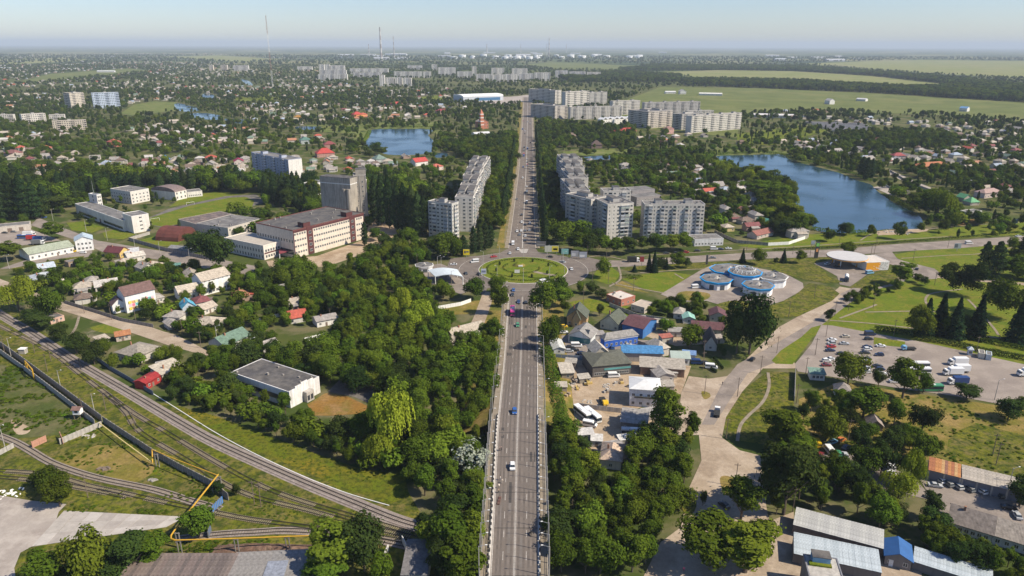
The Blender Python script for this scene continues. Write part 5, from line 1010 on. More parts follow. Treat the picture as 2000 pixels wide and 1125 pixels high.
for (l, a, b, d, h, rt, rh, wc, rc) in [('red hip-roofed manor before the lake estate', (1213, 263), (1243, 262), 14, 5, 'hip', 5, (.5, .34, .28), RED), ('smaller red-roofed house beside the manor', (1196, 263), (1208, 263), 10, 4, 'hip', 3, (.5, .34, .28), RED), ('pink brick house with a brown roof under the gable block', (1302, 262), (1316, 261), 12, 8, 'hip', 4, (.5, .3, .26), (.25, .14, .12)), ('dark brown chalet roof among the trees by the avenue', (1155, 290), (1176, 290), 14, 5, 'hip', 6, (.3, .2, .16), (.11, .075, .065)), ('brown hip-roofed house by the roadside', (1110, 272), (1128, 271), 13, 4, 'hip', 5, (.36, .28, .24), (.17, .12, .1)),
     ('bright red manor with a steep many-peaked roof', (620, 308), (654, 306), 16, 5, 'hip', 6, (.45, .25, .2), RED), ('dark red house behind the bright red manor', (634, 291), (656, 290), 12, 6, 'hip', 4, (.4, .22, .18), (.22, .06, .06)), ('green hip-roofed house by the pond', (735, 318), (756, 316), 14, 4, 'hip', 5, (.4, .42, .4), (.16, .22, .19)), ('red-roofed house with a white gable', (812, 325), (836, 322), 12, 5, 'gable', 4, (.74, .7, .66), RED), ('long house with an orange-red hip roof', (850, 334), (866, 331), 11, 4, 'hip', 3, (.6, .5, .44), (.42, .12, .08)),
     ('yellow house with a brown roof by the far reeds', (574, 236), (588, 236), 12, 7, 'hip', 3, (.72, .45, .08), (.4, .2, .05)), ('orange two-storey house with a red roof', (692, 231), (708, 230), 13, 7, 'hip', 5, (.65, .25, .1), RED), ('smaller orange house next to the two-storey one', (706, 230), (718, 229), 11, 6, 'hip', 3, (.65, .28, .12), (.42, .1, .06)), ('orange arched house near the pond shore', (758, 236), (767, 236), 10, 7, 'hip', 3, (.65, .33, .14), (.3, .2, .15)), ('scarlet-roofed house beyond the pond', (768, 208), (786, 207), 14, 6, 'hip', 4, (.5, .3, .26), RED), ('maroon-roofed house towards the arena', (855, 222), (876, 221), 13, 5, 'hip', 4, (.5, .36, .3), (.26, .05, .06)),
     ('green-roofed house at the end of the reeds', (588, 282), (608, 281), 14, 6, 'hip', 4, (.4, .44, .42), (.1, .19, .16)), ('blue-roofed house in the grey-roofed quarter', (317, 320), (333, 319), 12, 5, 'gable', 4, (.6, .6, .6), (.05, .2, .5)), ('red brick house with a red roof in the old quarter', (218, 288), (238, 286), 14, 7, 'hip', 4, (.36, .13, .08), (.35, .1, .07)), ('house with a crimson ridge roof', (458, 322), (476, 321), 12, 4, 'gable', 3, (.6, .5, .45), (.33, .03, .08)), ('dark red hip-roofed house by the picture edge', (8, 305), (30, 306), 13, 4, 'hip', 4, (.45, .36, .32), (.22, .1, .09)), ('rusty red hip-roofed house left of the old quarter lane', (78, 296), (94, 296), 12, 4, 'hip', 4, (.5, .4, .34), (.36, .12, .07))]:
    s = hb('house', l, 'house', a, b, d, h=h, rt=rt, rh=rh, wc=wc, rc=rc, cols=3)
LM['the bright red manor'] = P(637, 307)
# chimneys and masts
M_stack = mat('stack_concrete', (.5, .48, .46), var=.1, scale=.02); M_redp = mat('aviation_red', (.36, .2, .17), var=.1); M_stkd = mat('stack_band', (.3, .25, .24), var=.1)
def stack(label, px, py, ytop, r, bands=4):
    h = hfrom(px, py, ytop); t = thing('chimney_stack', label, 'chimney', P(px, py), 0, 'stacks of the distant works'); n = 8
    for k in range(n):
        f0, f1 = k/n, (k+1)/n; MB().cyl((0, 0, h*f0), (0, 0, h*f1), r*(1-.5*f0), r*(1-.5*f1), 12).build('shaft_section', M_stkd if k % 2 == 1 and k > 8-2*bands else M_stack, t)
for a in [('tallest banded chimney on the horizon', 745, 119, 53, 10, 4), ('shorter dark chimney beside the tallest one', 721, 112, 86, 6, 3), ('slender chimney on the far side of the tallest one', 770, 114, 71, 6, 4), ('chimney over the white tanks', 1072, 112, 74, 7, 4), ('short chimney of the refinery', 951, 105, 86, 10, 2), ('thin stack of the tank farm nearest the avenue', 1017, 104, 86, 6, 2), ('thin stack beyond the tank farm', 1106, 103, 86, 6, 2), ('thin stack right next to the chimney over the tanks', 1068, 108, 85, 5, 2)]: stack(*a)
def lattice(label, px, py, ytop, w, name='radio_mast'):
    h = hfrom(px, py, ytop); t = thing(name, label, 'mast', P(px, py)); n = max(6, int(h/9)); sec = 4
    for s_ in range(sec):
        mb = MB()
        for k in range(n//sec*s_, n//sec*(s_+1)):
            z0, z1 = h*k/(n//sec*sec), h*(k+1)/(n//sec*sec); a = w*(1-.6*k/n)/2; b = w*(1-.6*(k+1)/n)/2
            cs = ((-1, -1), (1, -1), (1, 1), (-1, 1))
            for i in range(4):
                c, d = cs[i], cs[(i+1) % 4]
                mb.cyl((c[0]*a, c[1]*a, z0), (c[0]*b, c[1]*b, z1), .17, n=4); mb.cyl((c[0]*a, c[1]*a, z0), (d[0]*b, d[1]*b, z1), .11, n=4); mb.cyl((c[0]*b, c[1]*b, z1), (d[0]*b, d[1]*b, z1), .1, n=4)
        mb.build('lattice_section', M_redp if s_ % 2 else M_white, t)
    return t
lattice('tall red and white lattice radio mast leaning over the suburb', 533, 172, 30, 4); LM['the radio mast'] = P(533, 172)
M_tank = mat('white_tank', (.8, .8, .8), var=.03)
for i in range(34):
    px = rnd.choice([rnd.uniform(885, 1000), rnd.uniform(1000, 1090), rnd.uniform(1090, 1265)]); py = 113+rnd.uniform(-2.5, 3); c = P(px, py); r = rnd.uniform(22, 45); t = thing('storage_tank', None, 'tank', c, 0, 'tanks of the distant depot', 'white storage tank on the horizon'); h = rnd.uniform(18, 30)
    MB().cyl((0, 0, 0), (0, 0, h), r, n=14).build('shell', M_tank, t); MB().cyl((0, 0, h), (0, 0, h+3), r*.98, r*.2, 14).build('lid', M_white, t)
for i in range(40):
    px, py, w = rnd.choice([(rnd.uniform(630, 800), rnd.uniform(106, 118), 60), (rnd.uniform(860, 1300), rnd.uniform(102, 114), 60), (rnd.uniform(0, 250), rnd.uniform(108, 150), 24), (rnd.uniform(1500, 1700), rnd.uniform(110, 120), 50)])
    c = P(px, py); t = thing('factory_shed', None, 'industrial shed', c, rnd.uniform(-.3, .3), 'sheds of the distant works', 'pale industrial shed far out on the plain'); q = MB(); h = w*.22*rnd.uniform(.6, 1.6); L2 = w*rnd.uniform(.6, 1.8)
    q.box(-L2, -w*.4, 0, L2, w*.4, h); q.build('wall', M_wallc, t, (.6, .6, .6)); MB().gable(-L2, -w*.4, L2, w*.4, h, h*.3, .5).build('roof', M_roofc, t, rnd.choice([(.7, .7, .7), (.6, .62, .65), (.5, .5, .52)]))
for (l, a, b, d, h, rc) in [('long greenhouse-like barn on the meadow edge', (1472, 229), (1550, 231), 14, 5, (.62, .6, .58)), ('small blue-roofed farm on the open meadow', (1873, 217), (1888, 218), 14, 7, (.15, .3, .5)), ('lone pale farm building on the meadow', (1610, 203), (1620, 204), 16, 9, (.4, .38, .37)), ('low barn in the middle of the meadow', (1672, 197), (1690, 198), 16, 5, (.5, .5, .52)), ('low sheds at the meadow corner', (1300, 183), (1320, 183), 16, 5, (.6, .6, .6)), ('pale shed row on the meadow behind the estate', (1365, 186), (1410, 187), 14, 5, (.7, .68, .64)), ('barn with a white end beside the shed row', (1328, 184), (1340, 184), 20, 9, (.4, .38, .38))]:
    s = B('farm_building', l, 'farm', a, b, d, h=h, col=(.68, .66, .62), group='farm buildings on the meadow'); s.roof('gable', h*.5, rc, M_roofc); s.wins('f', 1, 6, 1.5, 1.5, 1.2)
# garage colony of grey rows beyond the lake
for i in range(9):
    y = 241+i*2.6; x0 = 1575+i*9+rnd.uniform(-4, 4); x1 = 1690+i*5+rnd.uniform(-8, 8)
    s = B('garage_row', ['rear', 'second rear', 'third rear', 'fourth', 'middle', 'sixth', 'third front', 'second front', 'front'][i]+' row of the grey garage colony beyond the lake', 'garage', (x0, y), (x1, y+3), 7, h=3, col=(.55, .5, .46), group='garage colony'); s.flat(mat('garage_roof', (.2, .18, .185), var=.3, scale=.06), .15)
    for k in range(8): s.door('f', s.L*(k+.5)/8, 6, 2.4, rnd.choice([(.6, .58, .55), (.3, .28, .28), (.45, .4, .36)]))
LM['the garage colony'] = P(1640, 252)
# ------------------------------------------------------------------ fences and walls, panel by panel
def fence(name, label, px, h, m, step=3.0, th=.14, post=None, color=None, zb=0, cat='fence'):
    pts = [P(*p) for p in px]; o = pts[0]; t = thing(name, label, cat, o); cache = {}
    for a, b in zip(pts[:-1], pts[1:]):
        d = b-a; n = max(1, round(d.length/step)); L2 = d.length/n; az = math.atan2(d.y, d.x); k = round(L2, 2)
        if k not in cache: cache[k] = MB().box(.05, -th/2, .03, L2-.05, th/2, h).mesh('panel', m)
        if post and 'p' not in cache: cache['p'] = MB().box(-.13, -.16, .02, .13, .16, h+.15).mesh('post', post)
        for i in range(n):
            p = a+d*(i/n)-o; ob('panel', cache[k], t, color, None, (p.x, p.y, zb), az)
            if post: ob('post', cache['p'], t, color, None, (p.x, p.y, zb), az)
    return t
fence('concrete_wall', 'outer precast concrete wall running along the railway from the picture edge', [(-40, 650), (0, 676), (50, 712), (125, 768), (200, 824)], 3, M_concd, 3, post=M_concd)
fence('concrete_wall', 'inner parallel wall with a pale top behind the yellow pipe arch', [(-40, 664), (0, 690), (60, 733), (125, 783), (186, 830)], 2.6, M_conc, 3, post=M_conc)
fence('concrete_wall', 'grey wall dropping from the wall corner towards the blue gate', [(203, 826), (297, 888), (350, 918), (412, 950), (447, 978)], 2.8, M_concd, 3, post=M_concd)
fence('concrete_wall', 'low grey wall crossing from the corner to the brick stub', [(118, 868), (200, 833)], 2.4, M_conc, 3, post=M_conc)
fence('brick_wall', 'pink brick wall stub with piers beside the rail gate', [(64, 875), (92, 862)], 2.6, mat('pink_brick', (.42, .22, .15), var=.2, scale=1.5), 3, post=MATS['pink_brick'])
fence('brick_wall', 'second short pink brick pier wall at the rail gate', [(119, 856), (124, 868)], 2.6, MATS['pink_brick'], 3, post=MATS['pink_brick'])
fence('concrete_wall', 'pale low wall at the picture edge below the curved track', [(-20, 895), (0, 889), (28, 874)], 2, M_conc, 3)
fence('metal_gate', 'blue metal rail gate under the yellow pipe', [(415, 1003), (436, 982)], 2.6, mat('blue_gate', (.06, .2, .5), var=.1), .8, .06, M_steel)
fence('metal_gate', 'second leaf of blue gate near the bush', [(408, 1052), (413, 1036)], 2.4, MATS['blue_gate'], .8, .06, M_steel)
fence('concrete_wall', 'grey compound wall along the street below the rust-red hangar', [(252, 470), (330, 492), (400, 506), (440, 512)], 2.6, M_concd, 4)
fence('concrete_wall', 'white-topped compound wall before the white four-storey block', [(252, 470), (293, 458)], 2.4, M_conc, 4)
fence('garden_fence', 'dark garden fence on the kindergarten street', [(125, 592), (190, 612), (240, 628), (300, 640)], 2, M_concd, 3)
fence('garden_fence', 'blue-grey garden fence along the track behind the weathered house', [(175, 692), (215, 722), (250, 742), (300, 772)], 2, mat('slate_fence', (.12, .14, .17), var=.2), 3)
fence('yard_wall', 'white concrete fence between the wood and the petrol station', [(850, 606), (900, 597), (920, 590)], 2.2, M_white, 3)
fence('yard_wall', 'white wall segment in the clearing of the wood', [(595, 668), (640, 656)], 2.2, M_white, 3)
fence('yard_wall', 'second white wall in the orchard above the clearing', [(500, 630), (590, 608)], 2, M_white, 3)
fence('concrete_fence', 'light concrete fence behind the two low flat shops', [(1190, 598), (1245, 620), (1300, 628)], 2.2, M_conc, 3)
fence('concrete_fence', 'fence between the blue shop yard and the dirt yard', [(1085, 700), (1155, 705)], 2.2, mat('bluegrey_fence', (.2, .25, .32), var=.15), 3)
fence('concrete_fence', 'grey yard wall beside the parked coaches', [(1128, 796), (1170, 802), (1225, 808)], 2.2, M_conc, 3)
fence('concrete_fence', 'grey wall behind the bright blue shop', [(1245, 672), (1300, 690), (1360, 712)], 2, M_concd, 3)
fence('concrete_fence', 'concrete wall beside the path to the car park kiosk', [(1553, 728), (1551, 784)], 2.4, M_conc, 3, post=M_conc)
fence('concrete_fence', 'pale curved fence of the lakeside garages', [(1500, 480), (1540, 478), (1572, 467)], 2.4, M_white, 4)
fence('yard_wall', 'dark wall beside the fenced houses below the lakeside trees', [(1395, 455), (1440, 475), (1500, 480)], 2.4, M_concd, 4)
fence('quay_wall', 'concrete quay wall along the lake slipway', [(1728, 362), (1765, 383), (1798, 400)], 1.6, M_conc, 5)
fence('quay_wall', 'upper retaining wall of the lakeside road', [(1738, 335), (1775, 358), (1830, 378)], 2, M_conc, 6)
sheet('slipway', [(1705, 366), (1728, 362), (1750, 376), (1745, 384)], A_pale, .12); sheet('shore_lane', [(1735, 330), (1752, 338), (1790, 355), (1840, 376), (1832, 380), (1780, 361), (1738, 342)], A_pale, .11, k=True)
sheet('rubble_shore', [(1710, 452), (1760, 448), (1815, 447), (1810, 452), (1760, 458), (1715, 460)], G_dirt, .1, k=True); sheet('scrap_yard', [(1850, 435), (1900, 428), (1930, 434), (1880, 441)], G_rust, .1)
# ------------------------------------------------------------------ yellow gas pipe on stilts
M_yel = mat('yellow_pipe', (.5, .29, .03), var=.12, scale=.8, rough=.5); M_yelp = mat('faded_yellow_pipe', (.6, .48, .2), var=.15, scale=.8)
pp = thing('gas_pipe', 'yellow overhead gas pipe on posts, bent in a Z above the tracks', 'pipe', P(297, 905)); o_ = P(297, 905)
def rel(px, py, z): p = P(px, py, z)-o_; return (p.x, p.y, z)
MB().tube([rel(194, 826, 2.2), rel(245, 865, 2.2), rel(298, 904, 2.2)], .2, 8).build('low_run', M_yelp, pp)
MB().tube([rel(298, 904, 2.2), rel(297, 878, 5.5)], .22, 8).build('riser', M_yel, pp)
MB().tube([rel(297, 878, 5.5), rel(350, 900, 5.5), rel(424, 928, 5.5), rel(427, 926, 5.6)], .17, 8).build('high_run', M_yel, pp)
MB().tube([rel(426, 927, 5.6), rel(380, 985, 5.6), rel(342, 1034, 5.6), rel(334, 1046, 5.5), rel(334, 1052, 5.4), rel(342, 1055, 5.4)], .24, 8).build('diagonal_run', M_yel, pp)
MB().tube([rel(342, 1055, 5.4), rel(450, 1052, 5.4), rel(560, 1048, 5.4), rel(680, 1043, 5.4)], .2, 8).build('lower_run', M_yel, pp)
for px, py in ((304, 886), (415, 935), (427, 930), (380, 986), (345, 1040), (348, 1055), (460, 1052), (560, 1048), (650, 1045)):
    p = rel(px, py, 5.4); q = MB(); 
    for dx in (-.5, .5): q.box(p[0]+dx-.12, p[1]-.12, 0, p[0]+dx+.12, p[1]+.12, 5.3)
    q.box(p[0]-.8, p[1]-.1, 5.0, p[0]+.8, p[1]+.1, 5.2); q.build('support', M_concd, pp)
pa = thing('gas_pipe_arch', 'yellow goalpost-shaped pipe arch over the walls', 'pipe', P(60, 733)); d_ = P(66, 732)-P(52, 716)
MB().tube([(-d_.x/2, -d_.y/2, 0), (-d_.x/2, -d_.y/2, 5), (d_.x/2, d_.y/2, 5), (d_.x/2, d_.y/2, 0)], .28, 8).build('arch', M_yel, pa)
MB().tube([(-d_.x/2+.6, -d_.y/2, 1), (-d_.x/2+.6, -d_.y/2, 4), (d_.x/2, d_.y/2, 4.2)], .16, 8).build('inner_pipe', M_yel, pa)
# ------------------------------------------------------------------ viaduct
vd = thing('viaduct', 'concrete road viaduct with striped kerb blocks over the railway', 'bridge', (0, 150, 0)); vl = [p for p in zip(eL, eR) if p[0][1] < 240]
oL, oR = offset(eL, 2.75)[:len(vl)], offset(eR, -2.75)[:len(vl)]
mb = MB()
for i in range(len(vl)-1):
    z0, z1 = zr(vl[i][0][1]), zr(vl[i+1][0][1]); y0 = -150
    mb.frus([(oL[i][0], oL[i][1]+y0, z0-1.5), (oR[i][0], oR[i][1]+y0, z0-1.5), (oR[i+1][0], oR[i+1][1]+y0, z1-1.5), (oL[i+1][0], oL[i+1][1]+y0, z1-1.5)],
            [(oL[i][0], oL[i][1]+y0, z0-.03), (oR[i][0], oR[i][1]+y0, z0-.03), (oR[i+1][0], oR[i+1][1]+y0, z1-.03), (oL[i+1][0], oL[i+1][1]+y0, z1-.03)])
mb.build('deck', M_concd, vd)
for y in (165, 185, 205, 224):
    for f in (.12, .5, .88):
        k = min(range(len(vl)), key=lambda i: abs(vl[i][0][1]-y)); x = vl[k][0][0]+(vl[k][1][0]-vl[k][0][0])*f; MB().box(x-.6, y-150-.5, 0, x+.6, y-150+.5, zr(y)-1.5).build('pier', M_concd, vd)
kbw = MB().box(-.15, -.62, 0, .15, .62, .4).mesh('kerb_block', mat('kerb_white', (.52, .5, .46), var=.2)); kbb = MB().box(-.14, -.6, 0, .14, .6, .38).mesh('kerb_block', M_black)
for e, sgn in ((eL, .5), (eR, -.5)):
    ed = dens(offset(e, sgn), 1.25); k = 0
    for a, b in zip(ed[:-1], ed[1:]):
        if a[1] > 243 or a[1] < 150: continue
        k += 1; ob('kerb_block', kbw if k % 2 else kbb, vd, None, None, (a[0], a[1]-150, zr(a[1])+.2), math.atan2(b[1]-a[1], b[0]-a[0])-math.pi/2)
for e, sgn, m, h in ((eL, 2.65, M_conc, 1.0), (eR, -2.65, M_conc, 1.0), (eL, .75, M_black, 1.1), (eR, -.75, M_black, 1.1)):
    ed = [p for p in dens(offset(e, sgn), 2.0) if 140 < p[1] < 243]; mb = MB()
    for a, b in zip(ed[:-1], ed[1:]):
        mb.cyl((a[0], a[1]-150, zr(a[1])), (a[0], a[1]-150, zr(a[1])+h), .07, n=4)
        for q in (h, h*.55): mb.cyl((a[0], a[1]-150, zr(a[1])+q), (b[0], b[1]-150, zr(b[1])+q), .06, n=4)
    mb.build('railing', m, vd)
LM['the viaduct'] = P(1003, 1000)
# ------------------------------------------------------------------ lamps, poles, billboards
MC['lp'] = MB().cyl((0, 0, 0), (0, 0, 9.5), .16, .1, 6).mesh('post', M_conc)
MC['la'] = MB().cyl((0, 0, 9.3), (1.9, 0, 9.9), .06, .05, 5).mesh('arm', M_steel)
MC['lh'] = MB().box(1.7, -.12, 9.84, 2.3, .12, 9.98).mesh('lamp_head', M_white)
def lamp(x, y, z, rz, group, style, label=None):
    t = thing('street_lamp', label, 'street lamp', (x, y, z), rz, group, None if label else style)
    for n, k in (('post', 'lp'), ('arm', 'la'), ('lamp_head', 'lh')): ob(n, MC[k], t)
for e, sgn in ((eL, 2.9), (eR, -2.9)):
    ed = dens(offset(e, sgn), 36)
    for p in ed[2::1]:
        if 150 < p[1] < 400: lamp(p[0], p[1], zr(p[1]), 0 if sgn > 0 else math.pi, 'lamps along the avenue', 'concrete street lamp on the avenue kerb')
for e, sgn in ((fl, 3.4), (fr, -3.4)):
    for p in dens(offset(e, sgn), 42)[1:]:
        if p[1] < 1500: lamp(p[0], p[1], .1, 0 if sgn > 0 else math.pi, 'lamps along the avenue', 'concrete street lamp on the avenue kerb')
for k in range(10):
    a = k*math.pi/5+.3; lamp(RC.x+(RI-1.5)*math.cos(a), RC.y+(RI-1.5)*math.sin(a), .3, a, 'lamps round the roundabout island', 'street lamp on the rim of the roundabout island')
MC['up'] = MB().cyl((0, 0, 0), (0, 0, 9), .17, .12, 6).mesh('post', M_concd); MC['uw'] = MB().cyl((0, 0, 0), (0, 0, 9), .15, .1, 6).mesh('post', M_wood); MC['uc'] = MB().box(-1.1, -.06, 8.2, 1.1, .06, 8.36).mesh('crossarm', M_wood)
for (px, py, k) in [(22, 697, 1), (9, 688, 0), (68, 690, 0), (93, 726, 0), (100, 706, 0), (120, 763, 1), (186, 811, 1), (164, 815, 0), (207, 803, 0), (10, 875, 1), (172, 972, 0), (265, 843, 0), (497, 985, 0), (510, 990, 0), (18, 525, 1), (20, 608, 0), (78, 421, 1), (104, 431, 1), (169, 453, 1), (210, 470, 1), (264, 485, 1), (313, 497, 1), (371, 513, 1), (184, 602, 0), (165, 612, 0), (218, 625, 0), (266, 630, 0), (357, 655, 0), (393, 680, 0), (425, 672, 1), (493, 697, 1),
                    (1053, 574, 0), (1097, 508, 0), (1139, 596, 0), (1373, 722, 0), (1376, 770, 0), (1374, 698, 0), (1485, 730, 0), (1440, 775, 0), (1418, 858, 0), (1436, 950, 0), (1517, 690, 0), (1613, 658, 0), (1592, 694, 0), (1573, 733, 0), (1630, 617, 0), (1657, 606, 0), (1745, 656, 0), (1906, 690, 0), (1942, 782, 1), (1555, 788, 0), (1540, 620, 0), (1590, 583, 0), (1705, 602, 0), (1758, 552, 0), (1825, 557, 0), (1783, 510, 0), (1706, 503, 0), (1700, 503, 0), (1851, 484, 0), (1942, 440, 0), (1945, 908, 0), (1938, 890, 0), (1967, 963, 1), (1656, 860, 0), (1548, 1000, 0), (1060, 860, 1), (1062, 780, 1), (1237, 570, 0), (1157, 550, 0), (1188, 553, 0), (1147, 505, 0), (1184, 507, 0), (855, 528, 1), (862, 530, 1), (882, 562, 0), (848, 600, 0), (882, 558, 1), (815, 520, 0), (1458, 490, 0), (1386, 500, 0), (1548, 497, 0), (1590, 502, 0), (1582, 500, 0), (1638, 483, 0), (1712, 475, 0)]:
    t = thing('street_lamp' if k else 'utility_pole', None, 'street lamp' if k else 'utility pole', P(px, py), rnd.uniform(-.4, .4), 'poles and lamps across the town', 'slim concrete street lamp' if k else 'dark wooden utility pole')
    if k:
        for n, kk in (('post', 'lp'), ('arm', 'la'), ('lamp_head', 'lh')): ob(n, MC[kk], t)
    else: ob('post', MC['uw'], t); ob('crossarm', MC['uc'], t)
def board(label, x0, x1, y0, y1, base, colr, legs=1, name='billboard', art=None):
    c = P((x0+x1)/2, base); s_ = scl((x0+x1)/2, base); w = (x1-x0)/s_; z1 = hfrom((x0+x1)/2, base, y0); z0 = max(.4, hfrom((x0+x1)/2, base, y1)); t = thing(name, label, 'billboard' if name == 'billboard' else 'sign', c)
    MB().box(-w/2, -.15, z0, w/2, .15, z1).build('panel', M_door, t, colr)
    fr_ = MB(); fr_.box(-w/2-.12, -.1, z0-.12, w/2+.12, .1, z0-.002); fr_.box(-w/2-.12, -.1, z1+.002, w/2+.12, .1, z1+.12); fr_.build('frame', M_steel, t)
    for i in range(legs): x = 0 if legs == 1 else w*(-.35+.7*i); MB().box(x-.15, -.12, 0, x+.15, .12, z0-.13).build('leg', M_steel, t)
    for (u0, v0, u1, v1, cc) in art or (): MB().box(-w/2+w*u0, -.19, z0+(z1-z0)*v0, -w/2+w*u1, -.152, z0+(z1-z0)*v1).build('print', M_door, t, cc)
YB = (.75, .6, .02)
board('yellow billboard with dark print under the roadside poplars', 905, 917, 487, 498, 503, YB, art=[(.15, .3, .4, .75, (.1, .1, .1)), (.45, .45, .9, .7, (.15, .15, .15))])
board('dark billboard nearest the avenue at the roundabout corner', 1047, 1066, 472, 481, 486, (.14, .13, .13), 2, art=[(.1, .2, .9, .5, (.25, .24, .23))])
board('billboard with pale and yellow halves at the roundabout corner', 1064, 1091, 480, 492, 496, (.5, .5, .4), 2, art=[(.5, .05, .98, .95, (.6, .5, .05)), (.6, .3, .9, .6, (.2, .2, .1))])
board('teal billboard at the roundabout corner', 1096, 1110, 486, 496, 500, (.2, .42, .38), 2)
board('grey picture billboard next to the teal one', 1115, 1130, 490, 501, 505, (.3, .31, .33), 2, art=[(.1, .1, .6, .6, (.5, .5, .5))])
board('grey and white billboard, last of the corner group', 1131, 1146, 492, 503, 507, (.3, .32, .36), 2, art=[(.05, .1, .7, .5, (.6, .6, .6))])
board('red sign board beside the spruces', 1249, 1257, 501, 511, 520, (.3, .05, .05)); board('billboard standing on the lawn beside the cross street', 1862, 1875, 475, 485, 491, (.3, .34, .36), art=[(.05, .2, .5, .9, (.1, .12, .14))])
board('pale petrol price sign at the roundabout', 940, 950, 525, 535, 570, (.6, .62, .66), name='price_sign', art=[(.1, .3, .9, .7, (.2, .22, .3))]); board('black price totem of the orange petrol station', 1590, 1597, 473, 504, 505, (.05, .05, .05), name='price_sign', art=[(.1, .75, .9, .95, (.2, .5, .1)), (.2, .4, .8, .6, (.7, .3, .1))]); board('dark totem on the shop lawn', 1378, 1382, 498, 516, 517, (.06, .06, .06), name='price_sign')
board('white name board in the middle of the roundabout', 1005, 1015, 527, 533, 535, (.75, .72, .68), name='name_board')
board('small grey direction sign by the path to the lake', 1978, 1986, 428, 436, 441, (.15, .2, .25), name='direction_sign'); board('blue banner at the parking court corner', 1825, 1829, 977, 990, 998, (.1, .35, .6), name='banner'); board('dark board near the street end', 1583, 1591, 470, 477, 484, (.3, .34, .36))
for px, py in ((303, 432), (372, 400)):
    t = thing('football_goal', 'white football goal at the '+('near' if px < 330 else 'far')+' corner of the sports pitch', 'goal', P(px, py), .8); MB().tube([(-3.6, 0, 0), (-3.6, 0, 2.4), (3.6, 0, 2.4), (3.6, 0, 0)], .1, 6).build('frame', M_white, t)
# bits on the island
t = thing('flower_mound', 'grassy flower mound in the middle of the roundabout', 'flower bed', (P(1013, 519).x, P(1013, 519).y, .34)); MB().cyl((0, 0, 0), (0, 0, 1.3), 4.5, 2.6, 14).build('bank', G_dry, t); MB().cyl((0, 0, 1.3), (0, 0, 2.3), 2.6, .8, 12).build('top', G_lawn, t); MB().box(-.2, -4.2, .3, 2.6, -3.6, 1.2).build('plinth', M_white, t)
# scrap, rubble and slab heaps in the rail yard
def heap(name, label, px, py, n, spread, size, m, cat='rubble'):
    t = thing(name, label, cat, P(px, py)); q = random.Random(px)
    for k in range(n):
        a = q.uniform(0, 6.28); r = q.uniform(0, spread); s_ = q.uniform(.4, 1)*size; b = MB(); b.T = Matrix.Translation((r*math.cos(a), r*math.sin(a)*.7, .05)) @ Matrix.Rotation(q.uniform(0, 3), 4, 'Z') @ Matrix.Rotation(q.uniform(-.25, .25), 4, 'X')
        b.frus([(-s_, -s_*.5, 0), (s_, -s_*.6, 0), (s_*.8, s_*.5, 0), (-s_, s_*.4, 0)], [(-s_*.7, -s_*.4, s_*.4), (s_*.8, -s_*.4, s_*.5), (s_*.6, s_*.4, s_*.4), (-s_*.8, s_*.3, s_*.5)]); b.build('block', m, t)
heap('rubble_heap', 'white rubble blocks at the edge of the concrete yard', 20, 965, 26, 5, .7, M_white); heap('rubble_heap', 'broken concrete near the wall corner', 172, 852, 14, 2.6, .7, M_conc); heap('plank_pile', 'pile of old boards in the rail yard grass', 204, 916, 12, 1.8, 1.1, M_wood, 'boards'); heap('plank_pile', 'grey sleepers stacked in the grass under the pipe', 300, 937, 10, 1.5, 1.0, M_concd, 'sleepers')
heap('rubble_heap', 'pale construction scrap in the dirt yard', 1185, 755, 16, 4, .8, M_conc); heap('rubble_heap', 'scrap along the roadside hedge of the dirt yard', 1110, 755, 22, 5, .9, mat('scrap_beige', (.45, .38, .3), var=.2)); heap('rubble_heap', 'rubble beside the parked coaches', 1150, 785, 14, 3, .7, M_conc); heap('rubble_heap', 'stone rubble on the lake shore', 1745, 453, 30, 14, 1.2, M_conc)
t = thing('soil_heap', 'long heap of reddish brown soil behind the warehouse', 'soil heap', P(510, 1075)); b_ = MB(); n_ = 18
pts = [(x, y, 1.9*max(0, 1-(x/15)**2)*max(0, 1-(y/2.8)**2)+.5*pnoise(Vector((x*.5, y*.5, 0)))*max(0, 1-(x/15)**2)) for x in [15*(i/n_*2-1) for i in range(n_+1)] for y in (-2.8, -1.6, -.6, .4, 1.4, 2.8)]
b_.add(pts, [(i*6+j, (i+1)*6+j, (i+1)*6+j+1, i*6+j+1) for i in range(n_) for j in range(5)]); b_.build('heap', ground_mat('red_soil', [(.15, .09, .065), (.2, .13, .095), (.1, .07, .05)], [.4, .8], fine=.4, bscale=2), t)
t = thing('relay_hut', 'small pale concrete hut in the grass beside the track', 'hut', P(46, 690)); MB().box(-1.5, -1.2, 0, 1.5, 1.2, 2.4).build('wall', M_conc, t); MB().box(-1.7, -1.4, 2.4, 1.7, 1.4, 2.6).build('roof', M_white, t)
t = thing('watch_post', 'raised guard cabin on stilts inside the double wall', 'cabin', P(155, 818)); MB().box(-1.4, -1.2, 2.4, 1.4, 1.2, 4.6).build('cabin', M_white, t); MB().gable(-1.4, -1.2, 1.4, 1.2, 4.6, .8, .4).build('roof', M_roofc, t, (.2, .12, .1)); [MB().box(x-.1, y-.1, 0, x+.1, y+.1, 2.4).build('leg', M_wood, t) for x in (-1.2, 1.2) for y in (-1, 1)]; MB().box(-.6, -1.26, 3.2, .6, -1.21, 4.2).build('window', M_glass, t)
t = thing('signal', 'railway signal post beside the main track', 'signal', P(158, 722)); MB().cyl((0, 0, 0), (0, 0, 5), .12).build('post', M_black, t); MB().box(-.35, -.25, 4.2, .35, .25, 5.6).build('lamp_box', M_black, t)
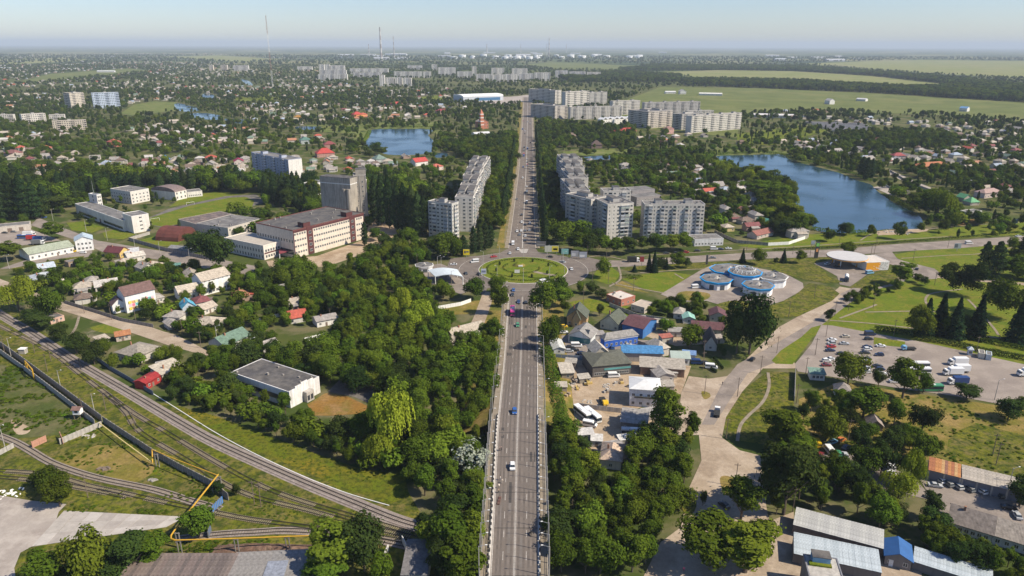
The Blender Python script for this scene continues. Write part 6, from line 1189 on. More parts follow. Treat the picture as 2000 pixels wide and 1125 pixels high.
# ------------------------------------------------------------------ vehicles
M_paint = mat('car_paint', objcol=True, rough=.28, spec=.5, var=.03); M_tyre = mat('tyre', (.02, .02, .02), var=0); M_lamp = mat('lamp_glass', (.7, .7, .66), rough=.2, var=0)
def prof(mb, pr, w, m, taper=0.0):
    n = len(pr); a = [(x, -w/2+taper*max(0, z-.9), z) for x, z in pr]; b = [(x, w/2-taper*max(0, z-.9), z) for x, z in pr]
    mb.add(a+b, [(i, (i+1) % n, n+(i+1) % n, n+i) for i in range(n)]+[tuple(range(n-1, -1, -1)), tuple(range(n, 2*n))], m)
wheelm = MB().cyl((0, -.11, 0), (0, .11, 0), .33, n=10).cyl((0, -.12, 0), (0, .12, 0), .18, n=8, m=1).mesh('wheel', [M_tyre, M_steel]); bigwheel = MB().cyl((0, -.16, 0), (0, .16, 0), .5, n=10).cyl((0, -.17, 0), (0, .17, 0), .25, n=8, m=1).mesh('wheel', [M_tyre, M_steel])
lampm = MB().box(-.04, -.2, -.09, .04, .2, .09).mesh('headlight', M_lamp)
VT = {}
def vtype(k, parts, wheels, lamps, big=0, L=4.4): VT[k] = (parts, wheels, lamps, big, L)
def P1(name, pr, w, m, taper=0): mb = MB(); prof(mb, pr, w, 0, taper); return (name, mb.mesh(name, m))
vtype('sedan', [P1('body', [(-2.2, .3), (2.2, .3), (2.25, .62), (2.1, .82), (1.05, .95), (-1.5, .98), (-2.2, .95), (-2.28, .6)], 1.78, M_paint), P1('window', [(-1.72, .95), (1.1, .93), (.35, 1.36), (-1.05, 1.38)], 1.62, M_glass, .25), P1('roof', [(-1.05, 1.36), (.35, 1.345), (.2, 1.45), (-.9, 1.46)], 1.4, M_paint, .1)], [(-1.35, .8), (1.4, .8)], 2.24)
vtype('hatch', [P1('body', [(-1.95, .3), (2, .3), (2.05, .65), (1.9, .9), (1.1, 1.02), (-1.9, 1.05), (-2.02, .7)], 1.8, M_paint), P1('window', [(-1.9, 1.03), (1.2, 1.0), (.5, 1.5), (-1.6, 1.52)], 1.66, M_glass, .22), P1('roof', [(-1.62, 1.5), (.5, 1.49), (.35, 1.6), (-1.5, 1.62)], 1.45, M_paint, .1)], [(-1.25, .8), (1.3, .8)], 2.04, L=4.0)
vtype('van', [P1('body', [(-2.8, .4), (2.7, .4), (2.8, .8), (2.6, 1.15), (1.9, 1.3), (1.4, 1.3), (-2.8, 1.3)], 2.0, M_paint), P1('window', [(-2.7, 1.3), (2.1, 1.28), (1.4, 1.95), (-2.7, 1.95)], 1.97, M_glass), P1('roof', [(-2.8, 1.93), (1.5, 1.93), (1.2, 2.4), (-2.75, 2.45)], 2.0, M_paint)], [(-1.8, .85), (1.8, .85)], 2.75, L=5.6)
vtype('bus', [P1('body', [(-5.9, .4), (5.9, .4), (6, 1.2), (-6, 1.2)], 2.5, M_paint), P1('window', [(-5.9, 1.2), (5.95, 1.2), (5.7, 2.6), (-5.9, 2.6)], 2.44, M_glass), P1('roof', [(-6, 2.58), (5.8, 2.58), (5.6, 3.15), (-5.9, 3.15)], 2.5, M_paint), P1('roof_hatch', [(-2, 3.15), (1, 3.15), (1, 3.38), (-2, 3.38)], 1.5, M_white)], [(-3.6, 1.1), (3.6, 1.1)], 6.0, 1, L=12)
vtype('truck', [P1('box', [(-4.2, 1.0), (2.0, 1.0), (2.0, 3.7), (-4.2, 3.7)], 2.5, M_paint), P1('cab', [(2.1, .6), (4.1, .6), (4.15, 1.6), (3.7, 2.9), (2.1, 2.9)], 2.3, M_white), P1('windscreen', [(3.2, 1.75), (4.14, 1.7), (3.8, 2.6), (3.2, 2.6)], 2.34, M_glass), P1('chassis', [(-4.2, .6), (2.1, .6), (2.1, .98), (-4.2, .98)], 1.2, M_black)], [(-3, 1.05), (3.2, 1.05)], 4.17, 1, L=8.4)
vtype('flatbed', [P1('cab', [(1.4, .6), (3.3, .6), (3.4, 1.4), (2.9, 2.3), (1.4, 2.3)], 2.1, M_paint), P1('windscreen', [(2.2, 1.45), (3.4, 1.4), (3.0, 2.1), (2.2, 2.1)], 2.14, M_glass), P1('load_bed', [(-3.2, .8), (1.3, .8), (1.3, 1.3), (-3.2, 1.3)], 2.3, M_black)], [(-2.2, 1), (2.3, 1)], 3.4, 1, L=6.6)
vtype('tanker', [('tank', MB().cyl((-4.4, 0, 2.2), (2, 0, 2.2), 1.2, n=14).mesh('tank', M_white)), P1('cab', [(2.3, .6), (4.2, .6), (4.2, 1.6), (3.9, 2.8), (2.3, 2.8)], 2.4, M_paint), P1('windscreen', [(3.2, 1.7), (4.22, 1.65), (4, 2.5), (3.2, 2.5)], 2.44, M_glass), P1('chassis', [(-4.4, .6), (2.3, .6), (2.3, 1.1), (-4.4, 1.1)], 1.2, M_black)], [(-3.4, 1.05), (-2, 1.05), (3.2, 1.05)], 4.2, 1, L=8.6)
CN = {'white': (.72, .72, .71), 'silver': (.42, .43, .44), 'grey': (.16, .165, .17), 'dark': (.03, .032, .036), 'black': (.015, .015, .016), 'dark blue': (.02, .035, .09), 'blue': (.03, .1, .32), 'red': (.4, .03, .03), 'dark red': (.18, .025, .03), 'green': (.06, .25, .12), 'yellow': (.7, .45, .02), 'pink': (.6, .05, .25), 'beige': (.45, .4, .32), 'sky blue': (.2, .42, .6), 'orange': (.5, .16, .04), 'navy': (.02, .05, .16)}
NM = {'sedan': 'parked_car', 'hatch': 'parked_car', 'van': 'minibus', 'bus': 'coach', 'truck': 'box_truck', 'flatbed': 'flatbed_truck', 'tanker': 'tank_truck'}
CATS = {'sedan': 'car', 'hatch': 'car', 'van': 'minibus', 'bus': 'coach', 'truck': 'truck', 'flatbed': 'truck', 'tanker': 'tank truck'}
WD = {'sedan': 'saloon car', 'hatch': 'hatchback car', 'van': 'minibus', 'bus': 'coach', 'truck': 'box truck', 'flatbed': 'flatbed truck', 'tanker': 'tank truck'}
def car(px, py, k, c, rz, group, style=None, label=None, z=None, name=None):
    p = P(px, py) if z is None else PZ(px, py)
    zz = .14 if z is None else zr(p.y)+.02
    parts, wh, lp, big, L2 = VT[k]
    t = thing(name or NM[k], label, CATS[k], (p.x, p.y, zz), rz, group, None if label else (style or c+' '+WD[k]))
    if k == 'bus': t.scale = (.84, .94, .94)
    for n, me in parts: ob(n, me, t, CN[c])
    for x, y in wh:
        for s_ in (-1, 1): ob('wheel', bigwheel if big else wheelm, t, None, None, (x, s_*y, .5 if big else .33))
    for s_ in (-1, 1): ob('headlight', lampm, t, None, None, (lp, s_*.6, .7 if not big else .9))
    return t
UP, DN, RT, LT = math.pi/2, -math.pi/2, 0.0, math.pi
g = 'cars driving on the avenue'
for (px, py, k, c, rz) in [(1005, 806, 'hatch', 'blue', DN), (1001, 914, 'hatch', 'white', DN), (1011, 637, 'hatch', 'green', DN), (1003, 568, 'sedan', 'blue', DN), (1001, 577, 'sedan', 'dark', DN), (1013, 591, 'sedan', 'navy', DN), (1027, 592, 'sedan', 'dark', UP)]: car(px, py, k, c, rz+.02, g, z=1, name='car')
car(1001, 612, 'bus', 'pink', DN, g, label='bright pink bus coming down the avenue from the roundabout', z=1, name='bus')
g = 'cars on and around the roundabout'
for (px, py, k, c, rz) in [(1074, 503, 'sedan', 'dark', 2.8), (1099, 513, 'sedan', 'silver', 2.3), (1116, 527, 'sedan', 'white', 1.6), (1062, 553, 'van', 'white', .4), (964, 503, 'sedan', 'red', 3.6), (927, 513, 'van', 'white', 3.5), (886, 518, 'sedan', 'white', 3.1), (910, 536, 'sedan', 'dark', 5), (936, 538, 'hatch', 'black', 5.2), (996, 496, 'sedan', 'white', UP), (1012, 488, 'sedan', 'white', DN), (1002, 478, 'van', 'white', DN), (1062, 553-4, 'hatch', 'grey', .5)]: car(px, py, k, c, rz, g, name='car')
g = 'cars on the far half of the avenue'; q = random.Random(4)
for (px, py, c) in [(1019, 421, 'dark'), (1019, 435, 'white'), (1026, 440, 'dark'), (1035, 437, 'white'), (1010, 453, 'white'), (1018, 452, 'white'), (1026, 452, 'grey'), (1034, 451, 'silver'), (1026, 462, 'white'), (1026, 471, 'dark'), (1015, 460, 'grey')]: car(px, py, 'sedan', c, DN if px < 1022 else UP, g, name='car')
for i in range(34):
    py = 205+(410-205)*q.random(); f = (py-190)/(485-190); xl, xr = 1023+(994-1023)*f**1.15, 1036+(1046-1036)*f; u = q.choice([.13, .37, .63, .87]); car(xl+(xr-xl)*u, py, q.choice(['sedan', 'hatch', 'sedan', 'van']), q.choice(['white', 'white', 'silver', 'grey', 'dark', 'dark', 'red', 'blue']), DN if u < .5 else UP, g, name='car')
g = 'vehicles on the cross street'
car(1237, 512, 'truck', 'dark', RT, g, label='dark box truck beside the red sign board', name='box_truck')
for (px, py, k, c, rz) in [(1392, 505, 'sedan', 'grey', RT), (1301, 496, 'sedan', 'dark', RT), (1320, 495, 'sedan', 'black', RT), (1340, 494, 'hatch', 'red', RT), (1394, 488, 'van', 'white', RT), (1407, 488, 'sedan', 'dark blue', RT), (1423, 487, 'sedan', 'white', RT), (1362, 491, 'sedan', 'dark', RT), (1892, 477, 'van', 'white', .1), (1989, 463, 'sedan', 'white', .1), (1791, 527, 'sedan', 'dark', .9)]: car(px, py, k, c, rz, g)
car(1653, 548, 'tanker', 'dark', -2.0, 'vehicles at the petrol station'); car(1616, 517, 'sedan', 'white', .5, 'vehicles at the petrol station'); car(1698, 535, 'van', 'sky blue', .3, 'vehicles at the petrol station'); car(1635, 522, 'sedan', 'black', .2, 'vehicles at the petrol station'); car(1513, 533, 'sedan', 'dark', 0, 'vehicles at the petrol station'); car(1359, 563, 'van', 'white', .2, 'vehicles at the petrol station')
g = 'vehicles on the dirt roads'
car(1400, 810, 'flatbed', 'white', 1.25, g, label='white pickup truck on the dirt road bend'); car(1469, 704, 'hatch', 'black', .95, g); car(1414, 990, 'hatch', 'black', 2.0, g)
g = 'cars in the big car park'
for (x, y, k, c) in [(605, 270, 'sedan', 'beige'), (500, 297, 'sedan', 'white'), (595, 327, 'sedan', 'silver'), (495, 325, 'hatch', 'silver'), (490, 350, 'sedan', 'red'), (485, 380, 'sedan', 'dark blue'), (575, 405, 'sedan', 'dark'), (795, 255, 'van', 'dark blue'), (785, 290, 'hatch', 'dark'), (880, 345, 'sedan', 'white'), (775, 353, 'sedan', 'dark blue'), (777, 371, 'hatch', 'white'), (757, 398, 'sedan', 'dark'), (868, 415, 'hatch', 'dark blue'), (480, 447, 'sedan', 'white'), (455, 462, 'hatch', 'white'), (455, 495, 'sedan', 'dark red'), (765, 448, 'sedan', 'dark'), (768, 468, 'hatch', 'white'), (762, 488, 'hatch', 'dark red'), (765, 520, 'sedan', 'silver'), (768, 550, 'hatch', 'white'), (855, 503, 'sedan', 'dark'), (875, 528, 'hatch', 'dark blue'), (890, 562, 'sedan', 'white'), (995, 625, 'van', 'white')]:
    car(1500+x/4, 591.5+y/4, k, c, rnd.choice([0, math.pi])+rnd.uniform(-.06, .06), g)
car(1774, 684, 'flatbed', 'sky blue', math.pi, g, label='flatbed truck with a blue cab beside the grass plot')
for (x, y, k, c, l) in [(1478, 488, 'truck', 'white', 'rearmost white box truck of the group parked on the open tarmac'), (1492, 545, 'truck', 'white', 'white box truck with the longest box, second from the rear'), (1440, 568, 'truck', 'white', 'short white box truck third from the rear'), (1478, 640, 'truck', 'navy', 'navy blue box truck in front of the white ones')]:
    car(1500+x/4, 591+y/4, k, c, math.pi, 'trucks parked on the open tarmac', label=l)
for (x, y, c, l) in [(1165, 510, 'white', 'white coach behind the roadside maple'), (1175, 555, 'white', 'second white coach behind the roadside maple'), (1265, 690, 'green', 'green and white coach at the car park fence')]: car(1500+x/4, 591+y/4, 'bus', c, math.pi, 'coaches in the car park', label=l)
car(2005, 735, 'truck', 'white', math.pi, 'trucks parked on the open tarmac', label='white truck half out of the picture'); LM['the navy box truck'] = P(1870, 748)
g = 'vehicles in the trade quarter'
car(1199, 737, 'van', 'white', .1, g); car(1152, 833, 'van', 'white', -.35, g); car(1137, 812, 'bus', 'white', -1.1, g, label='white coach with a roof hatch in the narrow yard'); car(1157, 817, 'bus', 'white', -1.1, g, label='second white coach parked alongside the first'); car(1239, 851, 'bus', 'silver', -.08, g, label='silver coach with a dark roof beside the tumbledown shed')
car(1126, 678, 'van', 'white', .05, g); car(1179, 788, 'flatbed', 'yellow', -1.4, g, label='yellow truck in the dirt yard by the white house'); car(1112, 688, 'hatch', 'silver', .1, g); car(1122, 686, 'sedan', 'black', .1, g); car(1113, 680, 'sedan', 'dark', .1, g); car(1136, 692, 'sedan', 'dark blue', .1, g); car(1151, 695, 'van', 'white', 1.4, g)
car(1361, 711, 'van', 'navy', -.1, g); car(1378, 712, 'hatch', 'black', -.1, g); car(1389, 720, 'van', 'white', -.2, g); car(1197, 681, 'hatch', 'blue', 1.4, g); car(1226, 676, 'sedan', 'silver', .1, g); car(1101, 640, 'hatch', 'yellow', .1, g); car(1101, 651, 'sedan', 'white', .2, g); car(1143, 868, 'hatch', 'white', -.6, g); car(1276, 725, 'truck', 'white', 1.5, g)
g = 'vehicles in the tree-shaded workshop yard'
car(1594, 870, 'van', 'yellow', 1.45, g, label='bright yellow minibus at the back of the workshop yard'); car(1617, 882, 'van', 'white', 1.6, g); car(1626, 866, 'hatch', 'sky blue', .5, g); car(1642, 862, 'hatch', 'orange', .5, g); car(1652, 877, 'hatch', 'dark blue', .7, g); car(1637, 889, 'hatch', 'green', 1.4, g); car(1650, 892, 'hatch', 'silver', 1.4, g); car(1602, 892, 'hatch', 'dark red', 1, g); car(1590, 888, 'sedan', 'grey', 1.3, g); car(1738, 915, 'van', 'white', 1.4, g); car(1738, 928, 'hatch', 'white', .4, g)
g = 'cars in front of the garage row'
for (px, py, k, c, rz) in [(1835, 941, 'hatch', 'white', 1.75), (1826, 951, 'sedan', 'silver', -.25), (1851, 948, 'hatch', 'grey', 1.75), (1870, 953, 'hatch', 'silver', 1.75), (1892, 958, 'hatch', 'grey', 1.8), (1915, 962, 'hatch', 'white', 1.85), (1950, 969, 'hatch', 'dark', 1.7), (1821, 975, 'sedan', 'white', -.75), (1970, 995, 'sedan', 'black', -.4), (1986, 1010, 'sedan', 'silver', 1.3)]: car(px, py, k, c, rz, g)
g = 'vehicles in the depot yards'
car(49, 466, 'bus', 'blue', .1, g, label='blue coach in the truck yard by the beige garage'); car(65, 469, 'truck', 'red', .2, g); car(78, 471, 'truck', 'blue', .2, g); car(58, 461, 'truck', 'white', .2, g); car(75, 478, 'truck', 'grey', .2, g); car(127, 496, 'hatch', 'white', .4, g); car(141, 493, 'van', 'yellow', .3, g); car(163, 495, 'hatch', 'white', .1, g); car(86, 426, 'sedan', 'blue', .4, g); car(10, 456, 'sedan', 'dark', 0, g); car(27, 454, 'sedan', 'grey', 0, g)
# motorcycle with rider
p = PZ(1037, 1044); t = thing('motorcycle', 'black motorcycle on the viaduct lane', 'motorcycle', (p.x, p.y, zr(p.y)+.02), UP)
for x in (-.7, .7): MB().cyl((x, -.06, .32), (x, .06, .32), .32, n=12).build('wheel', M_tyre, t)
MB().frus([(-.6, -.12, .45), (.6, -.12, .45), (.6, .12, .45), (-.6, .12, .45)], [(-.7, -.14, .85), (.35, -.1, .9), (.35, .1, .9), (-.7, .14, .85)]).build('frame', M_black, t); MB().cyl((.5, -.35, 1.0), (.5, .35, 1.0), .03).build('handlebar', M_steel, t)
# ------------------------------------------------------------------ people
def person(label, loc, rz, top, legs, pose='stand'):
    """one skinned body; shirt, trousers and skin by height"""
    bm = bmesh.new(); sk = bm.verts.layers.skin.verify()
    if pose == 'ride': J = {'pel': (0, 0, .85), 'chest': (.15, 0, 1.25), 'neck': (.22, 0, 1.42), 'head': (.26, 0, 1.62), 'lk': (.4, .2, .75), 'la': (.15, .2, .35), 'rk': (.4, -.2, .75), 'ra': (.15, -.2, .35), 'ls': (.15, .22, 1.36), 'lh': (.6, .3, 1.05), 'rs': (.15, -.22, 1.36), 'rh': (.6, -.3, 1.05)}
    else:
        b = .35 if pose == 'bend' else 0
        J = {'pel': (0, 0, .92), 'chest': (b*.6, 0, 1.3-b*.2), 'neck': (b, 0, 1.48-b*.4), 'head': (b*1.2, 0, 1.66-b*.5), 'lk': (.08, .1, .5), 'la': (.02, .11, .06), 'rk': (-.02, -.1, .5), 'ra': (-.08, -.11, .06), 'ls': (b*.8, .2, 1.42-b*.3), 'lh': (b*1.3+.12, .26, .85-b*.2), 'rs': (b*.8, -.2, 1.42-b*.3), 'rh': (b*1.3+.1, -.27, .85-b*.2)}
    rad = {'pel': .16, 'chest': .19, 'neck': .07, 'head': .12, 'lk': .09, 'la': .06, 'rk': .09, 'ra': .06, 'ls': .09, 'lh': .05, 'rs': .09, 'rh': .05}
    V = {k: bm.verts.new(v) for k, v in J.items()}; bm.verts.ensure_lookup_table()
    for a, c in (('pel', 'chest'), ('chest', 'neck'), ('neck', 'head'), ('pel', 'lk'), ('lk', 'la'), ('pel', 'rk'), ('rk', 'ra'), ('chest', 'ls'), ('ls', 'lh'), ('chest', 'rs'), ('rs', 'rh')): bm.edges.new((V[a], V[c]))
    for k in V: V[k][sk].radius = (rad[k], rad[k])
    V['pel'][sk].use_root = True
    me = bpy.data.meshes.new('person'); bm.to_mesh(me); bm.free()
    key = 'person_%s_%s' % (top, legs); m = bpy.data.materials.new(key); m.use_nodes = True; n_ = m.node_tree; tc = nd(n_, 'ShaderNodeTexCoord'); sx = nd(n_, 'ShaderNodeSeparateXYZ'); cr = nd(n_, 'ShaderNodeValToRGB'); mr = nd(n_, 'ShaderNodeMath', operation='MULTIPLY'); mr.inputs[1].default_value = .5
    n_.links.new(tc.outputs['Object'], sx.inputs[0]); n_.links.new(sx.outputs[2], mr.inputs[0]); n_.links.new(mr.outputs[0], cr.inputs[0]); n_.links.new(cr.outputs[0], n_.nodes['Principled BSDF'].inputs['Base Color']); e = cr.color_ramp; e.interpolation = 'CONSTANT'
    e.elements[0].color = (*legs, 1); e.elements[1].position = .46; e.elements[1].color = (*top, 1); x = e.elements.new(.73); x.color = (.45, .28, .2, 1); x = e.elements.new(.85); x.color = (.04, .03, .02, 1)
    me.materials.append(m); o = ob('person', me, None, None, None, loc, rz); o.modifiers.new('Skin', 'SKIN'); s_ = o.modifiers.new('Smooth', 'SUBSURF'); s_.levels = 1; s_.render_levels = 1
    tag(o, label, 'person')
for i, (px, py, tp, lg, ps, l) in enumerate([(977, 938, (.7, .68, .62), (.2, .2, .25), 'stand', 'road worker in a pale shirt standing farthest up the viaduct kerb'), (980, 944, (.65, .55, .45), (.45, .4, .35), 'bend', 'bent-over road worker in beige clothes'), (975, 954, (.7, .6, .5), (.3, .25, .2), 'bend', 'road worker in light clothes beside the striped kerb'), (974, 963, (.4, .3, .2), (.08, .08, .08), 'stand', 'road worker in a brown top next to the timber board'), (1411, 752, (.06, .06, .07), (.05, .05, .06), 'stand', 'person in dark clothes standing alone on the dirt road'), (1335, 1117, (.6, .12, .2), (.2, .08, .1), 'stand', 'person in a pink top at the tree-shaded lane'), (979, 880, (.1, .08, .08), (.06, .06, .06), 'stand', 'first of two dark-clothed people by the viaduct kerb'), (976, 881, (.14, .08, .07), (.06, .06, .06), 'stand', 'second of two dark-clothed people by the viaduct kerb')]):
    av_ = px < 1100; p = PZ(px, py) if av_ else P(px, py); person(l, (p.x, p.y, zr(p.y)+.02 if av_ else .12), i*.9, tp, lg, ps)
p = PZ(1037, 1044); person('motorcycle rider in black with a pale helmet', (p.x, p.y-.1, zr(p.y)+.1), UP, (.03, .03, .035), (.03, .03, .03), 'ride')
p = PZ(975, 978); tb = thing('timber_board', 'dark brown board lying on the viaduct kerb lane', 'board', (p.x, p.y, zr(p.y)+.05), 1.45); MB().box(-2.1, -.4, 0, 2.1, .4, .2).build('board', mat('red_board', (.11, .055, .045), var=.2), tb); [MB().box(x-.12, -.42, .2, x+.12, .42, .3).build('batten', M_wood, tb) for x in (-1.6, 0, 1.6)]
# ------------------------------------------------------------------ vegetation
LF = {'b': leaf_mat('leaf_green', (.028, .054, .007), (.115, .165, .016), trans=.22), 'd': leaf_mat('leaf_dark', (.017, .035, .009), (.056, .086, .018), trans=.2), 'p': leaf_mat('leaf_poplar', (.015, .032, .011), (.046, .078, .024), trans=.15),
      'c': leaf_mat('needle_dark', (.01, .022, .01), (.022, .045, .018), .12, .08), 'w': leaf_mat('leaf_willow', (.12, .17, .012), (.26, .31, .03), .1, .3), 's': leaf_mat('leaf_silver', (.1, .13, .08), (.4, .43, .34), .1), 'g': leaf_mat('leaf_bright', (.05, .1, .008), (.13, .2, .02), .2, .3)}
M_bark = mat('bark', (.11, .085, .065), var=.25, scale=2)
def leafquad(V, Fc, p, nrm, s, q, asp=1.0):
    u = nrm.orthogonal().normalized(); w = nrm.cross(u); a = q.uniform(0, 6.283); u, w = u*math.cos(a)+w*math.sin(a), w*math.cos(a)-u*math.sin(a)
    i = len(V); k = s*.5; b = nrm*s*.12
    V += [tuple(p-u*k*asp), tuple(p-w*k*q.uniform(.5, 1)+b), tuple(p+u*k*asp), tuple(p+w*k*q.uniform(.5, 1)+b)]; Fc.append((i, i+1, i+2, i+3))
def rdir(q):
    z = q.uniform(-1, 1); a = q.uniform(0, 6.283); r = math.sqrt(1-z*z); return Vector((r*math.cos(a), r*math.sin(a), z))
def crown(kind, seed, h, w, n, leaf):
    q = random.Random(seed); V, Fc = [], []
    if kind in 'bdsg':
        z0 = h*(.1 if kind == 'd' else .17); cz, hz, hw = (h+z0)/2, (h-z0)/2, w/2; lobes = []
        for k in range(q.randrange(13, 25)):
            d = rdir(q); d.z = d.z*.9+.12; f = q.uniform(.5, .85); r = w*q.uniform(.11, .22); lobes.append((Vector((d.x*hw*f, d.y*hw*f, cz+d.z*hz*f)), r))
        lobes.append((Vector((0, 0, cz)), w*.3))
        tot = sum(r*r for c, r in lobes)
        for c, r in lobes:
            for _ in range(int(n*r*r/tot)):
                d = rdir(q)
                if d.z < -.3 and q.random() < .6: d.z = -d.z
                p = c+d*r*q.uniform(.7, 1.12)*(1 if q.random() < .86 else 1.35); o = Vector((p.x/hw, p.y/hw, (p.z-cz)/hz)); leafquad(V, Fc, p, (d*.6+o*.5+rdir(q)*.6+Vector((0, 0, .25))).normalized(), leaf*q.uniform(.6, 1.35), q)
    elif kind == 'p':
        for _ in range(n):
            t = q.random()**.85; z = h*(.06+.94*t); r = w/2*(math.sin(math.pi*min(1, (t*.86+.12)))**.7)*(1+.22*math.sin(t*40+seed)); a = q.uniform(0, 6.283); f = q.uniform(.7, 1.08)
            p = Vector((r*f*math.cos(a), r*f*math.sin(a), z)); leafquad(V, Fc, p, (Vector((math.cos(a), math.sin(a), .25))+rdir(q)*.6).normalized(), leaf*q.uniform(.6, 1.3), q)
    elif kind == 'c':
        tiers = 13
        for _ in range(n):
            t = q.random()**1.3; k = int(t*tiers); ft = t*tiers-k; r = w/2*(1-t)**.9*(1-.35*ft)*(1+.25*math.sin(k*7+q.choice((0, 1, 2))*2.1)); a = q.uniform(0, 6.283); f = math.sqrt(q.uniform(.25, 1)); z = h*(.05+.95*t)-r*f*.28
            leafquad(V, Fc, Vector((r*f*math.cos(a), r*f*math.sin(a), z)), (Vector((math.cos(a)*.5, math.sin(a)*.5, .8))+rdir(q)*.5).normalized(), leaf*q.uniform(.6, 1.2), q, 1.4)
    elif kind == 'w':
        lobes = [(Vector((rdir(q).x*w*.3, rdir(q).y*w*.3, h*q.uniform(.55, .85))), w*q.uniform(.16, .25)) for _ in range(14)]
        for c, r in lobes:
            for _ in range(n//(14*5)):
                d = rdir(q); d.z = abs(d.z)*.9; p = c+d*r; L_ = h*q.uniform(.12, .42); m = 5
                for j in range(m): leafquad(V, Fc, p+Vector((d.x*.35*j*.3+q.uniform(-.15, .15), d.y*.35*j*.3+q.uniform(-.15, .15), -L_*j/m)), (Vector((d.x, d.y, .35))+rdir(q)*.5).normalized(), leaf*q.uniform(.6, 1.1), q, 1.1)
    me = bpy.data.meshes.new('crown'); me.from_pydata(V, [], Fc); me.materials.append(LF[kind]); me.update(); return me
def trunk(h, w, seed, r=.28, kind='b'):
    q = random.Random(seed); mb = MB(); mb.cyl((0, 0, -.2), (0, 0, h*.3), r, r*.75, 7); mb.cyl((0, 0, h*.3), (q.uniform(-.3, .3), q.uniform(-.3, .3), h*(.85 if kind in 'pc' else .65)), r*.75, r*.2, 6)
    if kind not in 'pc':
        for k in range(5): a = k*1.26+q.uniform(-.3, .3); mb.cyl((0, 0, h*q.uniform(.2, .4)), (w*.32*math.cos(a), w*.32*math.sin(a), h*q.uniform(.55, .75)), r*.45, r*.12, 5)
    return mb.mesh('trunk', M_bark)
# kind: list of (crown, trunk, height, width)
PR = {}
def proto(k, n_var, h, w, n, leaf): PR[k] = [(crown(k, 100+i*7+ord(k), h*(1+.12*(i-1)), w*(1-.08*(i-1)), n, leaf), trunk(h, w, i, .28 if k not in 'c' else .2, k), h*(1+.12*(i-1)), w*(1-.08*(i-1))) for i in range(n_var)]
proto('b', 6, 11, 9.5, 4200, .62); proto('d', 4, 12, 9.5, 4200, .62); proto('p', 3, 20, 4.6, 2400, .7); proto('c', 2, 13, 7.5, 3000, .7); proto('w', 2, 11, 10, 4600, .62); proto('s', 1, 9, 8, 2200, .55); proto('g', 2, 10, 9, 2200, .8)
PR['u'] = [(crown('b', 900+i, 2.6, 3.4, 420, .5), None, 2.6, 3.4) for i in range(3)]; PR['u'][2][0].materials[0] = LF['g']
keep([P(*p) for p in ((575, 800), (640, 770), (720, 795), (735, 835), (640, 838), (590, 822))])
keep([P(*p) for p in ((1160, 912), (1222, 918), (1228, 958), (1160, 952))]); keep([P(*p) for p in ((1195, 845), (1285, 852), (1280, 880), (1200, 878))])
keep([P(*p) for p in ((1572, 880), (1680, 880), (1692, 930), (1600, 930))])
# spatial hash of keep-outs
CELL = 40.0; KG = {}; KBIG = []
def kadd(e):
    if e[2]-e[0] > 400 or e[3]-e[1] > 400: KBIG.append(e); return
    for i in range(int(e[0]//CELL), int(e[2]//CELL)+1):
        for j in range(int(e[1]//CELL), int(e[3]//CELL)+1): KG.setdefault((i, j), []).append(e)
for e in KEEP: kadd(e)
def free(x, y, m=0.0):
    pts = ((x, y),) if not m else ((x, y), (x+m, y), (x-m, y), (x, y+m), (x, y-m))
    for (a, b) in pts:
        for e in KBIG+KG.get((int(a//CELL), int(b//CELL)), []):
            if e[0] <= a <= e[2] and e[1] <= b <= e[3] and inpoly(a, b, e[4]): return False
    return True
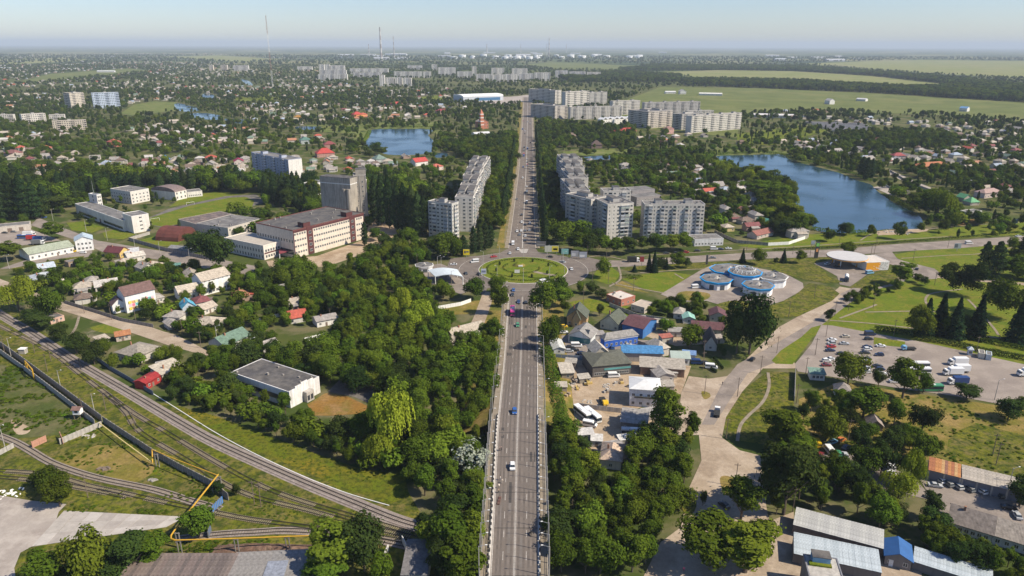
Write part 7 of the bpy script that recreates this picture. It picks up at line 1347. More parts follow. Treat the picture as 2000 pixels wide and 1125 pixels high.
# ---- houses of the suburbs, on loose street grids
HOUSES = []; rq = random.Random(21)
RC_ = [('grey slate', (.3, .275, .25), 30), ('pale beige', (.38, .33, .27), 24), ('whitish', (.46, .43, .4), 10), ('brown', (.17, .125, .1), 8), ('dark maroon', (.2, .07, .07), 5), ('red', (.4, .09, .06), 3), ('dull green', (.16, .22, .17), 4), ('blue-grey', (.3, .35, .42), 5), ('terracotta', (.36, .17, .1), 3)]
RW = [r for r in RC_ for _ in range(r[2])]
HZ = [([(0, 258), (200, 262), (330, 240), (500, 236), (520, 290), (600, 258), (690, 300), (690, 335), (600, 345), (490, 300), (470, 345), (330, 352), (150, 345), (0, 335)], 20, 26, .3), ([(0, 335), (150, 348), (130, 356), (0, 352)], 20, 26, .3), ([(300, 350), (470, 330), (490, 372), (420, 372), (350, 358)], 20, 26, .2),
      ([(700, 308), (870, 308), (905, 318), (885, 350), (830, 372), (760, 345), (700, 340)], 19, 24, .3), ([(430, 200), (560, 205), (900, 205), (925, 225), (920, 250), (860, 236), (700, 236), (560, 250), (440, 228)], 24, 30, .2),
      ([(0, 185), (130, 185), (120, 208), (0, 215)], 26, 32, .3), ([(240, 180), (400, 162), (520, 172), (470, 195), (330, 196), (240, 205)], 26, 34, .2), ([(520, 165), (620, 160), (740, 170), (880, 170), (900, 190), (600, 200), (520, 190)], 28, 36, .25),
      ([(1145, 310), (1240, 318), (1400, 325), (1490, 360), (1540, 385), (1540, 420), (1480, 432), (1400, 440), (1380, 395), (1235, 350), (1150, 328)], 20, 26, .3), ([(1380, 430), (1480, 435), (1560, 440), (1560, 465), (1430, 468), (1380, 455)], 19, 24, .3), ([(1080, 262), (1180, 268), (1460, 262), (1460, 285), (1380, 295), (1240, 285), (1130, 285)], 24, 30, .3),
      ([(1500, 268), (1640, 280), (1780, 262), (2000, 275), (2000, 345), (1860, 345), (1780, 318), (1690, 318), (1640, 308), (1500, 288)], 22, 28, .35), ([(1880, 350), (2010, 350), (2010, 425), (1930, 420), (1900, 395)], 22, 28, .3), ([(1480, 208), (1600, 212), (1720, 235), (1900, 242), (2000, 230), (2000, 270), (1730, 262), (1600, 235), (1480, 230)], 26, 34, .35),
      ([(0, 128), (260, 120), (420, 122), (520, 140), (400, 158), (240, 175), (0, 172)], 42, 60, .2), ([(0, 106), (400, 104), (620, 115), (400, 118), (0, 114)], 80, 120, .2), ([(530, 140), (620, 130), (620, 160), (540, 162)], 42, 55, .2), ([(200, 510), (330, 505), (420, 530), (520, 560), (640, 590), (640, 640), (520, 650), (430, 660), (400, 640), (330, 600), (330, 545), (240, 540)], 22, 26, .5), ([(60, 560), (200, 545), (230, 560), (200, 600), (120, 580)], 22, 26, .5)]
for hz_, dx, dy, rot in HZ:
    w = [P(*p) for p in hz_]; x0, x1 = min(p.x for p in w), max(p.x for p in w); y0, y1 = min(p.y for p in w), max(p.y for p in w); ca, sa = math.cos(rot), math.sin(rot); cx, cy = (x0+x1)/2, (y0+y1)/2; R2 = max(x1-x0, y1-y0)*.75
    pts = [(p.x, p.y) for p in w]; ni, nj = int(R2/dx), int(R2/dy)
    for i in range(-ni, ni+1):
        for j in range(-nj, nj+1):
            u, v = i*dx+rq.uniform(-.3, .3)*dx, j*dy+rq.uniform(-.3, .3)*dy; x, y = cx+u*ca-v*sa, cy+u*sa+v*ca
            if not inpoly(x, y, pts) or rq.random() < (.22 if y < 1000 else .4) or pnoise(Vector((x*.0055, y*.0055, 4))) < -.16 or not free(x, y, 7): continue
            big = rq.random(); L_, D_ = rq.uniform(8, 12.5), rq.uniform(7, 9.5); HOUSES.append((x, y, rot+rq.choice((0, math.pi/2))+rq.uniform(-.12, .12), L_*(1.25 if big > .85 else 1), D_, rq.uniform(2.8, 3.6)*(1.5 if big > .88 else 1), rq.choice('hhgg'), rq.choice(RW)))
HOUSES.sort(key=lambda h_: h_[1])
walls_ = [(.5, .46, .4), (.42, .38, .33), (.56, .53, .48), (.36, .25, .2), (.46, .42, .35)]
for h_ in HOUSES:
    x, y, a, L_, D_, hh, rt, rc = h_; r = max(L_, D_)*.62; e = [(x+r*math.cos(k), y+r*math.sin(k)) for k in (0, 1.57, 3.14, 4.71)]; kadd((x-r, y-r, x+r, y+r, e))
HM = {}
def hmesh(L_, D_, hh, rt):
    k = (round(L_/1.5), round(D_/1.5), round(hh), rt)
    if k not in HM:
        L2, D2, h2 = k[0]*1.5, k[1]*1.5, k[2]+.2; x, y = L2/2, D2/2; wl = MB().box(-x, -y, 0, x, y, h2); rf = MB(); rh = D2*.3
        if rt == 'g':
            for q_ in (-x, x-.2): wl.frus([(q_, -y, h2), (q_+.2, -y, h2), (q_+.2, y, h2), (q_, y, h2)], [(q_, -.02, h2+rh-.05), (q_+.2, -.02, h2+rh-.05), (q_+.2, .02, h2+rh-.05), (q_, .02, h2+rh-.05)])
            rf.gable(-x, -y, x, y, h2, rh, .5)
        else: rf.hip(-x, -y, x, y, h2, rh, .5)
        an = MB().box(-x*.5, -y-3.2, 0, x*.6, -y-.01, h2*.75); ar_ = MB().frus([(-x*.5-.3, -y-3.6, h2*.76), (x*.6+.3, -y-3.6, h2*.76), (x*.6+.3, -y-.4, h2*.98), (-x*.5-.3, -y-.4, h2*.98)], [(-x*.5-.3, -y-3.6, h2*.76+.15), (x*.6+.3, -y-3.6, h2*.76+.15), (x*.6+.3, -y-.4, h2*.98+.15), (-x*.5-.3, -y-.4, h2*.98+.15)])
        ch_ = MB().box(x*.2, -.3, h2+rh*.5, x*.2+.6, .3, h2+rh+.8)
        wi = MB().box(-.6, -.05, .9, .6, -.005, 2.2)
        HM[k] = (wl.mesh('wall', M_wallc), rf.mesh('roof', M_roofc), an.mesh('annex', M_wallc), ar_.mesh('annex_roof', M_roofc), ch_.mesh('chimney', M_brick), wi.mesh('window', M_glass), x*.76, -y)
    return HM[k]
NH = 205
for h_ in HOUSES[:NH]:
    x, y, a, L_, D_, hh, rt, rc = h_; ms = hmesh(L_, D_, hh, rt); t = thing('house', None, 'house', (x, y, .03), a, 'houses of the garden suburbs', rc[0]+('-roofed house with hip roof' if rt == 'h' else '-roofed house with gable roof')); wc = rq.choice(walls_)
    ob('wall', ms[0], t, wc); r_ = ob('roof', ms[1], t, rc[1]); c_ = ob('chimney', ms[4], r_); [ob('window', ms[5], t, None, None, (u, ms[7], 0)) for u in (-ms[6], ms[6])]
    if rq.random() < .85: an_ = ob('annex', ms[2], t, wc); ob('annex_roof', ms[3], an_, rq.choice(RW)[1])
# the rest of the houses, small and far: one mesh
rmats = [mat('far_roof_%d' % i, r[1], var=.1, scale=.1) for i, r in enumerate(RC_)]; wmats = [mat('far_wall_%d' % i, c, var=.08, scale=.1) for i, c in enumerate(walls_)]
mb = MB()
for h_ in HOUSES[NH:]:
    x, y, a, L_, D_, hh, rt, rc = h_; mb.T = Matrix.Translation((x, y, .03)) @ Matrix.Rotation(a, 4, 'Z'); wi_ = len(rmats)+rq.randrange(len(wmats)); mb.box(-L_/2, -D_/2, 0, L_/2, D_/2, hh, wi_); (mb.gable if rt == 'g' else mb.hip)(-L_/2, -D_/2, L_/2, D_/2, hh, D_*.3, .5, RC_.index(rc))
if mb.v: tag(mb.build('distant_houses', rmats+wmats), 'small houses with pale roofs scattered through the far suburbs', None, None, 'stuff')
# ---- trees: (x, y, kind, height scale, width scale)
TR = []; tq = random.Random(33)
def tree(px, py, hpx, wpx, k):
    p = P(px, py); s_ = scl(px, py); dep = math.atan2(CZ, math.hypot(p.x, p.y)); h = hpx/s_/math.cos(dep); w = wpx/s_; v = tq.randrange(len(PR[k])); TR.append((p.x, p.y, k, v, h/PR[k][v][2], w/PR[k][v][3]))
for t_ in [(118, 990, 52, 56, 'b'), (100, 960, 44, 62, 'b'), (78, 948, 26, 40, 'd'), (185, 1150, 105, 100, 'b'), (250, 1135, 95, 100, 'd'), (292, 1112, 68, 80, 'b'), (100, 1150, 70, 80, 'b'), (145, 1160, 60, 80, 'd'), (390, 1052, 60, 62, 'b'), (428, 968, 30, 26, 'd'), (462, 968, 22, 18, 'd'), (655, 1125, 95, 95, 'b'), (712, 1115, 95, 92, 'd'), (680, 1085, 55, 60, 'b'), (640, 1150, 60, 80, 'b'), (745, 1140, 55, 50, 'g'), (852, 1085, 70, 70, 'b'), (890, 1095, 85, 84, 'b'), (925, 1085, 75, 60, 'b'), (900, 1150, 90, 90, 'b'), (865, 1135, 70, 60, 'd'), (838, 1055, 45, 50, 'd'), (880, 1035, 60, 70, 'd'), (925, 1020, 65, 60, 'b'), (935, 985, 60, 50, 'b'),
    (38, 608, 66, 64, 'w'), (100, 622, 58, 62, 'b'), (85, 645, 34, 44, 'd'), (118, 668, 36, 36, 'd'), (70, 632, 30, 44, 'd'), (150, 690, 40, 44, 'd'), (185, 712, 40, 42, 'd'), (432, 532, 88, 62, 'd'), (382, 500, 46, 44, 'd'), (395, 492, 36, 32, 'g'), (465, 540, 30, 34, 'b'), (770, 880, 105, 90, 'w'), (742, 905, 60, 60, 'w'), (912, 930, 58, 84, 's'), (780, 625, 60, 46, 'w'), (815, 650, 60, 60, 'w'), (742, 440-18, 20, 26, 'g'), (1463, 692, 112, 96, 'd'), (1438, 690, 80, 60, 'd'), (1347, 682, 44, 52, 'g'), (1298, 852, 94, 76, 'b'), (1805, 655, 72, 44, 'c'), (1832, 652, 78, 48, 'c'), (1862, 660, 78, 46, 'c'), (1905, 660, 84, 48, 'c'), (1985, 668, 90, 60, 'c'), (1790, 660, 58, 52, 'b'), (1845, 655, 40, 30, 'g'), (1885, 655, 40, 30, 'd'), (1918, 538, 66, 22, 'p'), (1940, 546, 74, 26, 'p'), (1998, 510, 60, 22, 'p'), (1852, 572, 60, 46, 'd'), (1895, 580, 66, 50, 'd'), (1952, 620, 74, 78, 'b'), (1990, 545, 44, 60, 'b'), (1960, 540, 40, 50, 'b'), (1178, 543, 40, 30, 'b'), (1088, 578, 38, 44, 'b'), (1062, 618, 62, 56, 'b'), (1100, 600, 40, 40, 'b'), (1072, 686, 66, 40, 'b'), (1082, 668, 50, 34, 'd'), (1134, 572, 22, 20, 'g'), (1158, 574, 24, 26, 'd'), (1175, 583, 18, 26, 'd'),
    (1267, 530, 36, 15, 'c'), (1277, 532, 42, 19, 'c'), (1301, 526, 24, 13, 'c'), (1239, 531, 14, 14, 'c'), (1323, 524, 30, 30, 'b'), (1290, 526, 24, 22, 'd'), (1340, 523, 20, 20, 'd'), (1480, 517, 32, 28, 'b'), (1450, 513, 28, 16, 'c'), (1530, 513, 26, 18, 'c'), (1562, 514, 26, 22, 'b'), (1515, 515, 12, 10, 'd'), (1755, 468, 34, 26, 'b'), (1617, 472, 24, 22, 'd'), (1760, 558, 48, 42, 'b'), (1790, 552, 18, 20, 'd'), (1805, 558, 18, 16, 'd'), (1655, 500, 26, 30, 'b'), (1618, 627, 26, 20, 'd'), (925, 585, 42, 44, 'b'), (975, 615, 62, 36, 'b'), (970, 575, 36, 34, 'b'), (985, 600, 26, 20, 'b'),
    (1655, 752, 62, 68, 'b'), (1762, 778, 78, 64, 'b'), (1715, 756, 38, 26, 'd'), (1802, 768, 38, 30, 'b'), (1887, 780, 30, 46, 'd'), (1968, 820, 42, 52, 'd'), (1990, 800, 25, 20, 'b'), (1685, 815, 60, 70, 'b'), (1640, 800, 40, 40, 'b'), (1800, 842, 56, 56, 'd'), (1745, 830, 46, 40, 'b'), (1525, 872, 72, 82, 'b'), (1530, 1005, 150, 105, 'd'), (1447, 1015, 76, 74, 'b'), (1385, 1105, 80, 120, 'b'), (1455, 1118, 92, 112, 'b'), (1480, 1085, 70, 50, 'b'), (1372, 988, 30, 14, 'd'), (1560, 975, 90, 60, 'd'), (1610, 860, 60, 70, 'b'), (1690, 930, 56, 62, 'b'), (1720, 925, 60, 60, 'd'), (1780, 950, 66, 56, 'w'), (1638, 960, 60, 50, 'b'), (1680, 880, 46, 40, 'd'), (1990, 990, 60, 60, 'd'),
    (1130, 470, 40, 48, 'g'), (1100, 478, 42, 44, 'b'), (1085, 472, 34, 34, 'g'), (1125, 492, 40, 46, 'b'), (1152, 495, 38, 40, 'd'), (1180, 496, 36, 34, 'b'), (1205, 498, 36, 34, 'b'), (1230, 497, 38, 34, 'd'), (1255, 492, 32, 28, 'b'), (1282, 492, 36, 40, 'b'), (1310, 490, 34, 36, 'b'), (1338, 490, 34, 38, 'b'), (1165, 482, 40, 30, 'd'), (1145, 478, 34, 30, 'b'), (925, 495, 52, 15, 'p'), (937, 492, 50, 15, 'p'), (948, 488, 52, 16, 'p'), (958, 484, 46, 14, 'p'), (905, 500, 40, 16, 'p'), (890, 498, 38, 20, 'p'), (885, 505, 44, 40, 'b'), (865, 505, 44, 44, 'b'), (850, 500, 40, 40, 'd'), (870, 490, 36, 40, 'b'), (713, 480, 46, 13, 'p'), (735, 470, 26, 30, 'b'), (830, 400, 40, 36, 'd'),
    (733, 302, 26, 26, 'd'), (748, 304, 18, 20, 'b'), (1830, 425, 55, 60, 'w'), (1815, 422, 50, 60, 'b'), (1790, 400, 22, 50, 'b'), (1682, 345, 38, 16, 'p'), (1690, 352, 44, 14, 'p'), (1700, 350, 40, 14, 'p'), (1665, 318, 34, 14, 'p'), (1585, 448, 26, 26, 'b'), (1545, 408, 30, 30, 'w'), (1560, 460, 38, 40, 'b'), (1570, 445, 30, 40, 'b'), (1540, 440, 50, 46, 'b'), (1520, 400, 44, 50, 'b'), (1500, 420, 44, 50, 'b'), (1480, 390, 40, 46, 'b'), (1530, 460, 34, 40, 'd'), (1505, 370, 36, 44, 'b'), (1470, 350, 30, 40, 'b'), (120, 405+10, 36, 46, 'd'), (155, 430, 14, 18, 'd'), (105, 468, 36, 42, 'b'), (20, 510, 40, 44, 'b'), (300, 400, 16, 10, 'd'), (318, 402, 18, 10, 'd'), (245, 414, 14, 10, 'd'), (228, 412, 14, 12, 'd')]+[(x, y, h, w, 'p') for x, y, h, w in ((8, 432, 96, 26), (30, 430, 90, 25), (52, 430, 88, 26), (72, 428, 70, 24), (90, 415, 55, 20), (733, 434, 88, 18), (746, 441, 96, 19), (761, 447, 102, 20), (776, 452, 92, 19), (790, 456, 96, 20), (805, 459, 94, 20), (817, 462, 86, 19), (828, 462, 78, 18), (840, 455, 60, 16), (520, 392, 48, 15), (536, 396, 52, 16), (552, 400, 54, 16), (566, 402, 56, 17), (578, 402, 50, 16))]+[(150+i*15, 380-i*.5+tq.uniform(-5, 5), tq.uniform(36, 50), tq.uniform(12, 17), 'p') for i in range(22)]: tree(*t_)
def zone(px, sp, kinds, h0, h1, w0=.8, w1=1.2, m=2.5, mask=0.0, msc=.02):
    w = [P(*p) for p in px]; pts = [(p.x, p.y) for p in w]; x0, x1 = min(p.x for p in w), max(p.x for p in w); y0, y1 = min(p.y for p in w), max(p.y for p in w)
    ny = int((y1-y0)/(sp*.87))+1
    for j in range(ny):
        for i in range(int((x1-x0)/sp)+1):
            x, y = x0+(i+.5*(j % 2))*sp+tq.uniform(-.36, .36)*sp, y0+j*sp*.87+tq.uniform(-.36, .36)*sp
            if not inpoly(x, y, pts): continue
            if mask and pnoise(Vector((x*msc, y*msc, 7.7)))*.5+.5 < mask: continue
            if not free(x, y, m): continue
            k = tq.choice(kinds); v = tq.randrange(len(PR[k])); s_ = tq.uniform(h0, h1); TR.append((x, y, k, v, s_/PR[k][v][2], s_/PR[k][v][2]*tq.uniform(w0, w1)))
zone([(560, 520), (640, 545), (700, 520), (760, 470), (830, 480), (845, 520), (800, 545), (850, 570), (900, 590), (850, 605), (880, 640), (940, 660), (985, 650), (975, 720), (962, 840), (950, 900), (935, 1000), (905, 1010), (860, 1000), (815, 985), (800, 950), (790, 905), (720, 890), (650, 855), (560, 820), (440, 775), (430, 750), (455, 740), (400, 730), (370, 750), (360, 735), (430, 710), (480, 700), (560, 690), (640, 700), (660, 650), (560, 620), (480, 600), (500, 560)], 7.6, 'bbbbdbgbd', 7, 13, .85, 1.15, 3.0)
zone([(330, 745), (440, 770), (540, 812), (640, 848), (700, 876), (790, 900), (800, 928), (700, 914), (600, 876), (480, 832), (335, 782)], 5.2, 'bbdbu', 5, 8, .9, 1.2, 1.5)
zone([(1066, 900), (1100, 860), (1165, 905), (1165, 930), (1225, 925), (1235, 890), (1320, 855), (1365, 860), (1370, 900), (1345, 955), (1325, 1030), (1290, 1060), (1250, 1140), (1075, 1150)], 6.6, 'bbbd', 8, 13, .85, 1.2, 1.2)
zone([(1490, 885), (1560, 850), (1570, 910), (1640, 935), (1700, 955), (1800, 985), (1845, 1015), (1850, 1040), (1830, 1090), (1760, 1050), (1700, 1045), (1550, 1000), (1505, 1010)], 7.4, 'bbdbw', 7, 12, .8, 1.15, 2.2)
zone([(1550, 800), (1640, 800), (1700, 860), (1750, 850), (1850, 885), (1880, 905), (1800, 905), (1720, 895), (1660, 880), (1560, 870)], 8.5, 'bbd', 6, 10, .9, 1.2, 2)
zone([(1795, 1045), (1850, 1048), (1900, 1078), (2000, 1110), (2060, 1130), (2060, 1190), (1930, 1145), (1850, 1108), (1785, 1085)], 5.6, 'bbdb', 6, 10, .9, 1.2, 1.0)
zone([(1785, 1070), (1860, 1070), (1930, 1105), (2060, 1150), (2060, 1220), (1960, 1170), (1880, 1130), (1790, 1095)], 6.5, 'bbd', 6, 9, .9, 1.2, 1.8)
zone([(400, 520), (520, 530), (640, 600), (640, 640), (500, 640), (420, 650), (330, 640), (240, 580), (60, 575), (60, 560), (200, 540), (320, 520)], 8.2, 'bbbdug', 4, 9, .8, 1.2, 2.0, .1)
zone([(0, 560), (60, 520), (200, 500), (330, 500), (420, 520), (400, 680), (330, 650), (200, 610), (120, 585)], 9, 'bbduug', 3, 7, .9, 1.3, 1.8, .2)
zone([(330, 640), (440, 650), (520, 640), (560, 680), (480, 700), (430, 720), (390, 690)], 8, 'bbdug', 4, 9, .9, 1.2, 2)
zone([(170, 680), (300, 690), (430, 720), (360, 750), (300, 770), (240, 730), (190, 705)], 7.5, 'bbdu', 4, 8, .8, 1.2, 2.0)
zone([(1100, 590), (1330, 600), (1440, 640), (1420, 700), (1350, 690), (1260, 620), (1100, 640)], 10, 'bbdg', 4, 8, .9, 1.2, 3, .3)
zone([(1275, 605), (1350, 595), (1400, 610), (1370, 635), (1300, 625)], 8, 'bbd', 5, 9, .9, 1.2, 2)
zone([(935, 455), (1000, 445), (1012, 330), (1016, 285), (985, 285), (962, 340), (945, 420)], 9, 'bbbd', 9, 14, .9, 1.2, 2.5); zone([(1048, 455), (1118, 455), (1108, 400), (1095, 330), (1062, 270), (1042, 268)], 9, 'bbbd', 8, 13, .9, 1.2, 2.5)
zone([(720, 345), (835, 375), (835, 460), (790, 470), (760, 420), (722, 430)], 11.5, 'pdpbg', 9, 19, .9, 1.2, 2.0, .3); zone([(0, 350), (150, 345), (330, 350), (480, 360), (500, 380), (440, 376), (350, 372), (210, 385), (120, 400), (80, 428), (0, 435)], 11, 'pppdbg', 9, 22, .9, 1.3, 2.0, .28); zone([(500, 365), (620, 365), (620, 430), (540, 400), (500, 385)], 8, 'pppbd', 11, 20, .9, 1.2, 2.0)
zone([(1060, 355), (1110, 345), (1110, 440), (1060, 450)], 11, 'bd', 8, 12, .9, 1.2, 3); zone([(860, 290), (1010, 262), (1015, 300), (940, 330), (880, 300)], 10, 'bbd', 9, 14, .9, 1.2, 2); zone([(1050, 240), (1240, 255), (1240, 290), (1100, 290), (1060, 275)], 12, 'bbd', 8, 13, .9, 1.2, 3); zone([(1400, 335), (1460, 345), (1535, 365), (1555, 395), (1540, 410), (1560, 440), (1590, 460), (1540, 470), (1490, 440), (1470, 380), (1400, 330)], 10, 'bbbdw', 8, 14, .9, 1.25, 2.5, .25)
zone([(1240, 300), (1400, 300), (1470, 370), (1480, 430), (1380, 440), (1375, 390), (1235, 360), (1150, 340)], 12, 'bbbdg', 6, 12, .9, 1.2, 3, .3); zone([(1550, 300), (1680, 318), (1745, 335), (1720, 355), (1690, 350), (1640, 330), (1560, 310)], 11, 'bdbp', 8, 13, .9, 1.2, 2); zone([(1740, 320), (1880, 330), (2010, 340), (2010, 420), (1900, 385), (1790, 350)], 12, 'bbdbp', 7, 13, .9, 1.2, 3, .3)
zone([(1640, 590), (1690, 563), (1750, 555), (1770, 565), (1700, 590), (1650, 612)], 8.5, 'bdb', 4, 8, .9, 1.2, 2); zone([(1960, 490), (2060, 480), (2060, 560), (1970, 550)], 9, 'bbd', 7, 12, .9, 1.2, 2)
zone([(1640, 265), (1760, 258), (1850, 265), (1870, 290), (1700, 300), (1640, 285)], 13, 'bbd', 9, 14, 1, 1.3, 3)
for px_, py0, py1, side_ in ((1050, 268, 478, 1), (1008, 290, 430, -1)):      # poplar rows along the far avenue
    for i in range(44):
        py = py0+(py1-py0)*(i/43)**1.3; f = (py-190)/(485-190); e_ = 1036+(1046-1036)*f if side_ > 0 else 1023+(994-1023)*f**1.15; p = P(e_, py); x = p.x+side_*tq.uniform(6.5, 8)
        TR.append((x, p.y, 'p', tq.randrange(3), tq.uniform(.65, .95), tq.uniform(.8, 1.1)))
# generic cover of gardens and the plain, thinning outwards
def cover(y0, y1, sp, dens_, h0, h1, m, kinds):
    y = y0
    while y < y1:
        x = -y*.78-60
        while x < y*.78+60:
            X, Y = x+tq.uniform(-.45, .45)*sp, y+tq.uniform(-.45, .45)*sp; x += sp
            v_ = pnoise(Vector((X*.006, Y*.006, 1.3)))*.5+pnoise(Vector((X*.03, Y*.03, 5)))*.3+.5
            if tq.random() > dens_*min(1, max(0, (v_-.22)*2.6)) or not free(X, Y, m): continue
            k = tq.choice(kinds); v = tq.randrange(len(PR[k])); s_ = tq.uniform(h0, h1); TR.append((X, Y, k, v, s_/PR[k][v][2], s_/PR[k][v][2]*tq.uniform(.85, 1.3)))
        y += sp
EXTRA_FROM = len(TR)
cover(540, 1150, 9.0, .8, 4, 10.5, 2.0, 'bbbbdbgpu'); cover(1150, 2300, 13, .85, 5, 12, 2.5, 'bbbdbdp'); cover(2300, 5200, 22, .7, 7, 13, 5, 'bbd'); cover(5200, 9500, 55, .6, 12, 22, 15, 'bd')
for z_ in ([(1085, 150), (1200, 142), (1330, 150), (1330, 160), (1220, 160), (1120, 162)], [(1200, 128), (1560, 131), (1700, 142), (1900, 160), (2060, 178), (2060, 198), (1850, 192), (1730, 178), (1880, 169), (1700, 149), (1550, 140), (1400, 138), (1210, 137)], [(1330, 158), (1550, 161), (1750, 173), (2060, 198), (2060, 204), (1740, 183), (1500, 173), (1340, 167)]):
    zone(z_, 15, 'bdbp', 12, 20, 1.3, 1.9, 0)
TR.sort(key=lambda t_: math.hypot(t_[0], t_[1]))
STY = {'b': ('broad leafy green tree', 'broadleaf_tree', 'tree', 300, 'leafy trees of the town'), 'd': ('dark dense leafy tree', 'dark_tree', 'dark tree', 120, 'dark leafy trees'), 'p': ('slim columnar poplar', 'poplar_tree', 'poplar', 200, 'columnar poplars'), 'c': ('dark conical spruce', 'spruce_tree', 'spruce', 60, 'spruces'), 'w': ('yellow-green weeping willow', 'willow_tree', 'willow', 60, 'willows'), 's': ('silvery white-leaved tree', 'silver_tree', 'tree', 20, 'silver trees'), 'g': ('bright yellow-green tree', 'bright_tree', 'bright tree', 60, 'bright green trees'), 'u': ('low green bush', 'bush', 'bush', 60, 'bushes')}
cnt = {}; REST = []; PO = {}
for (x, y, k, v, sh, sw) in TR:
    st = STY[k]
    pr_ = proj((x, y, 3)); inside = -60 < pr_[0] < 2060 and pr_[1] < 1230
    if not inside:
        if -500 < pr_[0] < 2500 and pr_[1] < 1600: REST.append((x, y, k, v, sh, sw))
        continue
    if cnt.get(k, 0) >= st[3]: REST.append((x, y, k, v, sh, sw)); continue
    cnt[k] = cnt.get(k, 0)+1
    hh = PR[k][v][2]*sh; siz = 'tall ' if hh > 12 and k in 'bd' else 'small ' if hh < 6.5 and k in 'bdg' else ''
    t = thing(st[1], None, st[2], (x, y, 0), tq.uniform(0, 6.28), st[4], siz+st[0]); t.scale = (sw, sw*tq.uniform(.9, 1.1), sh)
    c_ = ob('crown', PR[k][v][0], t); PO.setdefault((k, v), c_)
    if PR[k][v][1]: ob('trunk', PR[k][v][1], t)
def scatter(name, pts, label):
    """many small alike plants: points that carry an instance of an existing crown each"""
    if not pts: return
    keys = sorted({(p[2], p[3]) for p in pts if (p[2], p[3]) in PO}); me = bpy.data.meshes.new(name); pts = [p for p in pts if (p[2], p[3]) in PO]
    me.from_pydata([(p[0], p[1], -.1) for p in pts], [], [])
    for nm, ty in (('scl', 'FLOAT_VECTOR'), ('rot', 'FLOAT_VECTOR'), ('kk', 'INT')): me.attributes.new(nm, ty, 'POINT')
    me.attributes['scl'].data.foreach_set('vector', [c for p in pts for c in (p[5], p[5], p[4])]); me.attributes['rot'].data.foreach_set('vector', [c for p in pts for c in (0, 0, tq.uniform(0, 6.28))]); me.attributes['kk'].data.foreach_set('value', [keys.index((p[2], p[3])) for p in pts])
    o = ob(name, me, None, None, 'stuff'); o['label'] = label
    ng = bpy.data.node_groups.new(name, 'GeometryNodeTree'); ng.interface.new_socket('Geometry', in_out='INPUT', socket_type='NodeSocketGeometry'); ng.interface.new_socket('Geometry', in_out='OUTPUT', socket_type='NodeSocketGeometry')
    gi, go, jn = ng.nodes.new('NodeGroupInput'), ng.nodes.new('NodeGroupOutput'), ng.nodes.new('GeometryNodeJoinGeometry')
    def attr(nm, ty): n = ng.nodes.new('GeometryNodeInputNamedAttribute'); n.data_type = ty; n.inputs['Name'].default_value = nm; return n.outputs['Attribute']
    a_s, a_r, a_k = attr('scl', 'FLOAT_VECTOR'), attr('rot', 'FLOAT_VECTOR'), attr('kk', 'INT')
    for i, key in enumerate(keys):
        oi = ng.nodes.new('GeometryNodeObjectInfo'); oi.inputs['Object'].default_value = PO[key]; oi.transform_space = 'ORIGINAL'
        cmp_ = ng.nodes.new('FunctionNodeCompare'); cmp_.data_type = 'INT'; cmp_.operation = 'EQUAL'; cmp_.inputs[3].default_value = i; ng.links.new(a_k, cmp_.inputs[2])
        ip = ng.nodes.new('GeometryNodeInstanceOnPoints'); ng.links.new(gi.outputs[0], ip.inputs['Points']); ng.links.new(cmp_.outputs[0], ip.inputs['Selection']); ng.links.new(oi.outputs['Geometry'], ip.inputs['Instance']); ng.links.new(a_r, ip.inputs['Rotation']); ng.links.new(a_s, ip.inputs['Scale']); ng.links.new(ip.outputs[0], jn.inputs[0])
    ng.links.new(jn.outputs[0], go.inputs[0]); md = o.modifiers.new('scatter', 'NODES'); md.node_group = ng
scatter('wood_trees', [p for p in REST if p[1] < 620], 'tree tops of the wood and gardens too many to count')
scatter('suburb_trees', [p for p in REST if 620 <= p[1] < 2300], 'green garden trees packed between the suburb roofs')
scatter('distant_woods', [p for p in REST if p[1] >= 2300], 'hazy woods and tree belts out on the plain')
# low weeds in the rail yard, on banks and along fences
WEEDS = []
def weeds(px, n, s0, s1, m=.8, k='u'):
    w = [P(*p) for p in px]; pts = [(p.x, p.y) for p in w]; x0, x1 = min(p.x for p in w), max(p.x for p in w); y0, y1 = min(p.y for p in w), max(p.y for p in w); c = 0
    KS = [e for e in KEEP if e[3] > 120]
    for _ in range(n*4):
        x, y = tq.uniform(x0, x1), tq.uniform(y0, y1)
        if c >= n or not inpoly(x, y, pts) or pnoise(Vector((x*.07, y*.07, 2))) < -.05: continue
        WEEDS.append((x, y, 'u', tq.randrange(3), tq.uniform(s0, s1)*.6, tq.uniform(s0, s1))); c += 1
weeds([(-20, 700), (40, 720), (185, 835), (110, 855), (0, 860)], 420, .2, .75); weeds([(0, 560), (60, 640), (150, 705), (110, 700), (0, 625)], 60, .15, .4); weeds([(200, 830), (410, 950), (440, 1000), (330, 985), (200, 930), (100, 890), (130, 860)], 260, .15, .45); weeds([(140, 985), (360, 1000), (420, 1010), (400, 1040), (360, 1005), (130, 1000)], 240, .15, .45)
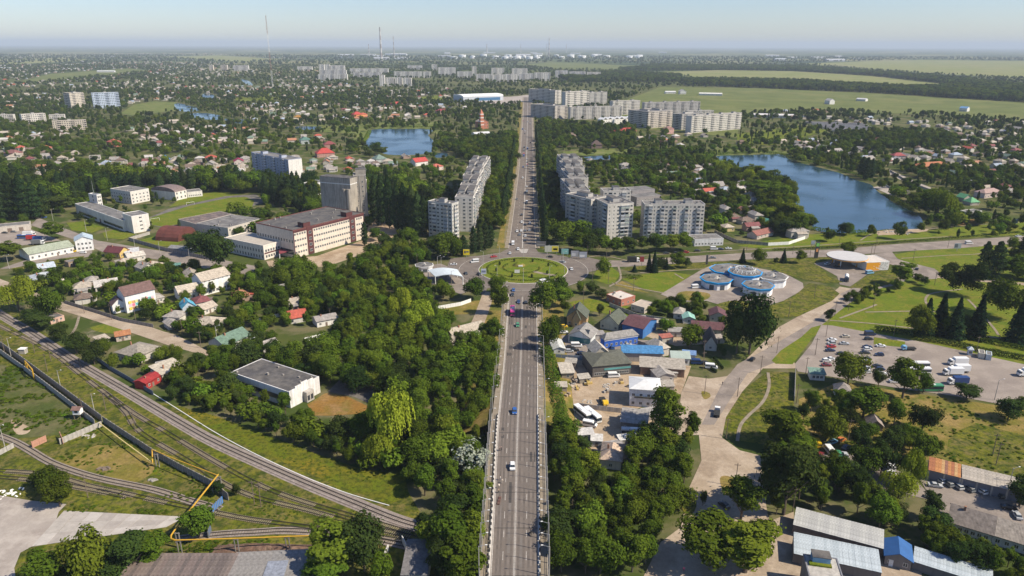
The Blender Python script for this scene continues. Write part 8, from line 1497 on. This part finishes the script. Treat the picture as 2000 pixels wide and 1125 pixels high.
weeds([(330, 785), (600, 850), (790, 900), (790, 960), (640, 940), (420, 850)], 160, .12, .3); weeds([(960, 650), (985, 650), (965, 840), (945, 880), (940, 840)], 160, .2, .6); weeds([(1052, 640), (1075, 690), (1090, 860), (1070, 900), (1056, 850)], 220, .2, .7); weeds([(1560, 760), (1870, 780), (2000, 800), (2000, 940), (1700, 880), (1560, 850)], 420, .15, .5); weeds([(1410, 830), (1500, 730), (1550, 730), (1550, 850), (1450, 860)], 120, .12, .3); weeds([(340, 1060), (620, 1050), (620, 1075), (330, 1080)], 120, .2, .5); weeds([(430, 960), (820, 1040), (820, 1070), (500, 1030)], 260, .1, .3); weeds([(0, 620), (150, 725), (330, 835), (600, 965), (700, 1000), (820, 1045), (640, 1010), (430, 940), (200, 800), (60, 690), (0, 650)], 620, .1, .32); weeds([(30, 870), (160, 930), (430, 1000), (430, 1012), (170, 950), (0, 890)], 200, .1, .28)
for v in range(3):
    if ('u', v) not in PO: t = thing('bush', None, 'bush', P(1120+v*7, 735), 0, 'bushes', 'low green bush'); t.scale = (.5, .5, .5); PO[('u', v)] = ob('crown', PR['u'][v][0], t)
scatter('weeds', WEEDS, 'rough weeds and low shrubs in the grass')
# hedges
def hedge(label, px, w, h, leaf=.55, k='b', n=26, name='hedge', kind=None, mp=None):
    pts = dens(mp or pl(px, 4), 1.0); q = random.Random(int(w*100+len(pts))); V, Fc = [], []; o = pts[0]
    for a, b in zip(pts[:-1], pts[1:]):
        d = Vector((b[0]-a[0], b[1]-a[1], 0)); L_ = d.length; d.normalize(); s_ = Vector((-d.y, d.x, 0)); hh = h*(1+.18*pnoise(Vector((a[0]*.3, a[1]*.3, 0))))
        for _ in range(int(n*L_*(w+h)/3)):
            t = q.uniform(-1, 1)*math.pi/2; r = q.uniform(.75, 1.08); p = Vector((a[0]-o[0], a[1]-o[1], 0))+d*q.uniform(0, L_)+s_*(math.sin(t)*w/2*r)+Vector((0, 0, max(.05, (math.cos(t)**.5)*hh*r))); leafquad(V, Fc, p, (s_*math.sin(t)+Vector((0, 0, math.cos(t)))+rdir(q)*.6).normalized(), leaf*q.uniform(.6, 1.3), q)
    me = bpy.data.meshes.new(name); me.from_pydata(V, [], Fc); me.materials.append(LF[k]); ob_ = ob(name, me, None, None, kind, (*o, .05)); tag(ob_, label, None if kind else 'hedge')
hedge('tall clipped hedge between the park lawn and the car park, nearer row', [(1795, 664), (1850, 672), (1930, 690), (2030, 708)], 3.5, 2.4, .6, 'd'); hedge('second hedge row behind the guard booth', [(1860, 655), (1940, 672), (2030, 690)], 3, 2, .6, 'b'); hedge('dark hedge at the top of the car park', [(1708, 645), (1750, 650), (1795, 660)], 4, 2.6, .6, 'd')
hedge('row of low shrubs between the cross street and its footpath', [(1510, 489), (1640, 483), (1750, 474), (1870, 465), (1990, 454)], 2.4, 1.2, .6, 'd', 14); hedge('oval shrub bed on the shop lawn', [(1221, 543), (1235, 541), (1250, 544)], 8, 1, .6, 'b', 14)
hedge('tangled roadside hedge between the avenue and the trade quarter', [(1066, 690), (1076, 730), (1084, 780), (1096, 830), (1104, 870)], 6.5, 4.5, .75, 'b', 16); hedge('narrow line of young poplar shoots by the roadside hedge', [(1060, 700), (1063, 720)], 1.6, 6, .6, 'd', 16)
ir = RI-5.5; hedge('clipped dark hedge ring round the roundabout lawn', None, 1.5, 1.0, .5, 'd', 14, mp=circ(ir, 60, None, .25, 5.9)); hedge('inner clipped hedge curl on the roundabout lawn', None, 1.3, .9, .5, 'd', 14, mp=circ(ir*.5, 40, P(1018, 524), 2.4, 6.4)); hedge('wavy hedge on the near side of the roundabout lawn', [(958, 535), (990, 541), (1020, 540), (1050, 545), (1080, 541)], 1.2, .9, .5, 'd', 14)
for l_, px_ in (('reeds along the near shore of the lake', [(1585, 449), (1640, 456), (1700, 456)]), ('reeds on the far shore of the lake', [(1400, 302), (1500, 299), (1560, 312), (1640, 333), (1700, 355)]), ('reeds behind the middle pond', [(710, 250), (770, 248), (850, 249)]), ('reeds beside the middle pond', [(722, 256), (716, 268), (705, 284)])): hedge(l_, px_, 6, 2.6, 1.0, 'g', 5, 'reeds', 'stuff')
hedge('green bushes along the quay below the lakeside road', [(1738, 388), (1765, 402), (1790, 416)], 8, 3.4, .9, 'b', 8)
for i in range(11):
    p = P(1395+i*2.6, 702+i*3.2) if i < 7 else P(1368+i*3, 712+i*1.6); t = thing('thuja', None, 'shrub', p, 0, 'young thujas beside the gate drive', 'young columnar thuja'); t.scale = (.22, .22, .1); ob('crown', PR['p'][0][0], t)
for a in (.4, 1.2, 1.9, 2.6, 3.4, 4.3, 5.0, 5.7):
    t = thing('thuja', None, 'shrub', (RC.x+RI*.62*math.cos(a), RC.y+RI*.62*math.sin(a), .3), 0, 'thujas on the roundabout', 'small dark thuja'); t.scale = (.3, .3, .13); ob('crown', PR['p'][1][0], t)
# ------------------------------------------------------------------ one label for each repeated thing
LM['the roundabout'] = RC
ONES = 'zero first second third fourth fifth sixth seventh eighth ninth tenth eleventh twelfth thirteenth fourteenth fifteenth sixteenth seventeenth eighteenth nineteenth'.split()
def ordn(n):
    if n < 20: return ONES[n]
    t, u = divmod(n, 10); T = ['', '', 'twent', 'thirt', 'fort', 'fift', 'sixt', 'sevent', 'eight', 'ninet'][t] if t < 10 else 'hundred-and-'
    return T+('ieth' if u == 0 else 'y-'+ONES[u]) if t < 10 else 'hundred-and-'+ordn(n-100)
bk = {}
for o, st in AUTO:
    x, y = o.location.x, o.location.y; best = min(LM.items(), key=lambda kv: (kv[1].x-x)**2+(kv[1].y-y)**2); d = math.hypot(best[1].x-x, best[1].y-y)
    rel_ = 'behind' if y > best[1].y+abs(x-best[1].x) else 'in front of' if y < best[1].y-abs(x-best[1].x) else 'beside'
    bk.setdefault((st, best[0], rel_), []).append((d, o))
for (st, l_, rel_), v in bk.items():
    v.sort(key=lambda t_: t_[0])
    for i, (d, o) in enumerate(v): o['label'] = ('%s %s %s' % (st, rel_, l_)) if len(v) == 1 else '%s, %snearest %s %s' % (st, ordn(i+1)+' ' if i else '', rel_, l_)
# ------------------------------------------------------------------ the air
hz = MB(); hz.box(-46500, -700, -1, 46500, 46500, 290); hzm = bpy.data.materials.new('haze_air'); hzm.use_nodes = True; _n = hzm.node_tree
_n.nodes.remove(_n.nodes['Principled BSDF']); _v = nd(_n, 'ShaderNodeVolumePrincipled'); _v.inputs['Density'].default_value = HAZE_DENSITY
_v.inputs['Color'].default_value = (.72, .83, .95, 1); _v.inputs['Anisotropy'].default_value = .0
_n.links.new(_v.outputs[0], _n.nodes['Material Output'].inputs['Volume'])
hz.build('haze', hzm, kind='stuff')
